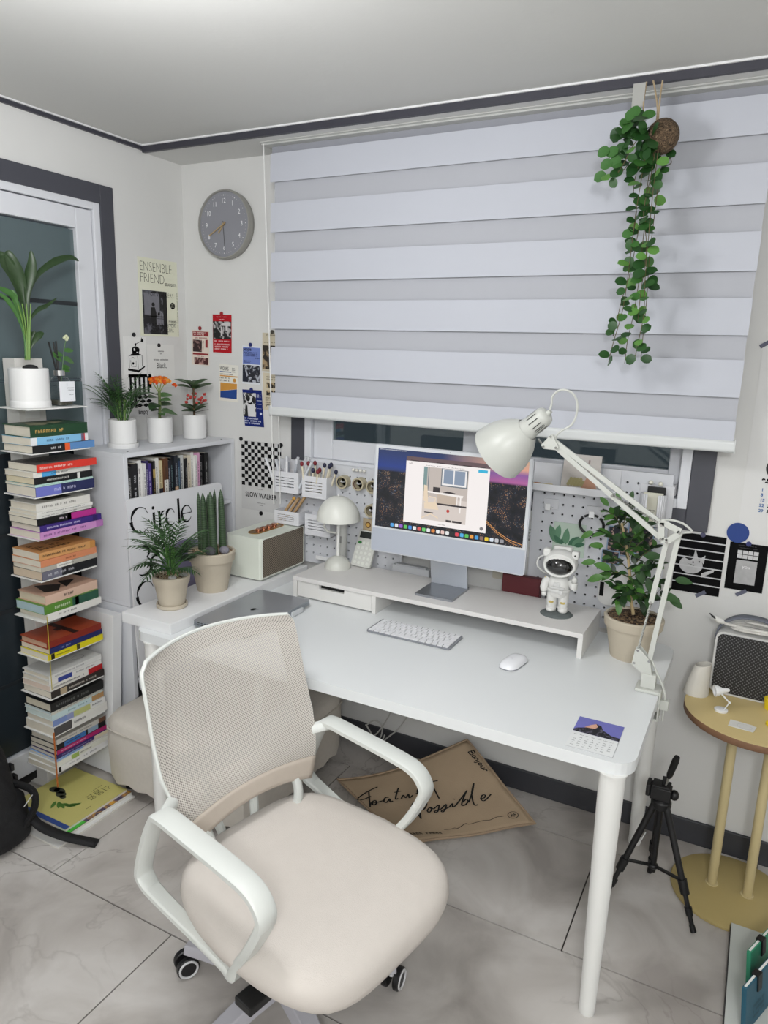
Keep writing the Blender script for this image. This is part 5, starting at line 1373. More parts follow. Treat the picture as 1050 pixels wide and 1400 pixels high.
# outlet plate and dark red box behind the computer, white cable box
t = thing('wall_outlet', 'cream wall outlet low behind the computer stand', 'outlet', (-0.795, WALL_Y, 0.90), rot=BACK)
MB().prism(rrect(-0.035, -0.06, 0.035, 0.06, 0.006), 0, 0.009).build('plate', M('c4c0b0', 0.4), t, bevel=0.001)
flat('sockets', t, M('8a8678', 0.5), [circ(0, 0.0, 0.018, 16)], 0.0095)
flat('holes', t, BLACK, [circ(-0.007, 0, 0.003, 8), circ(0.007, 0, 0.003, 8)], 0.010)
t = thing('red_box', 'dark red box standing behind the computer', 'box', (-0.700, 2.452, DZ))
MB().box((-0.075, -0.009, 0), (0.065, 0.018, 0.150)).build('box', M('5c1a22', 0.5, var=0.06), t, bevel=0.002)
t = thing('paper_sheet', 'white sheet of black print on the wall between computer and pegboard', 'paper', (-0.728, WALL_Y, 1.0), rot=BACK)
MB().box((-0.045, -0.06, 0.0005), (0.045, 0.075, 0.0012)).build('sheet', PAPER, t)
flat('print', t, INK, scribble(-0.04, 0.0, 0.042, 0.05, 4, rng, 1.0), 0.0016)
t = thing('cable_box', 'white cable box on the desk behind the computer stand', 'box', (-1.13, 2.445, DZ))
MB().box((-0.10, -0.002, 0), (0.06, 0.024, 0.110)).build('body', M('c3c5c9', 0.5), t, bevel=0.003)
MB().box((-0.085, -0.001, 0.110), (0.045, 0.022, 0.1155)).build('lid', M('b4b6ba', 0.5), t, bevel=0.001)

# ------------------------------------------------------------------ right pegboard
t = thing('peg_shelf', 'narrow white shelf at the top of the right pegboard', 'shelf', (-0.553, PY - 0.0015, 1.213))
MB().box((-0.155, -0.085, 0), (0.155, -0.0005, 0.003)).box((-0.155, -0.088, 0.0), (0.155, -0.085, 0.024)).box((-0.155, -0.085, 0.003), (-0.1525, -0.001, 0.03)).box((0.1525, -0.085, 0.003), (0.155, -0.001, 0.03)).box((-0.155, -0.003, 0.003), (0.155, -0.0005, 0.085)).build('shelf', M('d6d7db', 0.45), t, bevel=0.0008)
t = thing('disc_case', 'clear disc case with a still life picture of grapes and wine', 'case', (-0.520, PY - 0.056, 1.2185), rot=(rad(78), 0, rad(-3)))
MB().box((-0.068, 0, -0.006), (0.068, 0.126, 0.004)).build('case', CLEAR, t)
MB().box((-0.066, 0.002, -0.003), (0.060, 0.124, 0.0015)).build('cover_sheet', M('c9c1ba', 0.6, var=0.08, vscale=12), t)
flat('grapes', t, M('9c9466', 0.5), [circ(-0.04 + 0.011 * (k % 5) + 0.004 * (k // 5), 0.022 + 0.009 * (k // 5), 0.006, 10) for k in range(14)], 0.0046)
flat('cloth', t, M('b98c74', 0.6), [[(0.0, 0.005), (0.058, 0.004), (0.05, 0.034), (0.02, 0.05)], [(-0.064, 0.004), (0.0, 0.004), (-0.04, 0.016)]], 0.0044)
flat('bottle', t, M('8d7d78', 0.5), [R4(0.014, 0.05, 0.028, 0.08), R4(0.018, 0.08, 0.024, 0.108)] + ribbon(arc(0.042, 0.068, 0.008, 0.013, 180, 360, 10), 0.0015) + [R4(0.041, 0.04, 0.043, 0.056)], 0.0044)
t = thing('paint_tube', 'pale yellow tube with a black cap lying on the pegboard shelf', 'tube', (-0.642, PY - 0.06, 1.226), rot=(0, rad(90), 0))
MB().lathe([(0.0035, -0.052), (0.008, -0.046), (0.0092, 0.02), (0.0092, 0.030), (0.004, 0.032)], 16, sx=1.0, sy=1.0).build('tube', M('d8c99a', 0.4), t)
MB().lathe([(0.0065, 0.032), (0.0065, 0.046), (0, 0.046)], 14).build('cap', BLACK, t)
MB().lathe([(0.0086, -0.032), (0.0093, -0.012)], 16).build('label', M('cc8238', 0.5), t)
for x, z, lab in ((-0.300, 1.268, 'left of two white ball pins at the top of the right pegboard'), (-0.270, 1.266, 'right of two white ball pins at the top of the right pegboard')):
    t = thing('push_pin', lab, 'pin', (x, PY - 0.001, z), group='ball pins on the right pegboard', rot=BACK)
    MB().sphere((0, 0, 0.016), 0.0078, 12, 8).build('ball', M('dedcd0', 0.3), t)
    MB().tube([(0, 0, 0), (0, 0, 0.012)], 0.0026, 6).build('shaft', STEEL, t)
def hook(label, x, z):
    t = thing('peg_hook', label, 'hook', (x, PY - 0.001, z), group='wide hooks on the right pegboard')
    MB().box((-0.026, -0.003, -0.022), (0.026, 0, 0.014)).build('back_plate', M('d8d9dd', 0.45), t, bevel=0.001)
    MB().box((-0.009, -0.045, -0.018), (0.009, -0.003, -0.015)).box((-0.009, -0.048, -0.018), (0.009, -0.045, 0.004)).build('hook', WHITE, t, bevel=0.001)
hook('white hook left under the pegboard shelf', -0.625, 1.158)
hook('white hook holding the black ring', -0.474, 1.150)
t = thing('headband', 'black ring shaped band hanging on the pegboard hook', 'band', (-0.474, PY - 0.030, 1.100), rot=BACK)
MB().tube([(0.040 * cos(rad(a)), 0.034 * sin(rad(a)) + 0.004, 0.002 * sin(rad(a * 3))) for a in range(140, 420, 10)], 0.0048, 8).build('band', BLACK, t)
MB().tube([(0.040 * cos(rad(a)), 0.034 * sin(rad(a)) + 0.004, 0.0) for a in range(60, 132, 10)], 0.0042, 8).build('end', BLACK, t)
t = thing('leaf_print', 'print of green leaves on the pegboard behind the astronaut', 'print', (-0.553, PY - 0.001, 1.045), rot=BACK)
MB().box((-0.056, -0.07, 0.0), (0.056, 0.048, 0.002)).build('sheet', M('bccdbf', 0.6, var=0.08), t)
lf = leaf_mesh('leaf', M('3c6a50', 0.5, var=0.15), 0.42, 'oval', 5, 0.0, 0.0)
lf2 = leaf_mesh('leaf', M('5f8a6c', 0.5, var=0.15), 0.42, 'oval', 5, 0.0, 0.0)
for k, (x, y, a, s) in enumerate(((-0.04, -0.03, 115, .07), (-0.025, -0.03, 60, .05), (-0.01, -0.03, 88, .06), (0.0, -0.03, 45, .05), (0.012, -0.03, 38, .055), (0.02, -0.03, 18, .04), (-0.045, -0.02, 80, .06), (-0.02, -0.03, 140, .045))):
    place('leaf', lf if k % 2 else lf2, t, Matrix.Translation((x, y, 0.0026 + 0.0003 * k)) @ Matrix.Rotation(rad(a), 4, 'Z') @ Matrix.Scale(s, 4))
for (x, z, wd, h, seed, lab) in ((-0.385, 1.055, 0.075, 0.10, 1.5, 'photo of a group on the pegboard, left behind the rubber plant'), (-0.315, 1.080, 0.085, 0.12, 2.5, 'photo of a group on the pegboard, right behind the rubber plant'), (-0.405, 0.995, 0.06, 0.05, 3.5, 'small blue edged photo low behind the rubber plant')):
    t = thing('pinned_photo', lab, 'photo', (x, PY - 0.001 - 0.0025 * seed, z), rot=BACK)
    MB().box((-wd / 2, -h / 2, 0), (wd / 2, h / 2, 0.0012)).build('sheet', M('8aa2bc', 0.4), t)
    flat('picture', t, photo_mat('group_photo_%d' % int(seed), '20222c', 'b79a8c', 60, seed), [R4(-wd / 2 + 0.004, -h / 2 + 0.004, wd / 2 - 0.004, h / 2 - 0.004)], 0.0016)
t = thing('peg_cup', 'white cup on the right pegboard with a black and a cream notebook', 'cup', (-0.283, PY - 0.042, 1.135))
cup = MB()
pts = [(0.040 * cos(rad(a)), 0.034 * sin(rad(a))) for a in range(-66, 247, 12)]
for k in range(len(pts) - 1):
    (xa, ya), (xb, yb) = pts[k], pts[k + 1]
    xa, ya, xb, yb = xa, ya, xb, yb
    cup.add([(xa, ya, 0), (xb, yb, 0), (xb, yb, 0.102), (xa, ya, 0.102)], [(0, 1, 2, 3)], 0, True)
cup.prism([(0.040 * cos(rad(a)), 0.034 * sin(rad(a))) for a in range(0, 360, 20)], 0, 0.003)
cup.build('cup', M('d9dade', 0.4), t, solid=0.002)
MB().box((-0.050, 0.036, 0.02), (0.056, 0.040, 0.125)).build('back_plate', M('d5d6da', 0.45), t, bevel=0.001)
t = thing('notebook', 'black notebook standing in the pegboard cup', 'notebook', (-0.279, PY - 0.026, 1.139))
MB().box((-0.028, -0.004, 0), (0.028, 0.004, 0.118)).build('cover', BLACK, t, bevel=0.002)
t = thing('notebook', 'cream notebook standing in front of the black one in the cup', 'notebook', (-0.285, PY - 0.042, 1.139))
MB().box((-0.030, -0.004, 0), (0.030, 0.004, 0.100)).build('cover', M('d2d0c0', 0.6), t, bevel=0.001)
mb = MB()
for q in scribble(-0.012, 0.03, 0.012, 0.046, 2, rng, 1.0) + [R4(0.014, 0.088, 0.026, 0.091)]:
    mb.quad([(x, -0.0045, z) for x, z in q])
mb.build('print', INK, t)
t = thing('arched_card', 'white card with an arched black and white print behind the big plant pot', 'card', (-0.400, PY - 0.012, 0.885), rot=BACK)
MB().prism(rrect(-0.035, -0.06, 0.06, 0.07, 0.03, 6), 0, 0.0015).build('sheet', M('d8d8d6', 0.5), t)
flat('print', t, INK, [R4(-0.03, -0.03, -0.016, 0.02), R4(0.02, -0.03, 0.05, -0.02)], 0.002)
# ================================================================== PLANTS
def soil_material(name, a, b2, c2):
    m, nt, b, tc = nodes(name)
    vo = nt.nodes.new('ShaderNodeTexVoronoi'); vo.inputs['Scale'].default_value = 170
    nt.links.new(tc.outputs['Object'], vo.inputs['Vector'])
    sp_ = nt.nodes.new('ShaderNodeSeparateColor'); nt.links.new(vo.outputs['Color'], sp_.inputs[0])
    r = ramp(nt, sp_.outputs[0], [(0.2, a), (0.5, b2), (0.85, c2)])
    nt.links.new(r.outputs[0], b.inputs['Base Color'])
    bp = nt.nodes.new('ShaderNodeBump'); bp.inputs['Strength'].default_value = 1.0; bp.inputs['Distance'].default_value = 0.003
    nt.links.new(vo.outputs['Distance'], bp.inputs['Height']); nt.links.new(bp.outputs[0], b.inputs['Normal'])
    b.inputs['Roughness'].default_value = 0.9
    return m
GRIT = soil_material('grit', '4a3524', 'a08768', 'cdbfa4')
SOIL = soil_material('soil', '241912', '4e3a28', '8a7052')
CLAY = M('bdb3a1', 0.75, var=0.10, vscale=16, bump=0.08, bscale=120, name='washed_clay')
GLAZE = M('e2e2e1', 0.4, var=0.01)
rp = random.Random(11)

def clay_pot(name, label, loc, r0, r1, h, saucer=0.0, grit=GRIT):
    t = thing(name, label, 'plant', loc)
    z0 = 0.0
    if saucer:
        MB().lathe([(saucer * 0.93, 0), (saucer, 0.004), (saucer, 0.014), (saucer - 0.006, 0.014), (saucer - 0.007, 0.006), (0, 0.006)], 32).build('saucer', CLAY, t)
        z0 = 0.0065
    rim = h * 0.24
    rb = r0 + (r1 - r0) * 0.70
    MB().lathe([(r0, z0), (r0 + (rb - r0), z0 + h - rim), (r1 * 0.965, z0 + h - rim + 0.001), (r1, z0 + h - 0.004), (r1 - 0.003, z0 + h), (r1 - 0.010, z0 + h), (r1 - 0.012, z0 + h - 0.012)], 36).build('pot', CLAY, t)
    def fn(u, v):
        a = 2 * pi * u
        rr_ = (r1 - 0.011) * v
        return (rr_ * cos(a), rr_ * sin(a), z0 + h - 0.005 + 0.005 * (1 - v * v) + 0.002 * sin(a * 7 + v * 9))
    MB().grid(fn, 28, 6).build('grit_top', grit, t)
    return t, z0 + h - 0.004

def white_pot(name, label, loc, r, h, saucer=0.0, soil=SOIL):
    t = thing(name, label, 'plant', loc)
    z0 = 0.0
    if saucer:
        MB().lathe([(saucer - 0.002, 0), (saucer, 0.003), (saucer, 0.018), (saucer - 0.004, 0.019), (saucer - 0.006, 0.006), (0, 0.006)], 32).build('saucer', GLAZE, t)
        z0 = 0.0065
    MB().lathe([(r - 0.006, z0), (r - 0.001, z0 + 0.004), (r, z0 + h * 0.3), (r, z0 + h - 0.002), (r - 0.002, z0 + h), (r - 0.005, z0 + h - 0.001), (r - 0.006, z0 + h - 0.02)], 36).build('pot', GLAZE, t)
    MB().lathe([(r - 0.005, z0 + h - 0.014), (r * 0.5, z0 + h - 0.010), (0, z0 + h - 0.009)], 28).build('soil', soil, t)
    return t, z0 + h - 0.011

def stone(label, loc, r, colr, group=None, flatness=0.7):
    o = MB().grid(lambda u, v: (r * (1 + 0.06 * sin(u * 25 + v * 9)) * sin(pi * v) * cos(2 * pi * u), r * 0.85 * (1 + 0.06 * cos(u * 19)) * sin(pi * v) * sin(2 * pi * u), -r * flatness * cos(pi * v) + r * flatness), 16, 10).build('stone', M(colr, 0.85, var=0.3, vscale=120, bump=0.6, bscale=300))
    o.location = loc
    return tag(o, label, 'stone', group)

def frond(parent, base, d, length, n, leaflet, droop=0.6, width=0.5, stem_mat=None, up=(0, 0, 1), tipdown=0.0, taper=0.55, start=0.25):
    """One palm frond: a bent rib with pairs of narrow leaflets, one part."""
    mb = MB()
    p = Vector(base); d = Vector(d).normalized()
    pts = [p.copy()]
    steps = 14
    for k in range(steps):
        d = (d + Vector((0, 0, -droop / steps * (0.3 + k / steps)))).normalized()
        p = p + d * (length / steps)
        pts.append(p.copy())
    mb.tube(pts, [0.0018 * (1 - 0.7 * i / steps) + 0.0004 for i in range(steps + 1)], 5, 0)
    for i in range(n):
        f = start + (1 - start) * (i + 0.5) / n
        q = f * steps
        a = int(min(q, steps - 1)); fr = q - a
        pos = pts[a].lerp(pts[a + 1], fr)
        tang = (pts[a + 1] - pts[a]).normalized()
        side = tang.cross(Vector(up))
        if side.length < 0.05: side = Vector((1, 0, 0))
        side.normalize()
        ll = leaflet * (1 - taper * f) * (0.85 + 0.3 * rp.random())
        for sgn in (-1, 1):
            dd = (tang * (0.75 + 0.25 * f) + side * sgn * 0.9 + Vector((0, 0, 0.12 - tipdown))).normalized()
            T = aim(pos, dd, up=Vector(up) + side * sgn * 0.3, s=ll)
            nseg = 4
            vs = []
            for s_ in range(nseg + 1):
                tt = s_ / nseg
                wv = width * 0.5 * (sin(pi * tt ** 0.7) if 0 < tt < 1 else 0)
                zz = -0.22 * tt * tt
                vs += [(tt, -wv, zz + wv * 0.3), (tt, 0, zz), (tt, wv, zz + wv * 0.3)]
            fs = []
            for s_ in range(nseg):
                b = s_ * 3
                fs += [(b, b + 3, b + 4, b + 1), (b + 1, b + 4, b + 5, b + 2)]
            mb.add(vs, fs, 1, True, T)
    tipT = aim(pts[-1], d, up=up, s=leaflet * 0.5)
    mb.add([(0, -0.06, 0), (0.5, -0.08, 0), (1, 0, -0.1), (0.5, 0.08, 0), (0, 0.06, 0)], [(0, 1, 2, 3, 4)], 1, True, tipT)
    return mb.build('frond', [stem_mat or M('3c6430', 0.5), GREEN_D], parent)

def green(hexc, var=0.22):
    return M(hexc, 0.42, var=var, vscale=14)
GREEN_D = green('2c4a26')
GREEN_M = green('3f6a30')
GREEN_L = green('5f9440')
GREEN_P = M('2a4122', 0.4, var=0.25, vscale=60)

# tall palm seedling in the large white pot, top of the tower
tz = SZ[0] + 0.0004
pt, pz_ = white_pot('potted_palm', 'young palm with long ribbed leaves in a large white pot on the tower', (-2.178, 1.595, tz), 0.062, 0.128)
MB().lathe([(0.0625, 0.0), (0.0635, 0.002), (0.0635, 0.020), (0.0625, 0.022)], 36).build('saucer', GLAZE, pt)
stone('black pumice stone in the large white pot on the tower', (-2.162, 1.592, tz + 0.118), 0.026, '1c1c1e', flatness=0.42)
def strap_leaf(parent, base, pts, w0, wmax, mat, name='leaf'):
    """A long leaf along given points, widest past the middle."""
    P = [Vector(p) for p in spline(pts, 5)]
    n = len(P)
    mb = MB(); vs = []
    for i, p in enumerate(P):
        t = i / (n - 1)
        d = (P[min(i + 1, n - 1)] - P[max(i - 1, 0)]).normalized()
        view = Vector((0.72, -0.68, 0.15))
        sd = d.cross(view)
        if sd.length < 0.05: sd = Vector((0, 0, 1))
        sd.normalize()
        nn = sd.cross(d)
        wv = (w0 + (wmax - w0) * max(0.0, (t - 0.30) / 0.40) if t < 0.70 else wmax * max(0.0, (1 - t) / 0.30) ** 0.7)
        vs += [p - sd * wv / 2 + nn * wv * 0.18, p, p + sd * wv / 2 + nn * wv * 0.18]
    fs = []
    for i in range(n - 1):
        b = i * 3
        fs += [(b, b + 3, b + 4, b + 1), (b + 1, b + 4, b + 5, b + 2)]
    mb.add(vs, fs, 0, True)
    return mb.build(name, mat, parent, solid=0.0008)
def tower_pt(u, v, X=-2.178):
    return on_x(X, u, v) - Vector((-2.178, 1.595, tz))
PALM_S = M('66893a', 0.45, var=0.15, vscale=20)
for k, (pl, w0, wm, m_) in enumerate((
    ([(36, 490), (36, 450), (30, 410), (18, 375), (4, 352), (-6, 345)], 0.006, 0.042, GREEN_P),
    ([(38, 490), (37, 450), (34, 415), (28, 385), (14, 352), (12, 342)], 0.006, 0.044, GREEN_P),
    ([(40, 490), (40, 450), (37, 410), (40, 385), (44, 360), (42, 342)], 0.006, 0.036, GREEN_P),
    ([(40, 490), (41, 440), (40, 405), (50, 378), (72, 360), (95, 352), (108, 357)], 0.005, 0.026, GREEN_P),
    ([(37, 490), (36, 455), (28, 425), (18, 405), (4, 396), (-8, 392)], 0.006, 0.020, GREEN_M),
    ([(35, 490), (33, 460), (24, 432), (8, 408), (-10, 398)], 0.005, 0.015, GREEN_M),
    ([(39, 490), (39, 455), (41, 438), (52, 424), (64, 418), (78, 407)], 0.005, 0.016, GREEN_P),
    ([(36, 490), (34, 455), (24, 420), (18, 402), (15, 396)], 0.006, 0.022, GREEN_M),
    ([(40, 490), (42, 478), (46, 468), (54, 458), (60, 455)], 0.004, 0.024, GREEN_P),
    ([(40, 490), (41, 474), (43, 464), (46, 455), (46, 453)], 0.004, 0.022, GREEN_P),
)):
    strap_leaf(pt, None, [tower_pt(u, v, -2.178 + 0.012 * ((k % 3) - 1)) for u, v in pl], w0, wm, m_)
for k in range(4):
    a = [(35 + k * 1.7, 492), (34.5 + k * 2.0, 465), (31 + k * 3.4, 440), (24 + k * 6.0, 415)]
    MB().tube([tower_pt(u, v, -2.17 + 0.006 * k) for u, v in spline(a, 4)], [0.0034 - 0.00014 * q_ for q_ in range(13)], 6).build('stem', PALM_S, pt)

# reed diffuser with a sprig
df = thing('reed_diffuser', 'clear diffuser bottle with black reeds beside the large white pot', 'diffuser', (-2.172, 1.709, tz))
MB().prism(rrect(-0.034, -0.034, 0.034, 0.034, 0.018, 6), 0.001, 0.068, smooth=True).lathe([(0.036, 0.068), (0.036, 0.078), (0.028, 0.094), (0.014, 0.102), (0.014, 0.112), (0, 0.112)], 24).build('bottle', CLEAR, df)
MB().prism(rrect(-0.031, -0.031, 0.031, 0.031, 0.016, 6), 0.003, 0.020).build('liquid', M('4c4a3e', 0.1, var=0), df)
MB().lathe([(0.018, 0.102), (0.018, 0.120), (0.010, 0.121), (0.010, 0.104)], 24).build('metal_collar', CHROME, df)
lbm = MB().box((-0.031, -0.034, 0.0), (0.031, 0.034, 0.0008)).build('label', M('e4e6ea', 0.6), df)
lbm.matrix_local = Matrix.Translation((0.0348, 0.0, 0.050)) @ Euler(LEFT).to_matrix().to_4x4()
flat('label_print', lbm, M('6a6c70', 0.6, var=0), scribble(-0.004, 0.008, 0.028, 0.014, 1, rng, 1) + scribble(0.002, 0.002, 0.028, 0.006, 1, rng, 1) + scribble(0.008, -0.014, 0.024, -0.010, 1, rng, 1) + scribble(0.012, -0.029, 0.026, -0.026, 1, rng, 1), 0.0012)
for dx, dy, hh in ((0.0, -0.034, 0.215), (0.004, -0.008, 0.218), (-0.004, -0.012, 0.215)):
    MB().tube([(-dx, -dy * 0.3, 0.03), (dx, dy, hh)], 0.0030, 7).build('reed', BLACK, df)
MB().tube([(0, 0.0, 0.05), (0.002, 0.015, 0.14), (0.0, 0.026, 0.19), (0.0, 0.036, 0.225)], 0.0014, 6).build('sprig_stem', GREEN_M, df)
lv = leaf_mesh('sprig_leaf', GREEN_M, 0.5, 'oval')
for pos, d, s in (((0, 0.012, 0.13), (0.1, 0.9, 0.1), 0.04), ((0, 0.018, 0.16), (0.1, 1, -0.15), 0.055), ((0, 0.02, 0.17), (0.1, -0.9, 0.3), 0.045), ((0, 0.024, 0.185), (0.2, 0.8, 0.2), 0.04), ((0, 0.015, 0.15), (0.2, -0.7, 0.5), 0.045), ((0, 0.01, 0.12), (0.3, 1, 0.05), 0.035)):
    place('sprig_leaf', lv, df, aim(pos, d, up=(0.7, -0.4, 0.6), s=s))
for k in range(4):
    MB().sphere((0.002 * (k % 2), 0.036 + 0.006 * cos(k * 1.6), 0.23 + 0.006 * sin(k * 1.6)), (0.006, 0.006, 0.005), 8, 6).build('petal', M('cfd3b0', 0.5), df)

# three plants on the bookcase
BZ = 1.265
p1, z1 = white_pot('potted_palm', 'feathery parlour palm in a white pot with saucer on the bookcase', (-2.200, 2.000, BZ), 0.0515, 0.102, 0.058)
for k in range(30):
    a = rp.random() * 2 * pi
    up_ = rp.random()
    d = Vector((0.45 * cos(a), 0.62 * sin(a), 0.5 + 1.3 * up_))
    frond(p1, (0.020 * cos(a), 0.020 * sin(a), z1 - 0.004 + 0.085 * rp.random() * (1 - 0.4 * up_)), d, 0.105 + 0.055 * rp.random(), 7, 0.056, 1.3, 0.17, start=0.30, tipdown=0.15)
for k in range(5):
    MB().tube([(0.012 * cos(k * 1.3), 0.012 * sin(k * 1.3), z1 - 0.01), (0.016 * cos(k * 1.3), 0.018 * sin(k * 1.3), z1 + 0.09)], 0.0028, 6).build('stem', M('6a8a44', 0.5), p1)
stone('small dark stone in the parlour palm pot on the bookcase', (-2.170, 1.992, BZ + z1 - 0.005), 0.013, '3a3c40', flatness=0.5)
p2_, z2 = white_pot('flowering_plant', 'orange flowering kalanchoe in a white pot, middle of the bookcase top', (-2.200, 2.197, BZ), 0.0505, 0.104)
big = leaf_mesh('leaf', GREEN_D, 0.62, 'oval', 6, 0.15, 0.3)
big2 = leaf_mesh('leaf', GREEN_M, 0.62, 'oval', 6, 0.15, 0.2)
MB().tube([(0, 0, z2), (0.004, 0.0, z2 + 0.05), (0.0, 0.004, z2 + 0.12)], 0.006, 8).build('stem', M('6a7a48', 0.6), p2_)
for pos, d, s in (((0, 0.01, 0.035), (0.3, 0.95, -0.05), 0.085), ((0, -0.005, 0.045), (0.2, -0.9, 0.15), 0.05), ((0, 0, 0.06), (0.5, 0.75, 0.3), 0.06), ((0, -0.004, 0.065), (0.35, -0.95, 0.05), 0.075), ((0, -0.006, 0.09), (0.3, -0.8, 0.3), 0.07), ((0, 0, 0.095), (0.3, 0.85, 0.25), 0.065), ((0, 0, 0.08), (0.9, 0.1, 0.2), 0.06), ((0, 0, 0.1), (-0.7, 0.3, 0.3), 0.05), ((0.0, 0, 0.03), (0.9, -0.4, 0.0), 0.05)):
    place('leaf', big if rp.random() < 0.6 else big2, p2_, aim((pos[0], pos[1], z2 + pos[2]), d, up=(0.4, -0.3, 1), s=s))
for k in range(4):
    MB().tube([(0, 0.002, z2 + 0.11), (0.01 * (k - 1.5), 0.016 * (k - 1.2), z2 + 0.155)], 0.0018, 6).build('flower_stem', M('8a9a50', 0.6), p2_)
ORANGE = [M('e07a26', 0.5, var=0.15, vscale=60), M('d8581e', 0.5, var=0.15, vscale=60), M('e89a3c', 0.5, var=0.1, vscale=60)]
petals = [leaf_mesh('petal', m_, 0.8, 'round', 4, 0.1, 0.1) for m_ in ORANGE]
for k in range(17):
    a = k * 2.4
    r_ = 0.010 * math.sqrt(k)
    c = Vector((r_ * 0.8 * cos(a) + 0.008, r_ * 1.25 * sin(a), z2 + 0.168 - r_ * 0.35 + rp.uniform(-0.006, 0.008)))
    if k == 16: c = Vector((0.02, 0.068, z2 + 0.140))
    fl = MB()
    fo = bpy.data.objects.new('flower', None); COL.objects.link(fo); fo.parent = p2_; fo.location = c
    for q in range(5):
        b = 2 * pi * q / 5 + k
        place('petal', petals[k % 3], fo, aim((0, 0, 0), (0.5 + 0.5 * cos(b), sin(b), 0.25 + 0.7 * cos(b + 1)), up=(0.7, -0.6, 0.5), s=0.0145))
p3_, z3 = white_pot('berry_plant', 'dark leafed plant with red berries in a white pot at the bookcase right end', (-2.195, 2.396, BZ), 0.0505, 0.104, 0, GRIT)
obl = leaf_mesh('leaf', GREEN_D, 0.36, 'oval', 6, 0.12, 0.25)
obl2 = leaf_mesh('leaf', green('3a5c30'), 0.36, 'oval', 6, 0.12, 0.2)
MB().tube([(0, 0, z3 - 0.005), (0, 0, z3 + 0.14)], 0.0045, 8).build('stem', M('5c4a34', 0.7), p3_)
for k in range(24):
    a = k * 2.4 + 0.4
    tier = k % 2
    zz = (0.02 + 0.03 * rp.random()) if k < 13 else (0.115 + 0.025 * rp.random())
    ln = 0.058 + 0.016 * rp.random() if k < 13 else 0.075 + 0.02 * rp.random()
    place('leaf', obl if k % 3 else obl2, p3_, aim((0, 0, z3 + zz), (0.62 * cos(a), 0.8 * sin(a), 0.25 + 0.35 * rp.random()), up=(0.35 - 0.2 * cos(a), -0.2 - 0.2 * sin(a), 1), s=ln))
for pos in ((0.02, 0.07, 0.03), (0.02, -0.055, 0.06)):
    MB().tube([(0, 0, z3 + 0.02), (pos[0], pos[1], z3 + pos[2])], 0.0011, 5).build('twig', M('3c3a2a', 0.7), p3_)
berry = MB().sphere((0, 0, 0), 0.0060, 10, 7).mesh('berry', M('b83a34', 0.3, var=0.1))
for k in range(20):
    a = k * 0.66
    T = Matrix.Translation((0.026 * cos(a) + 0.012, 0.050 * sin(a) + rp.uniform(-0.006, 0.006), z3 + 0.082 + 0.018 * sin(k * 1.9)))
    place('berry', berry, p3_, T)

# small parlour palm and snake plant in clay pots, on the board
sp1, zz1 = clay_pot('potted_palm', 'feathery parlour palm in the smaller clay pot on the desk', (-1.748, 1.772, SLZ), 0.043, 0.064, 0.108, 0.053)
for k in range(32):
    a = k * 2.39996
    up_ = ((k * 7) % 32) / 32
    d = Vector((0.62 * cos(a), 0.74 * sin(a), 0.35 + 1.2 * up_))
    frond(sp1, (0.012 * cos(a), 0.012 * sin(a), zz1 + 0.10 * up_ * rp.random() + 0.02), d, 0.10 + 0.05 * rp.random(), 7, 0.062, 1.2, 0.19, start=0.25, tipdown=0.12)
for k in range(6):
    MB().tube([(0.010 * cos(k), 0.010 * sin(k), zz1 - 0.008), (0.014 * cos(k), 0.014 * sin(k), zz1 + 0.10)], 0.0022, 6).build('stem', M('4a7434', 0.5), sp1)
stone('pale flat pebble in the smaller clay pot', (-1.715, 1.745, SLZ + zz1 - 0.001), 0.015, 'a8a6a2', flatness=0.5)
stone('grey flat pebble at the right side of the smaller clay pot', (-1.708, 1.790, SLZ + zz1 - 0.001), 0.015, '8c8b88', flatness=0.5)
sp2, zz2 = clay_pot('snake_plant', 'cylindrical snake plant in the larger clay pot on the desk', (-1.757, 1.992, SLZ), 0.056, 0.087, 0.152, 0)
def snake_mat():
    m, nt, b, tc = nodes('snake_leaf')
    wv = nt.nodes.new('ShaderNodeTexWave'); wv.bands_direction = 'Z'; wv.inputs['Scale'].default_value = 38; wv.inputs['Distortion'].default_value = 5; wv.inputs['Detail'].default_value = 3
    nt.links.new(tc.outputs['Object'], wv.inputs['Vector'])
    r = ramp(nt, wv.outputs['Fac'], [(0.2, '263a24'), (0.8, '3c5236')])
    nt.links.new(r.outputs[0], b.inputs['Base Color']); b.inputs['Roughness'].default_value = 0.45
    return m
SN = snake_mat()
def spear(u0, v0, u1, v1, dy, r):
    base = on_y(1.992 + dy, u0, v0); tip = on_y(1.992 + dy, u1, v1)
    o = Vector((-1.757, 1.992, SLZ))
    base, tip = base - o, tip - o
    base.z = min(base.z, zz2 - 0.002)
    pts, rs = [], []
    for i in range(13):
        t = i / 12
        pts.append(base.lerp(tip, t))
        rs.append(r * (1 - 0.35 * t) * (1 if t < 0.86 else max(0.12, ((1 - t) / 0.14) ** 0.6)))
    MB().tube(pts, rs, 10).build('leaf', SN, sp2)
for a in ((275, 751, 271, 673, -0.01, 0.011), (281, 752, 277, 674, -0.025, 0.0145), (288, 742, 284, 676, 0.03, 0.0125), (292, 756, 287, 672, -0.034, 0.016), (293, 742, 293, 669, 0.03, 0.010), (305, 750, 301.5, 669, 0.012, 0.0145)):
    spear(*a)
so = Vector((-1.757, 1.992, SLZ))
stone('dark speckled stone in front of the snake plant', (-1.718, 1.940, SLZ + zz2 + 0.000), 0.021, '4c4c50', flatness=0.8)
stone('grey round stone right of the dark speckled one', (-1.690, 1.985, SLZ + zz2 + 0.000), 0.019, '7d7b84', flatness=0.8)

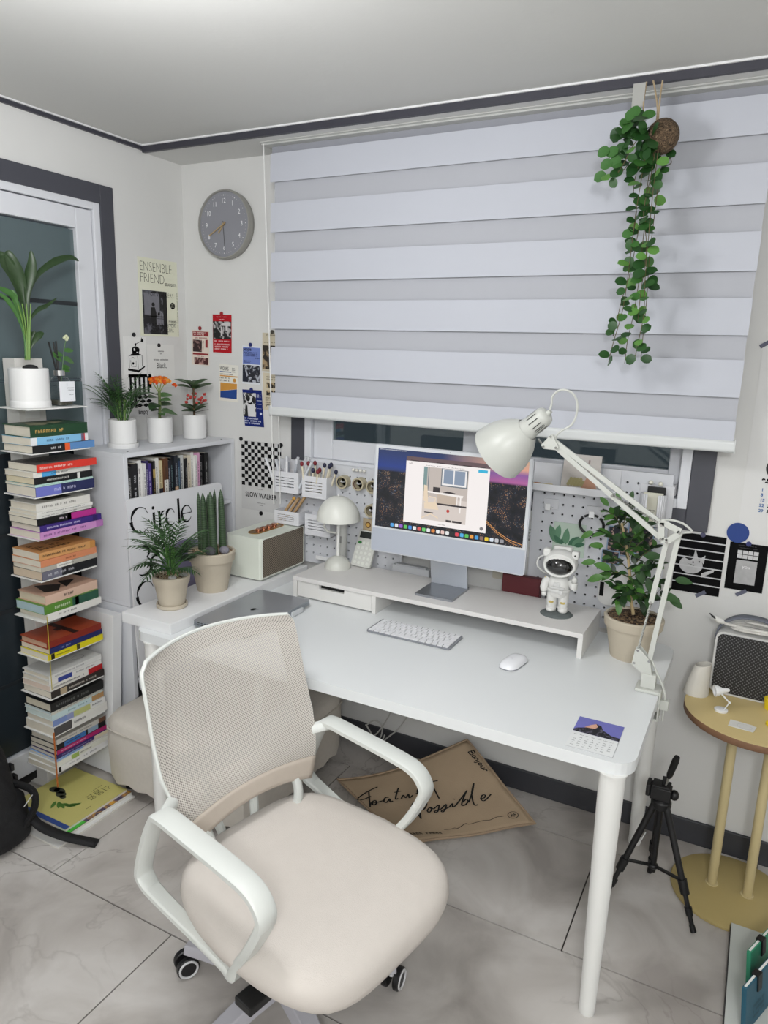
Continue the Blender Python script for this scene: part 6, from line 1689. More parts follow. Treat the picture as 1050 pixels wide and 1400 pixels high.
# rubber plant / small tree at the right
RPX, RPY = -0.285, 2.285
fp, zf = clay_pot('potted_tree', 'bushy small tree with dark leaves in a clay pot behind the desk lamp', (RPX, RPY, DZ), 0.062, 0.092, 0.135, 0, SOIL)
o = Vector((RPX, RPY, DZ))
trunk = [on_y(RPY, u, v) - o for u, v in ((866, 840), (862, 815), (861, 785), (859, 765), (855, 738), (850, 715))]
MB().tube(spline(trunk, 4), [0.0055 - 0.0001 * k for k in range(21)], 8).build('trunk', M('b9a47c', 0.7, var=0.15, vscale=60), fp)
tl = [leaf_mesh('leaf', m_, 0.46, 'oval', 5, 0.12, 0.25) for m_ in (green('203a1c'), green('2c4e24'), green('44702e'), green('1a2e1a'))]
_br = [((862, 815), (838, 800), -.02), ((861, 800), (900, 795), .03), ((860, 780), (830, 760), .03), ((861, 790), (905, 770), -.03), ((858, 765), (884, 735), .03), ((857, 750), (826, 728), -.03), ((853, 735), (838, 705), .03), ((851, 722), (862, 694), 0), ((851, 720), (872, 708), .04), ((860, 790), (870, 812), -.06), ((861, 800), (846, 822), -.05), ((860, 775), (884, 780), -.07), ((858, 765), (846, 742), -.07), ((862, 812), (915, 818), .0), ((861, 790), (828, 785), .0), ((855, 740), (880, 718), -.02), ((862, 812), (890, 822), -.04), ((852, 725), (832, 700), -.01), ((862, 800), (880, 830), .02), ((861, 780), (895, 748), .05), ((858, 755), (868, 730), -.06)]
nl = 0
for (a, b_, dy) in _br:
    p = on_y(RPY, *a) - o; q = on_y(RPY + dy, *b_) - o
    MB().tube([p, p.lerp(q, 0.5) + Vector((0, 0, 0.012)), q], [0.002, 0.0016, 0.001], 5).build('twig', M('5a5a38', 0.7), fp)
    for k in range(13):
        t = 0.25 + 0.75 * k / 12
        pos = p.lerp(q, t) + Vector((0, 0, 0.012 * sin(pi * t)))
        dr = (q - p).normalized()
        dd = dr * 0.5 + Vector((rp.uniform(-1, 1), rp.uniform(-1, 1), rp.uniform(-0.45, 0.5)))
        place('leaf', tl[rp.randint(0, 3)], fp, aim(pos, dd, up=(rp.uniform(-0.5, 0.3), -0.5 + rp.uniform(-0.5, 0.3), 1), s=0.031 + 0.016 * rp.random()))
        nl += 1
for (u, v, dx, dz, s) in ((812, 727, -1, -0.5, .05), (826, 747, -1, 0.1, .05), (815, 768, -1, -0.1, .05), (826, 788, -1, -0.3, .06), (922, 792, 1, 0.1, .055), (914, 816, 1, -0.5, .055), (832, 692, -0.5, 0.6, .04), (836, 779, -0.8, 0.3, .06), (862, 685, 0.1, 1, .035), (848, 688, -.4, 1, .035), (905, 812, .8, -.1, .06), (880, 760, .7, .2, .06), (872, 775, .4, -.8, .06), (885, 790, .4, -.9, .055)):
    pos = on_y(RPY - 0.03, u, v) - o
    place('leaf', tl[2 if u < 850 else 1], fp, aim(pos, (dx, -0.2, dz), up=(0, -0.8, 0.7), s=s))

# hanging plant from the ceiling moulding
HX, HY = -0.335, 2.235
hp = thing('hanging_plant', 'trailing round leafed plant in a coconut ball hung from the ceiling moulding', 'plant', (HX, HY, 2.262))
o = Vector((HX, HY, 2.262))
def coir():
    m, nt, b, tc = nodes('coconut_fibre')
    n = nt.nodes.new('ShaderNodeTexNoise'); n.inputs['Scale'].default_value = 90; n.inputs['Detail'].default_value = 6; n.inputs['Distortion'].default_value = 3
    nt.links.new(tc.outputs['Object'], n.inputs['Vector'])
    nt.links.new(ramp(nt, n.outputs['Fac'], [(0.35, '2a1f16'), (0.6, '6e5a44'), (0.75, '9a866a')]).outputs[0], b.inputs['Base Color'])
    bp = nt.nodes.new('ShaderNodeBump'); bp.inputs['Strength'].default_value = 1; bp.inputs['Distance'].default_value = 0.004
    nt.links.new(n.outputs['Fac'], bp.inputs['Height']); nt.links.new(bp.outputs[0], b.inputs['Normal'])
    b.inputs['Roughness'].default_value = 0.9
    return m
MB().sphere((-0.008, 0, -0.008), (0.044, 0.038, 0.046), 18, 12).build('coconut_ball', coir(), hp)
for pl in ([(881, 183), (880, 165), (880, 140), (884, 112)], [(901, 190), (897, 175), (899, 150), (896, 125), (893, 110)], [(902, 188), (900, 165), (903, 130), (906, 110)]):
    MB().tube([on_y(HY + (0.02 if v < 130 else 0), u, v) - o for u, v in spline(pl, 3)], 0.0025, 6).build('rope', M('a8967a', 0.85, var=0.2, vscale=200), hp)
tg = MB().box((-0.016, 0, -0.03), (0.016, 0.001, 0.03)).build('tag', M('a8a8a4', 0.5), hp); tg.location = on_y(HY, 873, 130) - o
hl = [leaf_mesh('leaf', m_, 0.82, 'round', 6, 0.10, 0.15) for m_ in (green('234a1f'), green('3b6a2e'), green('2d5626'), green('5c8c40'))]
strands = [
    [(872, 190), (862, 205), (852, 225), (838, 243), (826, 240)],
    [(875, 200), (862, 220), (853, 232), (846, 238)],
    [(884, 205), (876, 250), (868, 300), (862, 350), (852, 420), (838, 470), (832, 495)],
    [(890, 205), (885, 255), (872, 320), (860, 380), (850, 410), (842, 445), (838, 460)],
    [(894, 205), (888, 260), (880, 320), (874, 380), (866, 430), (858, 465), (854, 497)],
    [(900, 205), (893, 260), (887, 320), (882, 380), (880, 430), (872, 470), (868, 490)],
    [(905, 200), (900, 250), (894, 300), (888, 350), (884, 410), (879, 460), (876, 492)],
    [(896, 205), (890, 240), (880, 290), (884, 340), (876, 400), (872, 440)],
    [(906, 195), (914, 212), (918, 222), (912, 226)],
    [(885, 205), (872, 230), (866, 262), (870, 290), (864, 330)],
]
for si, pl in enumerate(strands):
    dy = 0.02 * ((si * 3) % 5 - 2) - 0.01
    P = [on_y(HY + dy, u, v) - o for u, v in spline(pl, 6)]
    MB().tube(P, 0.0011, 5).build('strand', M('5a5030', 0.7), hp)
    acc = 0.0
    for k in range(1, len(P)):
        acc += (P[k] - P[k - 1]).length
        if acc > 0.0195:
            acc = 0
            a = rp.random() * 2 * pi
            dd = Vector((cos(a), -0.55 + 0.6 * sin(a), rp.uniform(-0.75, 0.25)))
            s = 0.028 + 0.010 * rp.random()
            place('leaf', hl[rp.choice((0, 0, 1, 2, 2, 3))], hp, aim(P[k], dd, up=(rp.uniform(-0.5, 0.5), -0.8, rp.uniform(0.1, 1.0)), s=s))
for k in range(52):
    u = rp.gauss(876, 15); v = rp.gauss(186, 17)
    if u > 903 or v < 142: continue
    pos = on_y(HY - 0.045 + 0.05 * rp.random(), u, v) - o
    place('leaf', hl[rp.choice((0, 0, 1, 2, 2))], hp, aim(pos, (rp.uniform(-1, 0.8), rp.uniform(-0.8, 0.2), rp.uniform(-0.9, 0.4)), up=(rp.uniform(-0.6, 0.4), -0.8, rp.uniform(0.2, 1)), s=0.033 + 0.014 * rp.random()))
for (u, v) in ((834, 203), (846, 203), (838, 220), (850, 216), (829, 237), (877, 148), (872, 152)):
    place('leaf', hl[1], hp, aim(on_y(HY - 0.02, u, v) - o, (-0.7, -0.1, -0.3), up=(0.2, -1, 0.3), s=0.038))
# ================================================================== DESK LAMP, ASTRONAUT
LY = 2.06
dl = thing('desk_lamp', 'white spring arm desk lamp clamped to the right edge of the desk', 'lamp', (-0.20, LY, DZ))
o = Vector((-0.20, LY, DZ))
LW = M('c6c8c2', 0.35, var=0.015)
def L(u, v, dy=0.0):
    return on_y(LY + dy, u, v) - o
def plate(name, pts, th=0.004, dy=0.0, parent=dl, mat=LW, hole=None):
    P = [L(u, v) for u, v in pts]
    n = len(P)
    vs = [p + Vector((0, dy - th / 2, 0)) for p in P] + [p + Vector((0, dy + th / 2, 0)) for p in P]
    mb = MB()
    mb.add(vs, [tuple(range(n)), tuple(range(2 * n - 1, n - 1, -1))] + [(i, n + i, n + (i + 1) % n, (i + 1) % n) for i in range(n)])
    return mb.build(name, mat, parent, bevel=0.001)
cl_ = MB()
cl_.box((-0.03, -0.032, 0.0006), (0.036, 0.032, 0.010)).box((-0.018, -0.018, 0.010), (0.022, 0.018, 0.052)).box((0.0355, -0.03, -0.075), (0.0405, 0.03, 0.010)).box((-0.015, -0.025, -0.082), (0.0405, 0.025, -0.075))
cl_.build('clamp', LW, dl, bevel=0.002)
MB().lathe([(0.004, -0.075), (0.004, -0.045)], 10).lathe([(0.012, -0.045), (0.012, -0.0328)], 12).build('clamp_screw', STEEL, dl)
for dy in (-0.012, 0.012):
    plate('base_bracket', [(869, 886), (875, 884), (890, 902), (892, 921), (880, 920), (864, 906), (866, 900)], dy=dy)
def arm(name, a, b_, dys=(0,), wd=0.010, th=0.010):
    mb = MB()
    for dy in dys:
        mb.bar(L(*a, dy), L(*b_, dy), th * 1.4, wd, up=(0, 1, 0))
    return mb.build(name, LW, dl, bevel=0.001)
arm('lower_arm', (888, 902), (928, 732))
arm('lower_arm', (890, 824), (911, 742))
arm('lower_arm_link', (868, 903), (890, 824), wd=0.006, th=0.004)
arm('upper_arm', (906, 717), (758, 603))
arm('upper_arm', (905, 737), (762, 613))
for dy in (-0.010, 0.010):
    eb = MB()
    for a_, b2_ in (((903, 713), (931, 727)), ((931, 728), (911, 741)), ((904, 738), (912, 741)), ((904, 714), (904, 738))):
        eb.bar(L(*a_, dy), L(*b2_, dy), 0.017, 0.003, up=(0, 1, 0))
    eb.build('elbow_bracket', LW, dl, bevel=0.001)
    plate('head_bracket', [(755, 593), (758, 596), (765, 611), (762, 615), (744, 613), (741, 608)], dy=dy)
def spring(a, b_, dy, r=0.0028, turns=34):
    p, q = L(*a, dy), L(*b_, dy)
    d = (q - p); n1 = d.orthogonal().normalized(); n2 = d.normalized().cross(n1)
    pts = [p.lerp(q, k / (turns * 6)) + (n1 * cos(k * pi / 3) + n2 * sin(k * pi / 3)) * r for k in range(turns * 6 + 1)]
    MB().tube(pts, 0.0008, 4).build('spring', STEEL, dl)
for dy in (-0.009, 0.009):
    spring((873, 887), (890, 824), dy)
    spring((838, 677), (904, 717), dy)
bt = MB()
for (u, v) in ((905, 717), (930, 727.5), (912, 740), (904, 736), (754.5, 596.5), (744.5, 610), (761.5, 611.5), (838, 677), (890, 823), (888, 902), (868, 904), (873, 887)):
    c = L(u, v)
    bt.tube([c + Vector((0, -0.016, 0)), c + Vector((0, 0.016, 0))], 0.0034, 10)
bt.build('bolt', STEEL, dl)
# the head: socket and shade around one axis
pS = L(748, 566); pO = L(674, 622)
ax = (pO - pS).normalized()
ax = (ax + Vector((0, 0.16, 0))).normalized()
Th = Matrix.Translation(pS) @ ax.to_track_quat('Z', 'Y').to_matrix().to_4x4()
LEN = (pO - pS).length
sk = MB()
sk.lathe([(0.0, -0.004), (0.016, -0.003), (0.026, 0.004), (0.029, 0.012), (0.030, 0.060), (0.033, 0.075), (0.035, 0.088), (0.0, 0.088)], 28, T=Th)
for k in range(5):
    a = 2 * pi * k / 12 + 3.3
    for zz in ((0.018, 0.055),):
        c0, s0 = cos(a), sin(a); rr_ = 0.0302
        sk.add([(rr_ * c0 - 0.0012 * s0, rr_ * s0 + 0.0012 * c0, zz[0]), (rr_ * c0 + 0.0012 * s0, rr_ * s0 - 0.0012 * c0, zz[0]), (rr_ * c0 + 0.0012 * s0, rr_ * s0 - 0.0012 * c0, zz[1]), (rr_ * c0 - 0.0012 * s0, rr_ * s0 + 0.0012 * c0, zz[1])], [(0, 1, 2, 3)], 1, T=Th)
for k in range(12):
    a = 2 * pi * k / 12
    c0, s0 = cos(a), sin(a); rr_ = 0.0304
    sk.add([(rr_ * c0 - 0.0012 * s0, rr_ * s0 + 0.0012 * c0, 0.018), (rr_ * c0 + 0.0012 * s0, rr_ * s0 - 0.0012 * c0, 0.018), (rr_ * c0 * 1.03 + 0.0012 * s0, rr_ * s0 * 1.03 - 0.0012 * c0, 0.052), (rr_ * c0 * 1.03 - 0.0012 * s0, rr_ * s0 * 1.03 + 0.0012 * c0, 0.052)], [(0, 1, 2, 3)], 1, T=Th)
sk.build('socket', [LW, BLACK], dl)
Z1 = LEN
sh = [(0.036, 0.078), (0.047, 0.090), (0.062, 0.110), (0.076, 0.135), (0.085, 0.160), (0.091, Z1), (0.0895, Z1 - 0.001), (0.083, 0.160), (0.074, 0.136), (0.060, 0.112), (0.045, 0.093), (0.034, 0.082)]
MB().lathe([(r, z) for r, z in sh[:6]], 40, T=Th).lathe([(r, z) for r, z in sh[5:]], 40, T=Th)
shm = MB()
n = 40
vs = []
for r, z in sh:
    for k in range(n):
        a = 2 * pi * k / n
        vs.append((r * cos(a), r * sin(a), z))
shm.add(vs, [(j * n + k, j * n + (k + 1) % n, (j + 1) * n + (k + 1) % n, (j + 1) * n + k) for j in range(len(sh) - 1) for k in range(n)], 0, True, Th)
shm.build('shade', LW, dl)
MB().sphere((0, 0, 0.125), (0.028, 0.028, 0.036), 14, 10, T=Th).build('bulb', M('d8d6cc', 0.3), dl)
MB().tube([Th @ Vector((0, 0, -0.014)), Th @ Vector((0, 0, -0.002))], [0.007, 0.009], 12).build('strain_relief', LW, dl)
MB().tube([L(u, v) for u, v in spline([(750, 566), (754, 553), (755, 543), (762, 535), (772, 533), (783, 538), (789, 550), (788, 567), (781, 581), (766, 590), (759, 598), (761, 607)], 4)], 0.0032, 7).build('head_cable', LW, dl)
MB().tube([L(736, 600), L(741, 607), L(744, 610)], 0.003, 6).build('pivot_spring', STEEL, dl)
MB().tube([L(u, v) for u, v in spline([(904, 711), (918, 711), (932, 715), (941, 721), (946, 727), (938, 728), (930, 729)], 4)], 0.0032, 7).build('elbow_cable', LW, dl)
MB().tube([L(u, v) for u, v in spline([(890, 900), (898, 920), (906, 938), (909, 952), (908, 962)], 4)], 0.0032, 7).build('base_cable', LW, dl)
o2 = L(908, 962)
MB().box((-0.012, -0.010, -0.018), (0.012, 0.010, 0.012), T=Matrix.Translation(o2)).tube([o2 + Vector((0, 0, -0.018)), o2 + Vector((0, 0.0, -0.055))], 0.003, 6).build('cable_clip', LW, dl, bevel=0.002)

# toy astronaut night light
an = thing('toy_astronaut', 'white toy astronaut with a black visor standing on a grey moon disc', 'toy', (-0.536, 2.308, RZ), rz=rad(6))
SUIT = M('dcdcd9', 0.45, var=0.015)
def moon():
    mb = MB()
    def fn(u, v):
        a = 2 * pi * u; r = 0.052 * v
        z = 0.010 * (1 - v ** 6) + 0.0012 * sin(a * 3 + v * 7) * (1 - v)
        return (r * cos(a) * 1.05, r * sin(a), z if v < 1 else 0.0)
    mb.grid(fn, 28, 8)
    return mb.build('moon_base', M('5f6666', 0.8, var=0.15, vscale=40, bump=0.5, bscale=120), an)
moon()
body = MB()
body.lathe([(0.0, 0.062), (0.030, 0.064), (0.036, 0.075), (0.036, 0.082), (0.034, 0.100), (0.034, 0.120), (0.026, 0.132), (0.0, 0.136)], 22, sy=0.78)
for s in (-1, 1):
    body.tube([(s * 0.018, 0, 0.075), (s * 0.019, -0.001, 0.050), (s * 0.019, 0, 0.028)], [0.0185, 0.0175, 0.0155], 14)
    body.tube([(s * 0.019, 0, 0.029), (s * 0.019, 0, 0.022)], [0.0175, 0.0175], 14)
body.build('body', SUIT, an)
for s in (-1, 1):
    b = MB()
    b.sphere((s * 0.020, -0.004, 0.017), (0.0165, 0.0215, 0.010), 14, 9).tube([(s * 0.019, 0.001, 0.012), (s * 0.019, 0.001, 0.028)], [0.0165, 0.0155], 14)
    b.build('boot', SUIT, an)
    k = MB().sphere((s * 0.019, -0.0145, 0.046), (0.0095, 0.0045, 0.0065), 10, 7).build('knee_patch', M('c2ad62', 0.5), an)
MB().lathe([(0.0375, 0.080), (0.039, 0.083), (0.039, 0.089), (0.0375, 0.092)], 22, sy=0.80).build('belt', M('d2d2d0', 0.45), an)
MB().box((0.004, -0.0335, 0.079), (0.018, -0.029, 0.092)).box((-0.014, -0.030, 0.104), (0.006, -0.0255, 0.118)).box((-0.022, -0.030, 0.095), (0.022, -0.026, 0.102)).build('chest_pack', M('cfcfce', 0.45), an, bevel=0.001)
armL = MB().tube([(-0.034, 0, 0.124), (-0.044, -0.002, 0.108), (-0.048, -0.006, 0.090), (-0.046, -0.010, 0.076)], [0.012, 0.0135, 0.013, 0.010], 12).sphere((-0.045, -0.012, 0.069), (0.0085, 0.008, 0.009), 10, 8)
armL.build('arm', SUIT, an)
armR = MB().tube([(0.034, 0, 0.122), (0.046, -0.004, 0.108), (0.050, -0.012, 0.104), (0.051, -0.014, 0.120)], [0.012, 0.0135, 0.013, 0.011], 12).sphere((0.051, -0.014, 0.130), (0.0095, 0.009, 0.011), 10, 8)
armR.build('arm', SUIT, an)
MB().tube([(0.049, -0.016, 0.134), (0.048, -0.018, 0.147)], [0.004, 0.0038], 8).build('thumb', SUIT, an)
MB().sphere((-0.043, -0.005, 0.121), (0.005, 0.005, 0.008), 8, 6).build('shoulder_patch', M('c2ad62', 0.5), an)
hd = MB()
hd.sphere((0, 0, 0), (0.057, 0.050, 0.046), 26, 16)
hd.box((-0.05, 0.01, -0.03), (0.05, 0.045, 0.03))
hT = Matrix.Translation((0.0, 0.0, 0.178)) @ Matrix.Rotation(rad(-6), 4, 'X')
ho = MB().sphere((0, 0, 0), (0.057, 0.050, 0.047), 28, 18).build('helmet', SUIT, an); ho.matrix_local = hT
MB().tube([(0.0478 * cos(a), -0.0290 - 0.007 * (sin(a) ** 2), 0.0350 * sin(a) - 0.004) for a in [2 * pi * k / 32 for k in range(32)]], 0.0048, 8, closed=True).build('visor_rim', SUIT, ho)
MB().sphere((0, -0.010, -0.004), (0.0500, 0.0460, 0.0372), 26, 16).build('visor', M('08080a', 0.06, var=0, coat=1.0), ho)
MB().prism(rrect(-0.032, 0.018, 0.032, 0.05, 0.012), 0.036, 0.052, T=Matrix.Rotation(0, 4, 'X')).build('top_pack', SUIT, ho, bevel=0.003)
for s in (-1, 1):
    MB().box((s * 0.046 - 0.012, -0.020, 0.018), (s * 0.046 + 0.012, 0.022, 0.046)).build('ear_box', SUIT, ho, bevel=0.006, seg=3)
MB().tube([(0.046, -0.0205, 0.032), (0.046, -0.0215, 0.032)], 0.003, 10).build('ear_button', BLACK, ho)
MB().box((-0.028, 0.018, 0.098), (0.028, 0.042, 0.150)).build('back_pack', SUIT, an, bevel=0.006)
MB().tube(spline([(-0.050, 0.010, 0.198), (-0.072, 0.008, 0.186), (-0.078, 0.008, 0.165), (-0.068, 0.012, 0.145), (-0.045, 0.022, 0.130), (-0.028, 0.030, 0.128)], 5), 0.0032, 8).build('hose', M('c9c9c6', 0.4), an)

# ================================================================== SIDE TABLE AT THE RIGHT
st_ = thing('side_table', 'round beige side table on two poles and a disc base', 'table', (0.095, 2.290, 0))
BEI = M('d2bd86', 0.5, var=0.03)
MB().lathe([(0.0, 0.0), (0.176, 0.0), (0.178, 0.002), (0.178, 0.009), (0.174, 0.012), (0.0, 0.012)], 56).build('base_disc', M('b8a56e', 0.5, var=0.04), st_)
for lx, ly in ((-0.055, 0.008), (0.048, 0.004)):
    MB().lathe([(0.020, 0.012), (0.019, 0.015), (0.0145, 0.016), (0.0145, 0.606)], 20).build('pole', M('c9b98c', 0.45, var=0.02), st_).location = (lx, ly, 0)
TZ = 0.628
MB().prism(circ(0, 0, 0.2045, 56), 0.6262, 0.628).build('table_surface', BEI, st_)
MB().lathe([(0.203, 0.606), (0.2055, 0.609), (0.2055, 0.6265), (0.205, 0.6275)], 56).build('plywood_edge', M('7a5a42', 0.6, var=0.2, vscale=60), st_)
# heater-like mesh speaker with strap and cable coil
bs = thing('mesh_speaker', 'white box with a dark perforated front and a grey carry strap', 'speaker', (0.052, 2.420, TZ), rz=rad(-2))
W_, Hh = 0.098, 0.205
MB().prism(rrect(-W_, 0.0, W_, Hh, 0.022), -0.045, 0.055, T=Matrix(((1, 0, 0, 0), (0, 0, 1, 0), (0, 1, 0, 0.001), (0, 0, 0, 1)))).build('housing', M('cfcfcd', 0.4, var=0.02), bs, bevel=0.003)
g = MB().prism(rrect(-W_ + 0.006, 0.007, W_ - 0.006, Hh - 0.006, 0.018), 0, 0.002).build('grille', grille_material('perforated_front', '1a1a1c', '6a6a6c', 125, lo=0.20), bs)
g.matrix_local = Matrix.Translation((0, -0.0455, 0.001)) @ Euler(BACK).to_matrix().to_4x4()
strap = MB()
arcp = [(-W_ - 0.004, Hh * 0.80), (-W_ * 0.98, Hh * 0.98), (-W_ * 0.72, Hh * 1.13), (-W_ * 0.3, Hh * 1.22), (W_ * 0.3, Hh * 1.22), (W_ * 0.72, Hh * 1.13), (W_ * 0.98, Hh * 0.98), (W_ + 0.004, Hh * 0.80)]
ap = spline(arcp, 5)
vs = []
for x, z in ap:
    vs += [(x, -0.012, z), (x, 0.028, z)]
strap.add(vs, [(2 * i, 2 * i + 2, 2 * i + 3, 2 * i + 1) for i in range(len(ap) - 1)], 0, True)
strap.build('strap', M('6d717c', 0.7, var=0.05, bump=0.2, bscale=800), bs, solid=0.004)
cc2 = thing('cable_coil', 'white power cable coiled on top of the mesh fronted box', 'cable', (0.060, 2.415, TZ + Hh + 0.0045))
pts = []
for k in range(170):
    a = k * 0.2
    r_ = 1 + 0.10 * sin(k * 0.13) + 0.07 * cos(k * 0.31)
    pts.append((0.062 * r_ * cos(a), 0.030 * r_ * sin(a), 0.006 + 0.010 * (k / 170) + 0.004 * sin(k * 0.17) ** 2))
pts = [(-0.095, -0.030, 0.026), (-0.08, -0.02, 0.018)] + pts
MB().tube(spline(pts, 1), 0.0040, 7).build('cable', M('d6d4cf', 0.4), cc2)
MB().tube([(-0.03, 0.012, 0.026), (0.0, -0.006, 0.030), (0.045, -0.004, 0.028)], 0.0042, 7).build('loop', M('d6d4cf', 0.4), cc2)
pl = MB()
pl.tube([(-0.120, -0.038, 0.040), (-0.104, -0.034, 0.030), (-0.092, -0.030, 0.025)], [0.006, 0.010, 0.006], 10)
pl.build('plug', M('dcdcd8', 0.4), cc2)
MB().tube([(-0.134, -0.040, 0.050), (-0.120, -0.038, 0.040)], 0.0024, 6).tube([(-0.128, -0.050, 0.048), (-0.116, -0.046, 0.038)], 0.0024, 6).build('plug_pin', M('2a2a2c', 0.4), cc2)
# paper lamp shade, mini lamp, notes, yellow things
t = thing('cone_shade', 'small white tapered lamp shade standing on the side table', 'shade', (-0.083, 2.345, TZ + 0.0003))
n = 28
prof = [(0.038, 0.0), (0.024, 0.100), (0.0228, 0.100), (0.0368, 0.0)]
m_ = MB(); vs = []
for r, z in prof:
    for k in range(n):
        a = 2 * pi * k / n
        vs.append((r * cos(a) + 0.12 * z, r * sin(a), z + 0.006 * (cos(a)) * (z / 0.1)))
m_.add(vs, [(j * n + k, j * n + (k + 1) % n, ((j + 1) % 4) * n + (k + 1) % n, ((j + 1) % 4) * n + k) for j in range(4) for k in range(n)], 0, True)
m_.build('shade', M('cfccc4', 0.7, var=0.04, bump=0.1, bscale=300), t)
t.rotation_euler = (0, 0, 0)
mn = thing('mini_lamp', 'tiny white toy lamp with a jointed arm on the side table', 'lamp', (-0.004, 2.252, TZ + 0.0003))
MB().lathe([(0.0185, 0), (0.019, 0.002), (0.019, 0.006), (0.016, 0.0075), (0, 0.0075)], 24).build('base', WHITE, mn)
for dy in (-0.0025, 0.0025):
    MB().tube([(0.008, dy, 0.006), (0.020, dy, 0.032)], 0.0014, 6).build('lower_arm', WHITE, mn)
    MB().tube([(0.020, dy, 0.032), (-0.004, dy, 0.054)], 0.0014, 6).build('upper_arm', WHITE, mn)
MB().sphere((0.020, 0, 0.032), 0.004, 8, 6).sphere((-0.003, 0, 0.054), 0.0035, 8, 6).build('joint', WHITE, mn)
mm = MB().lathe([(0.0, -0.028), (0.004, -0.027), (0.007, -0.020), (0.0075, -0.008), (0.010, -0.004), (0.016, 0.006), (0.0175, 0.016), (0.016, 0.016), (0.008, 0.0)], 20)
hm = mm.build('shade', WHITE, mn)
hm.matrix_local = Matrix.Translation((-0.010, 0, 0.064)) @ Vector((-0.86, -0.35, -0.12)).to_track_quat('Z', 'Y').to_matrix().to_4x4()
for k, (x, y, rz_, lab) in enumerate(((0.052, 2.182, -6, 'larger white paper slip lying on the side table'), (0.060, 2.178, -12, 'smaller white paper slip on top of the larger one'))):
    t = MB().box((-0.030 + 0.006 * k, -0.022 + 0.004 * k, 0), (0.030, 0.022, 0.0008)).build('paper_slip', M('d9d8d4', 0.6))
    t.location = (x, y, TZ + 0.0004 + 0.0009 * k); t.rotation_euler = (0, 0, rad(rz_))
    tag(t, lab, 'paper')
    if k == 1:
        flat('print', t, M('a8a8a6', 0.6, var=0), [q for q in ribbon([(p_[0], p_[1]) for p_ in arc(0.003, 0, 0.02, 0.014, 0, 360, 16)], 0.0006)], 0.0012)
t = thing('yellow_toy', 'bright yellow block standing at the right edge by the mesh fronted box', 'toy', (0.128, 2.345, TZ + 0.0003))
MB().lathe([(0.016, 0), (0.0165, 0.004), (0.020, 0.034), (0.018, 0.036), (0, 0.036)], 20).build('block', M('e2c81e', 0.4), t)
t = thing('yellow_disc', 'flat yellow round tin lying at the right edge of the side table', 'tin', (0.134, 2.232, TZ + 0.0003))
MB().lathe([(0.017, 0), (0.018, 0.001), (0.018, 0.007), (0.016, 0.008), (0, 0.008)], 24).build('tin', M('e2c81e', 0.4), t)

# ================================================================== TRIPOD
tr = thing('tripod', 'small black camera tripod standing on the floor behind the desk leg', 'tripod', (-0.130, 2.145, 0))
o = Vector((-0.130, 2.145, 0))
TB = M('121214', 0.45, var=0.1)
top = Vector((0.0, 0.0, 0.335))
feet = [on_z(0.006, 827, 1226) - o, on_z(0.006, 948, 1275) - o, on_z(0.006, 888, 1192) - o]
for k, f_ in enumerate(feet):
    d = (top - f_)
    hp_ = top + Vector((f_.x, f_.y, 0)).normalized() * 0.020
    lg = MB()
    lg.tube([hp_, hp_.lerp(f_, 0.62)], [0.0105, 0.0095], 10)
    lg.tube([hp_.lerp(f_, 0.60), hp_.lerp(f_, 0.96)], [0.0075, 0.0065], 10)
    lo = lg.build('leg', TB, tr)
    MB().tube([hp_.lerp(f_, 0.58), hp_.lerp(f_, 0.70)], [0.014, 0.013], 10).build('leg_lock', BLACK, lo, bevel=0.002)
    MB().tube([hp_.lerp(f_, 0.80), hp_.lerp(f_, 0.87)], [0.011, 0.010], 10).build('leg_lock', BLACK, lo, bevel=0.002)
    MB().tube([hp_.lerp(f_, 0.94), f_ + Vector((0, 0, 0.002))], [0.008, 0.009], 10).build('rubber_foot', BLACK, lo)
hub = Vector((0, 0, 0.115))
for f_ in feet:
    MB().bar(hub, Vector((0, 0, 0.335)).lerp(f_, 0.60), 0.010, 0.006).build('brace', TB, tr)
MB().tube([hub - Vector((0, 0, 0.02)), top], 0.009, 10).build('center_column', TB, tr)
MB().sphere((0, 0, 0.115), (0.016, 0.016, 0.010), 12, 8).build('brace_hub', TB, tr)
hd_ = MB()
hd_.lathe([(0.028, 0.322), (0.030, 0.328), (0.030, 0.345), (0.022, 0.352)], 18).box((-0.034, -0.020, 0.350), (0.026, 0.020, 0.392)).box((-0.046, -0.024, 0.358), (-0.034, 0.024, 0.396))
hd_.build('pan_head', TB, tr, bevel=0.003)
MB().box((-0.030, -0.022, 0.392), (0.022, 0.022, 0.400)).box((-0.004, -0.008, 0.400), (0.010, 0.004, 0.425)).build('camera_plate', BLACK, tr, bevel=0.002)
MB().sphere((0.034, 0, 0.372), (0.014, 0.016, 0.016), 12, 8).build('tilt_knob', TB, tr)
hp0 = on_y(2.145, 905, 1090) - o; hp1 = on_y(2.12, 914, 1063) - o; hp2 = on_y(2.10, 926, 1035) - o
MB().tube([hp0, hp1], 0.0035, 8).build('handle_rod', STEEL, tr)
MB().tube([hp1, hp1.lerp(hp2, 0.15), hp1.lerp(hp2, 0.8), hp2], [0.006, 0.0095, 0.0105, 0.008], 12).build('handle_grip', BLACK, tr)
f0 = feet[0]
MB().bar(top.lerp(f0, 0.28) + Vector((0.004, -0.0125, 0.0)), top.lerp(f0, 0.42) + Vector((0.004, -0.0125, 0.0)), 0.0035, 0.0006, up=(0, 1, 0)).build('leg_print', M('b0b0b0', 0.5), tr)

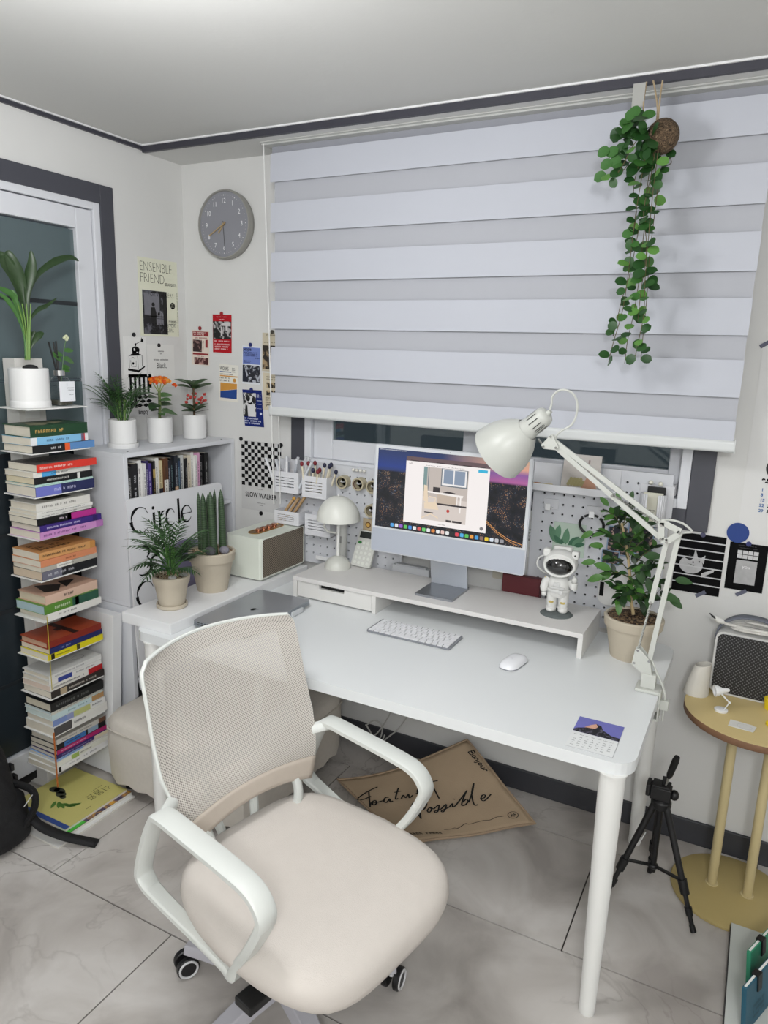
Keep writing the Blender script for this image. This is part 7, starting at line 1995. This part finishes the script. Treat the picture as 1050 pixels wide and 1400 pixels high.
# ================================================================== FLOOR MAT, CABLES
mt_ = thing('cloth_mat', 'brown cloth mat with black script lettering leaning on the baseboard', 'mat', (-0.9, 2.2, 0))
o = Vector((-0.9, 2.2, 0))
A_, B_, C_, D_ = Vector((-1.300, 2.170, 0.012)), Vector((-0.885, 2.478, 0.155)), Vector((-0.543, 2.297, 0.012)), Vector((-0.900, 1.960, 0.012))
def mat_pt(u, v, n=0.0):
    """u from A to B, v from the far edge AB down to DC."""
    p = A_.lerp(B_, u).lerp(D_.lerp(C_, u), v)
    sag = -0.045 * sin(pi * u) * (1 - v) * (1 - 0.5 * u)
    wob = 0.004 * sin(u * 9) * sin(v * 8)
    return p - o + Vector((-0.12 * n, -0.15 * n, sag * 1.0 + wob + n))
cloth_m = M('b8a287', 0.9, var=0.08, vscale=14, bump=0.3, bscale=260, name='brown_cloth')
MB().grid(lambda u, v: mat_pt(u, v), 24, 20).build('cloth', cloth_m, mt_, solid=0.006)
hem = [mat_pt(t / 12, 0.0, 0.003) for t in range(13)] + [mat_pt(1, t / 12, 0.003) for t in range(1, 13)] + [mat_pt(1 - t / 12, 1, 0.003) for t in range(1, 13)] + [mat_pt(0, 1 - t / 12, 0.003) for t in range(1, 12)]
MB().tube(hem, 0.0042, 6, closed=True).build('hem', M('a8927a', 0.9, bump=0.3, bscale=260), mt_)
def pen(pts, width=0.010, k=5):
    P = spline(pts, k)
    out = []
    mb = MB()
    for q in ribbon(P, width):
        mb.quad([mat_pt(x, y, 0.0065) for x, y in q])
    return mb
def strokes(name, lst, width=0.011):
    mb = MB()
    for pts in lst:
        s = pen(pts, width)
        off = len(mb.v)
        mb.v += s.v; mb.f += [[i + off for i in f] for f in s.f]; mb.m += s.m; mb.s += s.s
    return mb.build(name, M('141312', 0.8, var=0), mt_)
# strokes measured on the mat: u along the far edge, v towards the room
toat = [[(0.21, 0.207), (0.103, 0.259), (0.008, 0.325), (-0.006, 0.355), (0.033, 0.354), (0.103, 0.324)], [(0.123, 0.249), (0.078, 0.349), (0.024, 0.472)], [(0.034, 0.451), (0.071, 0.404), (0.106, 0.388), (0.091, 0.43), (0.061, 0.446), (0.073, 0.411), (0.098, 0.416), (0.162, 0.402)], [(0.214, 0.371), (0.187, 0.372), (0.156, 0.415), (0.167, 0.433), (0.212, 0.391), (0.193, 0.434), (0.219, 0.424)], [(0.341, 0.265), (0.285, 0.346), (0.246, 0.411), (0.269, 0.404)], [(0.283, 0.319), (0.337, 0.315)], [(0.286, 0.417), (0.322, 0.376), (0.319, 0.417), (0.362, 0.376), (0.342, 0.428), (0.381, 0.402)], [(0.409, 0.393), (0.449, 0.379), (0.474, 0.346), (0.466, 0.33), (0.437, 0.361), (0.425, 0.408), (0.461, 0.4)], [(0.461, 0.4), (0.514, 0.345), (0.513, 0.37), (0.492, 0.419), (0.471, 0.428)], [(0.598, 0.245), (0.551, 0.341), (0.513, 0.424)], [(0.531, 0.281), (0.622, 0.307)], [(0.595, 0.253), (0.553, 0.378), (0.514, 0.535)]]
poss = [[(0.266, 0.657), (0.27, 0.593), (0.326, 0.508), (0.386, 0.484), (0.416, 0.524), (0.393, 0.576), (0.348, 0.616), (0.323, 0.603)], [(0.384, 0.506), (0.321, 0.618), (0.275, 0.721)], [(0.269, 0.652), (0.289, 0.651), (0.275, 0.721)], [(0.398, 0.61), (0.369, 0.636), (0.365, 0.665), (0.398, 0.641), (0.406, 0.605), (0.414, 0.64)], [(0.414, 0.64), (0.471, 0.607), (0.434, 0.667), (0.408, 0.685), (0.407, 0.667), (0.458, 0.661)], [(0.458, 0.661), (0.521, 0.619), (0.485, 0.672), (0.455, 0.697), (0.452, 0.681), (0.523, 0.66)], [(0.523, 0.66), (0.565, 0.628), (0.545, 0.668), (0.572, 0.659)], [(0.599, 0.586), (0.607, 0.58)], [(0.572, 0.659), (0.677, 0.569), (0.739, 0.515), (0.704, 0.551), (0.617, 0.661), (0.636, 0.673), (0.679, 0.64), (0.678, 0.612), (0.638, 0.64)], [(0.676, 0.653), (0.763, 0.546), (0.82, 0.461), (0.747, 0.567), (0.699, 0.689), (0.724, 0.697)], [(0.773, 0.637), (0.806, 0.638), (0.828, 0.612), (0.807, 0.607), (0.776, 0.647), (0.793, 0.669), (0.871, 0.617)]]
line = [[(0.344, 0.906), (0.39, 0.909), (0.427, 0.9), (0.445, 0.91), (0.502, 0.882), (0.533, 0.87), (0.548, 0.885), (0.599, 0.881), (0.664, 0.879), (0.707, 0.89), (0.764, 0.876), (0.794, 0.881), (0.818, 0.882)]]
mark = [[(0.923, 0.9), (0.908, 0.917), (0.887, 0.926), (0.866, 0.926), (0.851, 0.916), (0.846, 0.899), (0.852, 0.88), (0.867, 0.864), (0.888, 0.855), (0.908, 0.856), (0.923, 0.866), (0.928, 0.882), (0.923, 0.9)], [(0.883, 0.869), (0.863, 0.909)], [(0.872, 0.892), (0.887, 0.886), (0.874, 0.913)], [(0.906, 0.871), (0.885, 0.911)], [(0.894, 0.893), (0.909, 0.887), (0.899, 0.909)]]
strokes('lettering', toat, 0.011)
strokes('lettering', poss, 0.011)
strokes('line_drawing', line, 0.005)
strokes('round_mark', mark, 0.005)
sm = MB()
for q in scribble(0.0, 0.0, 0.24, 0.045, 1, rng, 1.0):
    sm.quad([mat_pt(0.07 + x + 0.0 * y, 0.915 + 0.22 * x - y, 0.0065) for x, y in q])
sm.build('small_lettering', INK, mt_)
# "Bonjour" down the right edge
bj = [[(0, 0), (0, 1)], [(0, 1), (.4, .95), (.4, .6), (0, .52), (.5, .45), (.5, .05), (0, 0)], [(.7, .3), (.85, .6), (1.05, .3), (.85, .0), (.7, .3)], [(1.2, 0), (1.2, .6)], [(1.2, .45), (1.4, .6), (1.5, .4), (1.5, 0)], [(1.75, .6), (1.75, -.2), (1.6, -.35)], [(1.75, .82), (1.76, .86)], [(1.95, .3), (2.1, .6), (2.3, .3), (2.1, 0), (1.95, .3)], [(2.45, .6), (2.45, .15), (2.6, 0), (2.8, .2), (2.8, .6)], [(2.8, .2), (2.85, 0)], [(3.0, 0), (3.0, .6)], [(3.0, .4), (3.15, .6), (3.3, .55)]]
strokes('small_lettering', [[(0.940 + 0.040 * b_, 0.14 + 0.075 * a) for a, b_ in g_] for g_ in bj], 0.009)

cbl = thing('floor_cable', 'tangle of white cables behind the ottoman under the desk', 'cable', (-1.2, 2.44, 0))
o = Vector((-1.2, 2.44, 0))
for pl_ in ([(537, 968), (528, 985), (515, 1003), (500, 1012)], [(560, 975), (545, 996), (528, 1010), (518, 1022)], [(500, 992), (512, 985), (522, 992), (521, 1006), (514, 1014), (506, 1000), (500, 990)], [(498, 1000), (508, 1010), (520, 1015), (526, 1005)]):
    MB().tube([on_y(2.44, u, v) - o for u, v in spline(pl_, 5)], 0.0032, 6).build('cable', M('b9b8b4', 0.5), cbl)

# ================================================================== OTTOMAN
ot = thing('ottoman', 'large beige fabric ottoman pushed under the left end of the desk', 'ottoman', (-1.701, 2.010, 0))
fab = M('cec8bf', 0.9, var=0.06, vscale=60, bump=0.5, bscale=420, name='linen_fabric')
hx, hy = 0.340, 0.336
def cushion(z0, z1, bulge, grow):
    mb = MB()
    prof = [(0.93, z0), (0.985, z0 + 0.012), (1.0 + bulge, (z0 + z1) / 2), (0.995, z1 - 0.025), (0.96, z1 - 0.008), (0.9, z1), (0.55, z1 + grow), (0.0, z1 + grow * 1.3)]
    n = 56
    vs = []
    for s, z in prof:
        for k in range(n):
            a = 2 * pi * k / n
            c_, s_ = cos(a), sin(a)
            q = (abs(c_) ** 11 + abs(s_) ** 11) ** (-1 / 11)
            ripple = 0.008 * sin(a * 26) * (1 if z < z0 + 0.02 else 0)
            vs.append((hx * s * c_ * q, hy * s * s_ * q, z + ripple))
    fs = [(j * n + k, j * n + (k + 1) % n, (j + 1) * n + (k + 1) % n, (j + 1) * n + k) for j in range(len(prof) - 1) for k in range(n)]
    mb.add(vs, fs, 0, True)
    mb.add(vs[:n], [tuple(range(n - 1, -1, -1))])
    return mb
cushion(0.045, 0.318, 0.0, 0.012).build('cover', fab, ot)
pp = []
for k in range(60):
    a = 2 * pi * k / 60
    c_, s_ = cos(a), sin(a)
    q = (abs(c_) ** 11 + abs(s_) ** 11) ** (-1 / 11)
    pp.append((hx * 1.004 * c_ * q, hy * 1.004 * s_ * q, 0.268))
MB().tube(pp, 0.0035, 6, closed=True).build('piping', M('cac4ba', 0.9, bump=0.4, bscale=400), ot)
for fx in (-0.27, 0.27):
    for fy in (-0.26, 0.26):
        MB().lathe([(0.02, 0), (0.024, 0.05)], 14).build('foot', BLACK, ot).location = (fx, fy, 0)

# ================================================================== BACKPACK
bp_ = thing('backpack', 'black backpack slumped on the floor at the left edge', 'backpack', (-2.14, 1.290, 0))
NY = M('0e0e11', 0.75, var=0.25, vscale=25, bump=0.5, bscale=260)
def blob(cx, cy, cz, rx, ry, rz, e=3.0, sag=0.0):
    def fn(u, v):
        a, b_ = 2 * pi * u, pi * (v - 0.5)
        c1, s1 = cos(a), sin(a); c2, s2 = cos(b_), sin(b_)
        k = (abs(c1 * c2) ** e + abs(s1 * c2) ** e + abs(s2) ** e) ** (-1 / e)
        z = cz + rz * s2 * k
        w_ = 1 + 0.03 * sin(a * 5 + b_ * 4) + 0.018 * sin(a * 13 + b_ * 11) + 0.012 * sin(a * 4 - b_ * 19)
        return (cx + rx * c1 * c2 * k * w_ + sag * (z - cz), cy + ry * s1 * c2 * k * w_, z)
    return MB().grid(fn, 72, 40)
blob(-0.03, -0.03, 0.19, 0.125, 0.11, 0.185, 3.4, -0.35).build('main_bag', NY, bp_)
blob(0.055, -0.005, 0.105, 0.070, 0.095, 0.095, 3.0, -0.3).build('front_pocket', NY, bp_)
MB().tube(spline([(0.035, 0.06, 0.20), (0.095, 0.10, 0.165), (0.125, 0.085, 0.12), (0.115, 0.04, 0.055)], 6), 0.012, 8, flat=2.0).build('strap_loop', NY, bp_)
s0 = on_z(0.06, 55, 1130) - Vector((-2.14, 1.290, 0)); s1_ = on_z(0.036, 88, 1144) - Vector((-2.14, 1.290, 0)); s2_ = on_z(0.006, 133, 1154) - Vector((-2.14, 1.290, 0))
ss = spline([tuple(s0 + Vector((-0.05, 0, 0.03))), tuple(s0), tuple(s1_), tuple(s2_)], 6)
sb = MB(); vs = []
for p in ss:
    vs += [Vector(p) + Vector((0.006, -0.015, 0)), Vector(p) + Vector((-0.006, 0.015, 0.004))]
sb.add(vs, [(2 * i, 2 * i + 2, 2 * i + 3, 2 * i + 1) for i in range(len(ss) - 1)], 0, True)
sb.build('shoulder_strap', NY, bp_, solid=0.008)
for (y, z) in ((0.075, 0.245), (0.085, 0.20)):
    MB().box((-0.012, -0.006, -0.012), (0.012, 0.006, 0.012)).build('buckle', M('1c1c1e', 0.35), bp_, bevel=0.002).location = (0.03, y, z)
MB().bar((0.055, -0.105, 0.235), (0.075, -0.085, 0.25), 0.004, 0.0015).bar((0.128, 0.045, 0.145), (0.134, 0.075, 0.175), 0.003, 0.0015).build('zip_pull', M('c9c9c9', 0.4), bp_)

# ================================================================== TRAY AT THE LOWER RIGHT
ty = thing('floor_tray', 'low white tray with a dark edge on the floor at the lower right', 'tray', (0.30, 1.72, 0))
MB().box((-0.198, -0.42, 0.0), (0.2, 0.395, 0.030)).build('body', M('2a2a2e', 0.5), ty)
MB().box((-0.196, -0.42, 0.030), (0.2, 0.394, 0.034)).build('top', M('c9cdc9', 0.4), ty)
for k, (nm, c_, yy, lab) in enumerate((('folder', '2f8a68', 1.855, 'green folder with a black clip leaning in the tray'), ('folder', '1e5468', 1.735, 'teal folder with a black clip leaning in front of the green one'))):
    t = thing('folder', lab, 'folder', (0.147 - 0.007 * k, 1.860 - 0.130 * k, 0.0345), rot=(rad(0), 0, rad(0)), group='folders in the tray')
    # a thin case standing on its edge, its cover turned to the left
    T = Matrix.Rotation(rad(67), 4, 'Z') @ Matrix.Rotation(rad(84), 4, 'X')
    MB().box((0, 0, 0), (0.22, 0.125, 0.012), T=T).build('cover', M(c_, 0.5, var=0.1, vscale=14), t, bevel=0.002)
    MB().box((0.006, 0.003, 0.0035), (0.214, 0.1235, 0.0085), T=T @ Matrix.Translation((0, 0.003, 0))).build('pages', PAPER, t)
    MB().box((0.058, 0.085, -0.002), (0.080, 0.130, 0.016), T=T).build('clip', BLACK, t, bevel=0.001)
    mb = MB()
    for q in scribble(0.04, 0.015, 0.11, 0.06, 3, rng, 0.9):
        mb.quad([T @ Vector((x, y, 0.0124)) for x, y in q])
    mb.build('print', M('17523c' if k == 0 else '123a4a', 0.5), t)
# ================================================================== OFFICE CHAIR
ch = thing('office_chair', 'beige office chair with a mesh back and white loop arms', 'chair', (-0.7685, 1.223, 0), rz=rad(-12.0))
CW = M('d3d6d2', 0.4, var=0.012)
CREAM = M('cec7c0', 0.9, var=0.03, vscale=30, bump=0.35, bscale=520, name='chair_fabric')
# seat cushion (x forward, y to the far side)
def seat_pt(a, s, z):
    c_, s_ = cos(a), sin(a)
    e = 4.0
    q = (abs(c_) ** e + abs(s_) ** e) ** (-1 / e)
    x = 0.270 * c_ * q * s - 0.026
    y = 0.272 * s_ * q * s * (1 - 0.10 * max(0, -c_ * q) - 0.02 * max(0, c_ * q))
    zz = z - 0.030 * max(0.0, (x - 0.122) / 0.13) ** 2 + 0.012 * max(0.0, (-x - 0.138) / 0.13)
    return (x, y, zz)
prof = [(0.80, 0.392), (0.93, 0.398), (0.985, 0.415), (1.0, 0.436), (0.985, 0.456), (0.95, 0.468), (0.88, 0.475), (0.7, 0.478), (0.4, 0.475), (0.0, 0.473)]
n = 64
sm_ = MB()
vs = [seat_pt(2 * pi * k / n, s, z) for s, z in prof for k in range(n)]
sm_.add(vs, [(j * n + k, j * n + (k + 1) % n, (j + 1) * n + (k + 1) % n, (j + 1) * n + k) for j in range(len(prof) - 1) for k in range(n)], 0, True)
sm_.add(vs[:n], [tuple(range(n - 1, -1, -1))])
sm_.build('seat', CREAM, ch)
MB().prism([(seat_pt(2 * pi * k / 32, 0.82, 0)[0], seat_pt(2 * pi * k / 32, 0.82, 0)[1]) for k in range(32)], 0.378, 0.394).build('seat_pan', CW, ch)

# back: t from the lower edge to the top, s across
def back_pt(s, t, off=0.0):
    wd = 0.188 + 0.047 * min(1.0, max(0.0, t) / 0.40) ** 0.8 - 0.004 * max(0, (t - 0.6) / 0.4)
    if t > 0.93: wd -= 0.016 * ((t - 0.93) / 0.07) ** 2
    z = 0.522 + 0.430 * t
    z += 0.003 * (1 - s * s) * max(0, (t - 0.7) / 0.3) + 0.030 * (1 - s * s) * max(0, (0.30 - t) / 0.30)
    x = -0.252 - 0.100 * t - 0.010 * t * t + 0.020 * math.exp(-((t - 0.2) / 0.2) ** 2)
    x -= (0.012 + 0.058 * t) * (1 - s * s)
    return Vector((x + off, wd * s + 0.012, z))
def mesh_material():
    m, nt, b, tc = nodes('chair_mesh')
    b.inputs['Roughness'].default_value = 0.85
    vo = nt.nodes.new('ShaderNodeTexVoronoi'); vo.voronoi_dimensions = '2D'; vo.inputs['Randomness'].default_value = 0.0; vo.inputs['Scale'].default_value = 1
    nt.links.new(tc.outputs['UV'], vo.inputs['Vector'])
    nt.links.new(ramp(nt, vo.outputs['Distance'], [(0.18, '9d968e'), (0.42, 'cac5be')]).outputs[0], b.inputs['Base Color'])
    r = ramp(nt, vo.outputs['Distance'], [(0.20, (0.42, 0.42, 0.42, 1)), (0.42, (0.97, 0.97, 0.97, 1))])
    nt.links.new(r.outputs[0], b.inputs['Alpha'])
    return m
MESH = mesh_material()
TAUPE = M('bdb2a6', 0.9, var=0.04, vscale=40, bump=0.3, bscale=500)
def weave(o, s0, s1, t0, t1, nu, nv):
    # woven coordinates: holes 5 mm apart, rows offset
    me = o.data
    l = me.uv_layers.new(name='weave')
    for lp_ in me.loops:
        k = lp_.vertex_index
        a = (s0 + (s1 - s0) * (k % (nu + 1)) / nu) * 0.23 / 0.0052
        b = (t0 + (t1 - t0) * (k // (nu + 1)) / nv) * 0.46 / 0.0052
        l.data[lp_.index].uv = (0.707 * (a + b), 0.707 * (a - b))
    return o
weave(MB().grid(lambda u, v: back_pt(2 * u - 1, 0.10 + 0.90 * v), 28, 26).build('mesh_back', MESH, ch), -1, 1, 0.10, 1, 28, 26)
MB().grid(lambda u, v: back_pt(2 * u - 1, 0.0 + 0.135 * v, 0.002), 28, 5).build('lower_band', TAUPE, ch, solid=0.004)
# second layer of mesh round the edge
for s0, s1, t0, t1 in ((-1, -0.80, 0.12, 1.0), (0.80, 1, 0.12, 1.0), (-0.80, 0.80, 0.90, 1.0)):
    weave(MB().grid(lambda u, v: back_pt(s0 + (s1 - s0) * u, t0 + (t1 - t0) * v, -0.004), 12, 12).build('mesh_border', MESH, ch), s0 + 0.01, s1 + 0.01, t0, t1, 12, 12)
rim = [back_pt(-1.0, t / 20, -0.008) for t in range(0, 21)] + [back_pt(-1 + 2 * k / 20, 1.0, -0.008) for k in range(1, 20)] + [back_pt(1, 1 - t / 20, -0.008) for t in range(0, 21)]
MB().tube(rim, 0.0055, 8).build('back_frame', CW, ch)
MB().grid(lambda u, v: back_pt(-0.92 + 1.84 * u, 0.24 + 0.13 * v - 0.10 * (1 - (2 * u - 1) ** 2) + 0.10, -0.030 - 0.012 * sin(pi * v)), 20, 6).build('lumbar_support', CW, ch, solid=0.006)
for s in (-1, 1):
    MB().tube(spline([tuple(back_pt(s * 0.78, 0.0, -0.010)), tuple(back_pt(s * 0.76, -0.08, 0.0)), (-0.225, s * 0.135, 0.44), (-0.16, s * 0.12, 0.40)], 5), 0.013, 8, flat=1.6).build('back_strut', CW, ch)
    MB().tube(spline([tuple(back_pt(s * 0.55, 0.62, -0.030)), tuple(back_pt(s * 0.40, 0.35, -0.050)), (-0.315, s * 0.06, 0.50), (-0.26, s * 0.04, 0.40), (-0.16, s * 0.03, 0.372)], 6), 0.012, 8).build('back_strut', CW, ch)
# loop arms
def arm_loop(s):
    y0 = 0.270 * s + 0.006
    P = [(-0.205, y0, 0.640), (-0.180, y0, 0.657), (-0.09, y0, 0.655), (0.05, y0, 0.648), (0.118, y0, 0.638), (0.150, y0, 0.610), (0.150, y0, 0.578), (0.110, y0, 0.500), (0.060, y0 * 0.96, 0.425), (0.035, y0 * 0.94, 0.380), (0.005, y0 * 0.94, 0.388), (-0.09, y0 * 0.97, 0.410), (-0.215, y0, 0.436), (-0.262, y0, 0.452), (-0.272, y0, 0.480), (-0.240, y0, 0.570)]
    W2 = [0.021, 0.023, 0.023, 0.023, 0.022, 0.021, 0.020, 0.017, 0.015, 0.015, 0.015, 0.015, 0.017, 0.019, 0.019, 0.020]
    W2 = [v_ * 1.12 for v_ in W2]
    H2 = [0.009, 0.0085, 0.0085, 0.0085, 0.009, 0.010, 0.010, 0.010, 0.010, 0.013, 0.010, 0.009, 0.009, 0.009, 0.009, 0.009]
    P = [(a - 0.034 - (0.012 if s < 0 else 0.034), b, c) for a, b, c in P]
    ox = -0.012 if s < 0 else -0.034
    k = 7
    Pl = P + P[:3]
    # closed Catmull-Rom
    m = len(P)
    pts, ws, hs = [], [], []
    for i in range(m):
        p0, p1, p2, p3 = P[i - 1], P[i], P[(i + 1) % m], P[(i + 2) % m]
        for j in range(k):
            t = j / k
            pts.append(Vector(tuple(0.5 * ((2 * b) + (c - a) * t + (2 * a - 5 * b + 4 * c - d) * t * t + (-a + 3 * b - 3 * c + d) * t ** 3) for a, b, c, d in zip(p0, p1, p2, p3))))
            ws.append(W2[i] + (W2[(i + 1) % m] - W2[i]) * t); hs.append(H2[i] + (H2[(i + 1) % m] - H2[i]) * t)
    N = len(pts)
    mb = MB(); vs = []
    sec = [(-1, -0.6), (-0.8, -1), (0.8, -1), (1, -0.6), (1, 0.6), (0.8, 1), (-0.8, 1), (-1, 0.6)]
    for i in range(N):
        d = (pts[(i + 1) % N] - pts[i - 1]).normalized()
        nrm = d.cross(Vector((0, 1, 0))).normalized()
        for a, b in sec:
            vs.append(pts[i] + Vector((0, 1, 0)) * (ws[i] * a) + nrm * (hs[i] * b))
    q = len(sec)
    mb.add(vs, [(i * q + k2, i * q + (k2 + 1) % q, ((i + 1) % N) * q + (k2 + 1) % q, ((i + 1) % N) * q + k2) for i in range(N) for k2 in range(q)], 0, True)
    mb.s = [k2 not in (1, 3, 5, 7) for i in range(N) for k2 in range(q)]
    a_ = mb.build('arm', CW, ch)
    MB().tube(spline([(-0.215 + ox, y0, 0.648), (-0.236 + ox * 0.5, y0 - s * 0.016, 0.650), tuple(back_pt(s * 0.985, 0.28, -0.010))], 4), 0.0105, 10, flat=1.5).build('back_bracket', CW, a_)
    MB().bar((-0.010 + ox, 0.258 * s, 0.382), (-0.03 + ox, 0.12 * s, 0.384), 0.05, 0.012).build('arm_bracket', CW, a_, bevel=0.002)
    MB().tube([(0.101 + ox, y0 - s * 0.0205, 0.552), (0.101 + ox, y0 - s * 0.0225, 0.552)], 0.0055, 12).build('screw_cap', M('dcdedb', 0.4), a_)
    return a_
arm_loop(-1); arm_loop(1)
# mechanism, gas lift, star base
bx, by = (Matrix.Rotation(rad(12.0), 4, 'Z') @ Vector((-0.90 + 0.7685, 1.25 - 1.223, 0))).xy
BASE = M('b4b3ba', 0.45, var=0.015)
MB().box((bx - 0.09, by - 0.07, 0.338), (bx + 0.14, by + 0.07, 0.378)).build('tilt_mechanism', BLACK, ch, bevel=0.006)
MB().bar((bx + 0.09, -0.06, 0.356), (0.045, -0.225, 0.352), 0.012, 0.010).box((0.015, -0.27, 0.338), (0.065, -0.20, 0.358)).build('lever', BLACK, ch, bevel=0.003)
MB().lathe([(0.028, 0.11), (0.028, 0.23), (0.016, 0.231), (0.016, 0.340)], 20).build('gas_lift', BLACK, ch).location = (bx, by, 0)
st5 = MB().lathe([(0.045, 0.085), (0.050, 0.10), (0.045, 0.125), (0.03, 0.13)], 24)
st5.build('base_hub', BASE, ch).location = (bx, by, 0)
for adeg in (185, 42, 257, 329, 114):
    a = rad(adeg + 12.0)
    d = Vector((cos(a), sin(a), 0)); sd = Vector((-sin(a), cos(a), 0))
    r_ = 0.287
    lg = MB(); vs = []
    for t in range(7):
        f = t / 6
        p = Vector((bx, by, 0)) + d * (0.03 + (r_ - 0.03 + 0.008) * f)
        zc = 0.108 - 0.030 * f ** 1.6
        w_ = 0.034 - 0.012 * f; h_ = 0.020 - 0.007 * f
        for i_, j_ in ((-1, -1), (1, -1), (0.75, 1), (-0.75, 1)):
            vs.append(p + sd * (w_ * i_) + Vector((0, 0, zc + h_ * j_)))
    lg.add(vs, [(4 * t + k, 4 * t + (k + 1) % 4, 4 * t + 4 + (k + 1) % 4, 4 * t + 4 + k) for t in range(6) for k in range(4)] + [(3, 2, 1, 0), (24, 25, 26, 27)])
    leg = lg.build('base_leg', BASE, ch, bevel=0.003)
    c0 = Vector((bx, by, 0)) + d * r_
    ca = a + 0.9
    rd = Vector((cos(ca), sin(ca), 0)); ax_ = Vector((-sin(ca), cos(ca), 0))
    cen = c0 + rd * 0.012 + Vector((0, 0, 0.030))
    cm = MB()
    for s in (-1, 1):
        q0, q1 = cen + ax_ * (s * 0.008), cen + ax_ * (s * 0.025)
        cm.tube([q0, q0.lerp(q1, 0.15), q0.lerp(q1, 0.85), q1], [0.027, 0.030, 0.030, 0.026], 22)
    caster = cm.build('caster', M('141416', 0.4), leg)
    rg = MB()
    for s in (-1, 1):
        c_ = cen + ax_ * (s * 0.0255)
        rg.tube([c_ + (rd * cos(2 * pi * k / 24) + Vector((0, 0, 1)) * sin(2 * pi * k / 24)) * 0.0235 for k in range(24)], 0.0032, 6, closed=True)
    rg.tube([c0 + Vector((0, 0, 0.045)), c0 + Vector((0, 0, 0.072))], 0.008, 10)
    rg.build('caster_rim', M('d6d6d8', 0.4), leg)

# ------------------------------------------------------------------ lettering becomes plain meshes
fonts = [o for o in S.objects if o.type == 'FONT']
dg = bpy.context.evaluated_depsgraph_get()
dates = {}
for o in fonts:
    me = bpy.data.meshes.new_from_object(o.evaluated_get(dg))
    nm, par, mat4 = o.name.split('.')[0], o.parent, o.matrix_local.copy()
    if nm == 'date':
        key = (par.name, me.materials[0].name)
        mb = dates.setdefault(key, (MB(), par, me.materials[0]))[0]
        mb.add([tuple(v.co) for v in me.vertices], [tuple(p.vertices) for p in me.polygons], 0, False, mat4)
    else:
        n_ = bpy.data.objects.new(nm, me)
        COL.objects.link(n_)
        n_.parent = par
        n_.matrix_local = mat4
    bpy.data.objects.remove(o)
for mb, par, mt in dates.values():
    tag(mb.build('dates', mt, par), kind='stuff')
